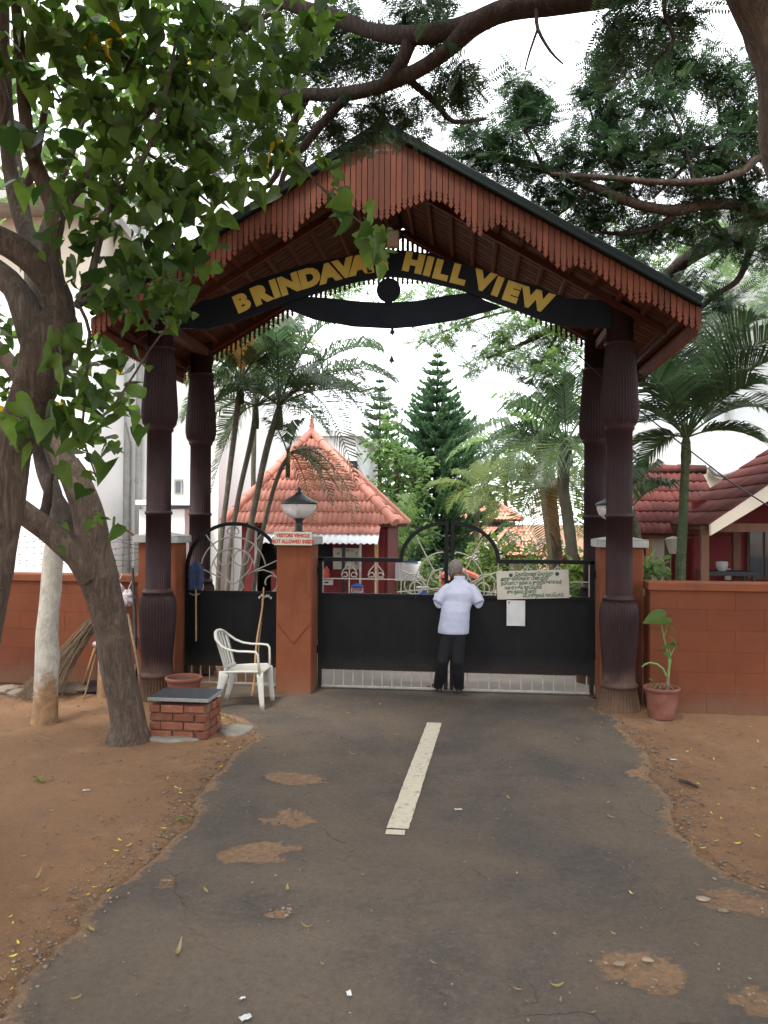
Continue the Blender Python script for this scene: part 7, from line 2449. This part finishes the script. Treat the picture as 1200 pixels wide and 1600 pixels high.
bush('flowering_shrub', 'flowering shrub with the most white blossom right of the far house', 'shrub', (at(865, 930, 21).x, 21, 0),
     [cl(u, v, a, b_, 21, n) for u, v, a, b_, n in ((850, 860, 34, 24, 170), (880, 865, 34, 26, 170), (900, 880, 26, 20, 110), (835, 885, 28, 18, 110))], .15, 'leaf_mid', 92, None, 'flowering shrubs by the far house',
     flowers=[cl(u, v, a, b_, 20.6, n) for u, v, a, b_, n in ((845, 845, 14, 10, 44), (865, 858, 14, 8, 30), (836, 858, 8, 8, 12))])
bush('red_leaf_plant', 'small plant with dark red leaves beside the right back column', 'plant', (at(892, 905, 15).x, 15, 0),
     [cl(890, 868, 12, 8, 15, 26), cl(884, 880, 12, 8, 15, 14)], .17, 'leaf_red', 93)
bush('garden_bush', 'bright lime green bush behind the end of the Tamil board', 'bush', (at(900, 940, 13).x, 13, 0), [cl(902, 888, 20, 16, 13, 120), cl(890, 910, 24, 16, 13, 90)], .16, 'leaf_light', 94)
bush('garden_bush', 'dark green bush low behind the lime green one', 'bush', (at(905, 940, 12.4).x, 12.4, 0), [cl(905, 922, 22, 14, 12.4, 110)], .13, 'leaf_mid', 95)
bush('garden_bush', 'rounded bush with yellow tips just beyond the man at the gate', 'bush', (at(755, 940, 14).x, 14, 0), [cl(757, 912, 18, 16, 14, 130), cl(748, 925, 20, 12, 14, 80), cl(768, 902, 12, 10, 14, 50)], .12, 'leaf_light', 96)
bush('garden_bush', 'dark slender bush climbing beside the red booth', 'bush', (at(672, 940, 15.4).x, 15.4, 0), [cl(668, 890, 14, 26, 15.4, 110), cl(675, 915, 14, 18, 15.4, 80)], .11, 'leaf_mid', 97)
bush('garden_plant', 'broad yellow green leaf plant between the hut and the white board', 'plant', (at(580, 950, 15).x, 15, 0), [cl(585, 885, 14, 14, 15, 26), cl(590, 900, 14, 20, 15, 40)], .22, 'leaf_light', 98)
bush('garden_bush', 'shaded bush behind the right wall beside the pillar cap', 'bush', (at(1000, 950, 11.4).x, 11.4, 0), [cl(1003, 895, 16, 12, 11.4, 50), cl(1025, 885, 20, 18, 11.4, 60)], .15, 'leaf_mid', 99)
HG = [((at(570 + 12 * i, 914, 17.2).x, 17.2, .62), (.28, .28, .42), 190) for i in range(11)]
hedge = cloud(None, 'hedge', HG, .085, 'oval', M['leaf_light'], 100, .6, .2, .3)
tag(hedge, 'clipped light green hedge running behind the white display board', 'hedge')
hedge['kind'] = 'thing'

# ================================================================== LITTER AND LOOSE STUFF ON THE GROUND
def surf_z(x, y):
    if xl(y) < x < xr(y) and y < 9.9: return road_z(x, y) + .004
    return ground_z(x, y) + .004


# curled fallen leaves one can count
def curl_leaf(L, W, curl, k):
    vs, fs = [], []
    for i in range(6):
        t = i / 5
        w = W * math.sin(math.pi * min(.98, t * .95 + .04)) ** .8
        for q in (-1, 0, 1):
            vs.append((q * w / 2, (t - .5) * L, curl * L * (4 * (t - .5) ** 2) * .25 + abs(q) * w * .25 * (1 + .3 * math.sin(k + t * 5))))
    for i in range(5):
        for q in (0, 1):
            a = i * 3 + q
            fs.append((a, a + 1, a + 4, a + 3))
    return np.array(vs), np.array(fs)


lm = []
for k in range(5):
    v, f = curl_leaf(.085 + .012 * k, .022 + .004 * (k % 3), .6 + .3 * k, k)
    lm.append(np_mesh('fallen_leaf', v, f, np.full(len(v), .2 + .15 * k), M['leaf_dead'], True))
LV = [(288, 713, 1), ]
leaf_px = [(143, 1457, 'yellow leaf on the asphalt close to the soil edge at lower left'), (118, 1566, 'largest pale leaf lying on the asphalt in the bottom left corner'), (449, 1394, 'curled yellow leaf on the asphalt below the biggest oval soil patch'),
           (480, 1452, 'little yellow leaf on the asphalt just below the smallest oval soil patch'), (277, 1494, 'brownish curled leaf in the lower left half of the asphalt'), (950, 1257, 'pale yellow leaf on the asphalt well right of the road line'), (955, 1280, 'small golden leaf just below the pale one right of the road line'),
           (870, 1545, 'yellow leaf on the asphalt left of the gravelly hole at the bottom'), (552, 1181, 'tiny yellow leaf on the asphalt left of the far end of the road line'), (1063, 1242, 'yellowish leaf on the right soil verge nearest the asphalt edge'), (1100, 1277, 'bright yellow leaf deepest in the right soil verge'),
           (795, 1250, 'faint tan leaf on the asphalt halfway between road line and right edge'), (160, 1285, 'tan leaf on the left soil below the paper scrap'), (57, 1373, 'dry leaf on the soil near the left edge of the view'), (190, 1225, 'small yellow leaf on the left soil right of the paper scrap'),
           (322, 1396, 'small curled leaf on the asphalt left of the biggest oval soil patch'), (296, 1256, 'yellow leaf caught at the broken asphalt edge below the brick box'), (1082, 1316, 'yellow leaf at the broken asphalt edge on the right'), (620, 1150, 'tiny leaf on the asphalt just left of the far tip of the road line'), (905, 1160, 'tiny leaf on the asphalt in front of the right gate leaf')]
rl = random.Random(9)
for i, (u, v, lab) in enumerate(leaf_px):
    g = gnd(u, v)
    o = link('fallen_leaf', lm[i % 5], None, None, (g.x, g.y, surf_z(g.x, g.y) + .002), (rl.uniform(-.1, .1), rl.uniform(-.1, .1), rl.uniform(0, 6.28)), (rl.uniform(.55, .85) if v > 1350 else rl.uniform(.5, .75),) * 3)
    tag(o, lab, 'fallen leaf', 'fallen leaves scattered before the gate')

# scraps of paper
for (u, v, sx, sy, a, lab) in ((134, 1238, .075, .035, .15, 'white paper scrap lying on the bare soil at the left'), (1052, 1188, .085, .05, .3, 'white scrap of paper on the soil below the terracotta pot'),
                              (716, 1268, .07, .03, .1, 'torn white scrap on the asphalt right of the road line'), (384, 1597, .07, .05, .7, 'crumpled white scrap at the bottom edge of the road'),
                              (378, 1568, .04, .03, 1.1, 'tiny white shred on the road above the crumpled scrap'), (545, 1560, .05, .03, 1.9, 'little white shred on the road right of the crumpled scrap')):
    g = gnd(u, v)
    z = surf_z(g.x, g.y) + .004
    n = 7
    vs = []
    for j in range(n):
        for i in range(n):
            x, y = (i / (n - 1) - .5) * sx * .72, (j / (n - 1) - .5) * sy * .72
            e = 1 + .25 * mnoise.noise(Vector((x * 60 + u, y * 60, 1)))
            xx, yy = x * e * math.cos(a) - y * e * math.sin(a), x * e * math.sin(a) + y * e * math.cos(a)
            vs.append((g.x + xx, g.y + yy, z + .004 + .012 * abs(mnoise.noise(Vector((x * 40, y * 40 + u, 2))))))
    fs = [(j * n + i, j * n + i + 1, (j + 1) * n + i + 1, (j + 1) * n + i) for j in range(n - 1) for i in range(n - 1)]
    tag(MB().add(vs, fs).build('paper_scrap', M['paper'], recalc=False), lab, 'paper scrap', 'paper scraps lying about')

# gravel and crumbs: along the broken asphalt edges, in the potholes, thinly everywhere
r = np.random.default_rng(77)
ico = bmesh.new(); bmesh.ops.create_icosphere(ico, subdivisions=1, radius=1)
IV = np.array([tuple(v.co) for v in ico.verts]); IF = np.array([[v.index for v in f.verts] for f in ico.faces]); ico.free()
P, S = [], []
for _ in range(2600):
    y = 1.9 + 7.6 * r.random() ** 1.2
    side = r.random() < .5
    e = xl(y) if side else xr(y)
    x = e + (r.normal() * .09) + (-.05 if side else .05)
    P.append((x, y)); S.append(.003 + .009 * r.random() ** 3)
for hx, hy, a, b_ in HOLES:
    big = hx > 1.2
    for _ in range(18 if big else 16):
        t, q = r.random() * 6.28, math.sqrt(r.random())
        P.append((hx + a * q * math.cos(t), hy + b_ * q * math.sin(t))); S.append((.003 + .008 * r.random() ** 2.2) if big else (.003 + .007 * r.random() ** 2))
for _ in range(3000):
    P.append((r.uniform(-4.5, 4.5), 1.9 + 7.6 * r.random() ** 1.1)); S.append(.0018 + .006 * r.random() ** 4)
for _ in range(40):
    t = r.random()
    P.append((2.9 + 1.0 * r.random(), 3.9 + .9 * r.random())); S.append(.005 + .009 * r.random() ** 2)
P, S = np.array(P), np.array(S)
n = len(P)
d = 1 + .35 * r.normal(size=(n, len(IV), 1)) * .6
q = np.stack([1 + .5 * r.random(n), 1 + .5 * r.random(n), .55 + .3 * r.random(n)], -1)
V = IV[None] * d * q[:, None, :] * S[:, None, None]
th = r.random(n) * 6.28
c_, s_ = np.cos(th)[:, None], np.sin(th)[:, None]
V = np.stack([V[..., 0] * c_ - V[..., 1] * s_, V[..., 0] * s_ + V[..., 1] * c_, V[..., 2]], -1)
zz = np.array([surf_z(x, y) for x, y in P])
V += np.stack([P[:, 0], P[:, 1], zz + S * .2], -1)[:, None, :]
Fc = IF[None] + (np.arange(n) * len(IV))[:, None, None]
m, nt, b = new_mat('gravel')
at_ = nt.nodes.new('ShaderNodeAttribute'); at_.attribute_name = 'rnd'
c1 = mixc(nt, mrange(nt, at_.outputs['Fac'], 0, .7), (.085, .065, .05), (.17, .125, .09))
nt.links.new(mixc(nt, mrange(nt, at_.outputs['Fac'], .85, .95), c1, (.20, .155, .115)), b.inputs['Base Color'])
b.inputs['Roughness'].default_value = .95
o = link('gravel', np_mesh('gravel', V.reshape(-1, 3), Fc.reshape(-1, 3), np.repeat(r.random(n), len(IV)), m))
tag(o, 'grey and tan gravel crumbs strewn over soil and broken asphalt edges', 'gravel', kind='stuff')

# dry leaf and twig litter over the soil
pts, kinds = [], []
for _ in range(2400):
    y = 1.9 + 7.4 * r.random() ** 1.2
    if r.random() < .55:
        x = (xl(y) - abs(r.normal()) * .22) if r.random() < .5 else (xr(y) + abs(r.normal()) * .30)
    else:
        x = r.uniform(-4.8, xl(y)) if r.random() < .6 else r.uniform(min(xr(y), 4.4), 4.6)
    pts.append((x, y, surf_z(x, y) + .004))
for _ in range(160):
    x, y = r.uniform(-1, 2.4), 1.9 + 7.4 * r.random()
    pts.append((x, y, surf_z(x, y) + .004))
pts = np.array(pts)
n = len(pts)
lv, lf = curl_leaf(.030, .009, .8, 1)
Rm = rot_frames(n, 3.0, r, 0)
V = np.einsum('nij,kj->nki', Rm, lv) * (.5 + 1.1 * r.random(n))[:, None, None] + pts[:, None, :]
Fc = lf[None] + (np.arange(n) * len(lv))[:, None, None]
m, nt, b = new_mat('litter')
at_ = nt.nodes.new('ShaderNodeAttribute'); at_.attribute_name = 'rnd'
c1 = mixc(nt, mrange(nt, at_.outputs['Fac'], 0, .85), (.06, .04, .026), (.17, .11, .06))
nt.links.new(mixc(nt, mrange(nt, at_.outputs['Fac'], .93, .94), c1, (.50, .42, .05)), b.inputs['Base Color'])
b.inputs['Roughness'].default_value = .9
o = link('leaf_litter', np_mesh('leaf_litter', V.reshape(-1, 3), Fc.reshape(-1, 4), np.repeat(r.random(n), len(lv)), m))
tag(o, 'brown leaf litter and fine bits scattered over the soil verges', 'litter', kind='stuff')
mb = MB()
for _ in range(150):
    y = 1.9 + 7.2 * random.random()
    x = xl(y) - random.random() ** 1.5 * 2.2 if random.random() < .45 else xr(y) + random.random() ** 1.5 * 1.3
    a, l = random.uniform(0, 6.28), random.uniform(.05, .22)
    z = surf_z(x, y) + .006
    k = random.uniform(-.3, .3)
    mb.tube([(x, y, z), (x + l * .5 * math.cos(a), y + l * .5 * math.sin(a), z + .006), (x + l * math.cos(a + k), y + l * math.sin(a + k), z)], [.0028, .0024, .0012], 4, smooth=False)
o = mb.build('twig_litter', M['straw'])
tag(o, 'thin dry twigs lying across the soil on both verges', 'twigs', kind='stuff')
# small sprouts of weed at the tree foot and by the scrap
wd = [((gnd(62, 1221).x, gnd(62, 1221).y, .02), (.05, .05, .02), 26), ((gnd(255, 1150).x - .35, gnd(255, 1150).y, .02), (.12, .06, .02), 40), ((gnd(285, 1284).x, gnd(285, 1284).y, .02), (.04, .03, .015), 16)]
o = cloud(None, 'weeds', wd, .035, 'oval', M['leaf_light'], 111, 1.0, 0, .5)
tag(o, 'tiny green and yellow weeds sprouting from the bare soil', 'weeds')
# stones sunk in the pothole at the right edge
for u, v, rr_, sq, lab in ((1098, 1406, .028, (1.4, 1, .3), 'largest flat grey stone in the broken road hole at the right edge'), (1130, 1424, .024, (1.2, 1, .35), 'grey stone in the right edge hole below the largest one'),
                           (968, 1508, .022, (1.3, 1, .3), 'grey stone sunk in the gravelly hole near the bottom of the road'), (1012, 1502, .02, (1.4, .9, .3), 'tan stone in the middle of the gravelly road hole')):
    g = gnd(u, v)
    tag(rock('stone', (g.x, g.y, surf_z(g.x, g.y) - .004), rr_, u, None, sq), lab, 'stone', 'stones sunk in road holes')
g = gnd(956, 1230)
a = gnd(1062, 1224); e = gnd(1090, 1235)
o = MB().tube([(a.x, a.y, surf_z(a.x, a.y) + .012), ((a.x + e.x) / 2, (a.y + e.y) / 2, surf_z(a.x, a.y) + .02), (e.x, e.y, surf_z(e.x, e.y) + .012)], [.014, .016, .010], 8).build('stick', M['bark_dark'])
tag(o, 'short dark stick lying on the soil right of the road edge', 'stick')
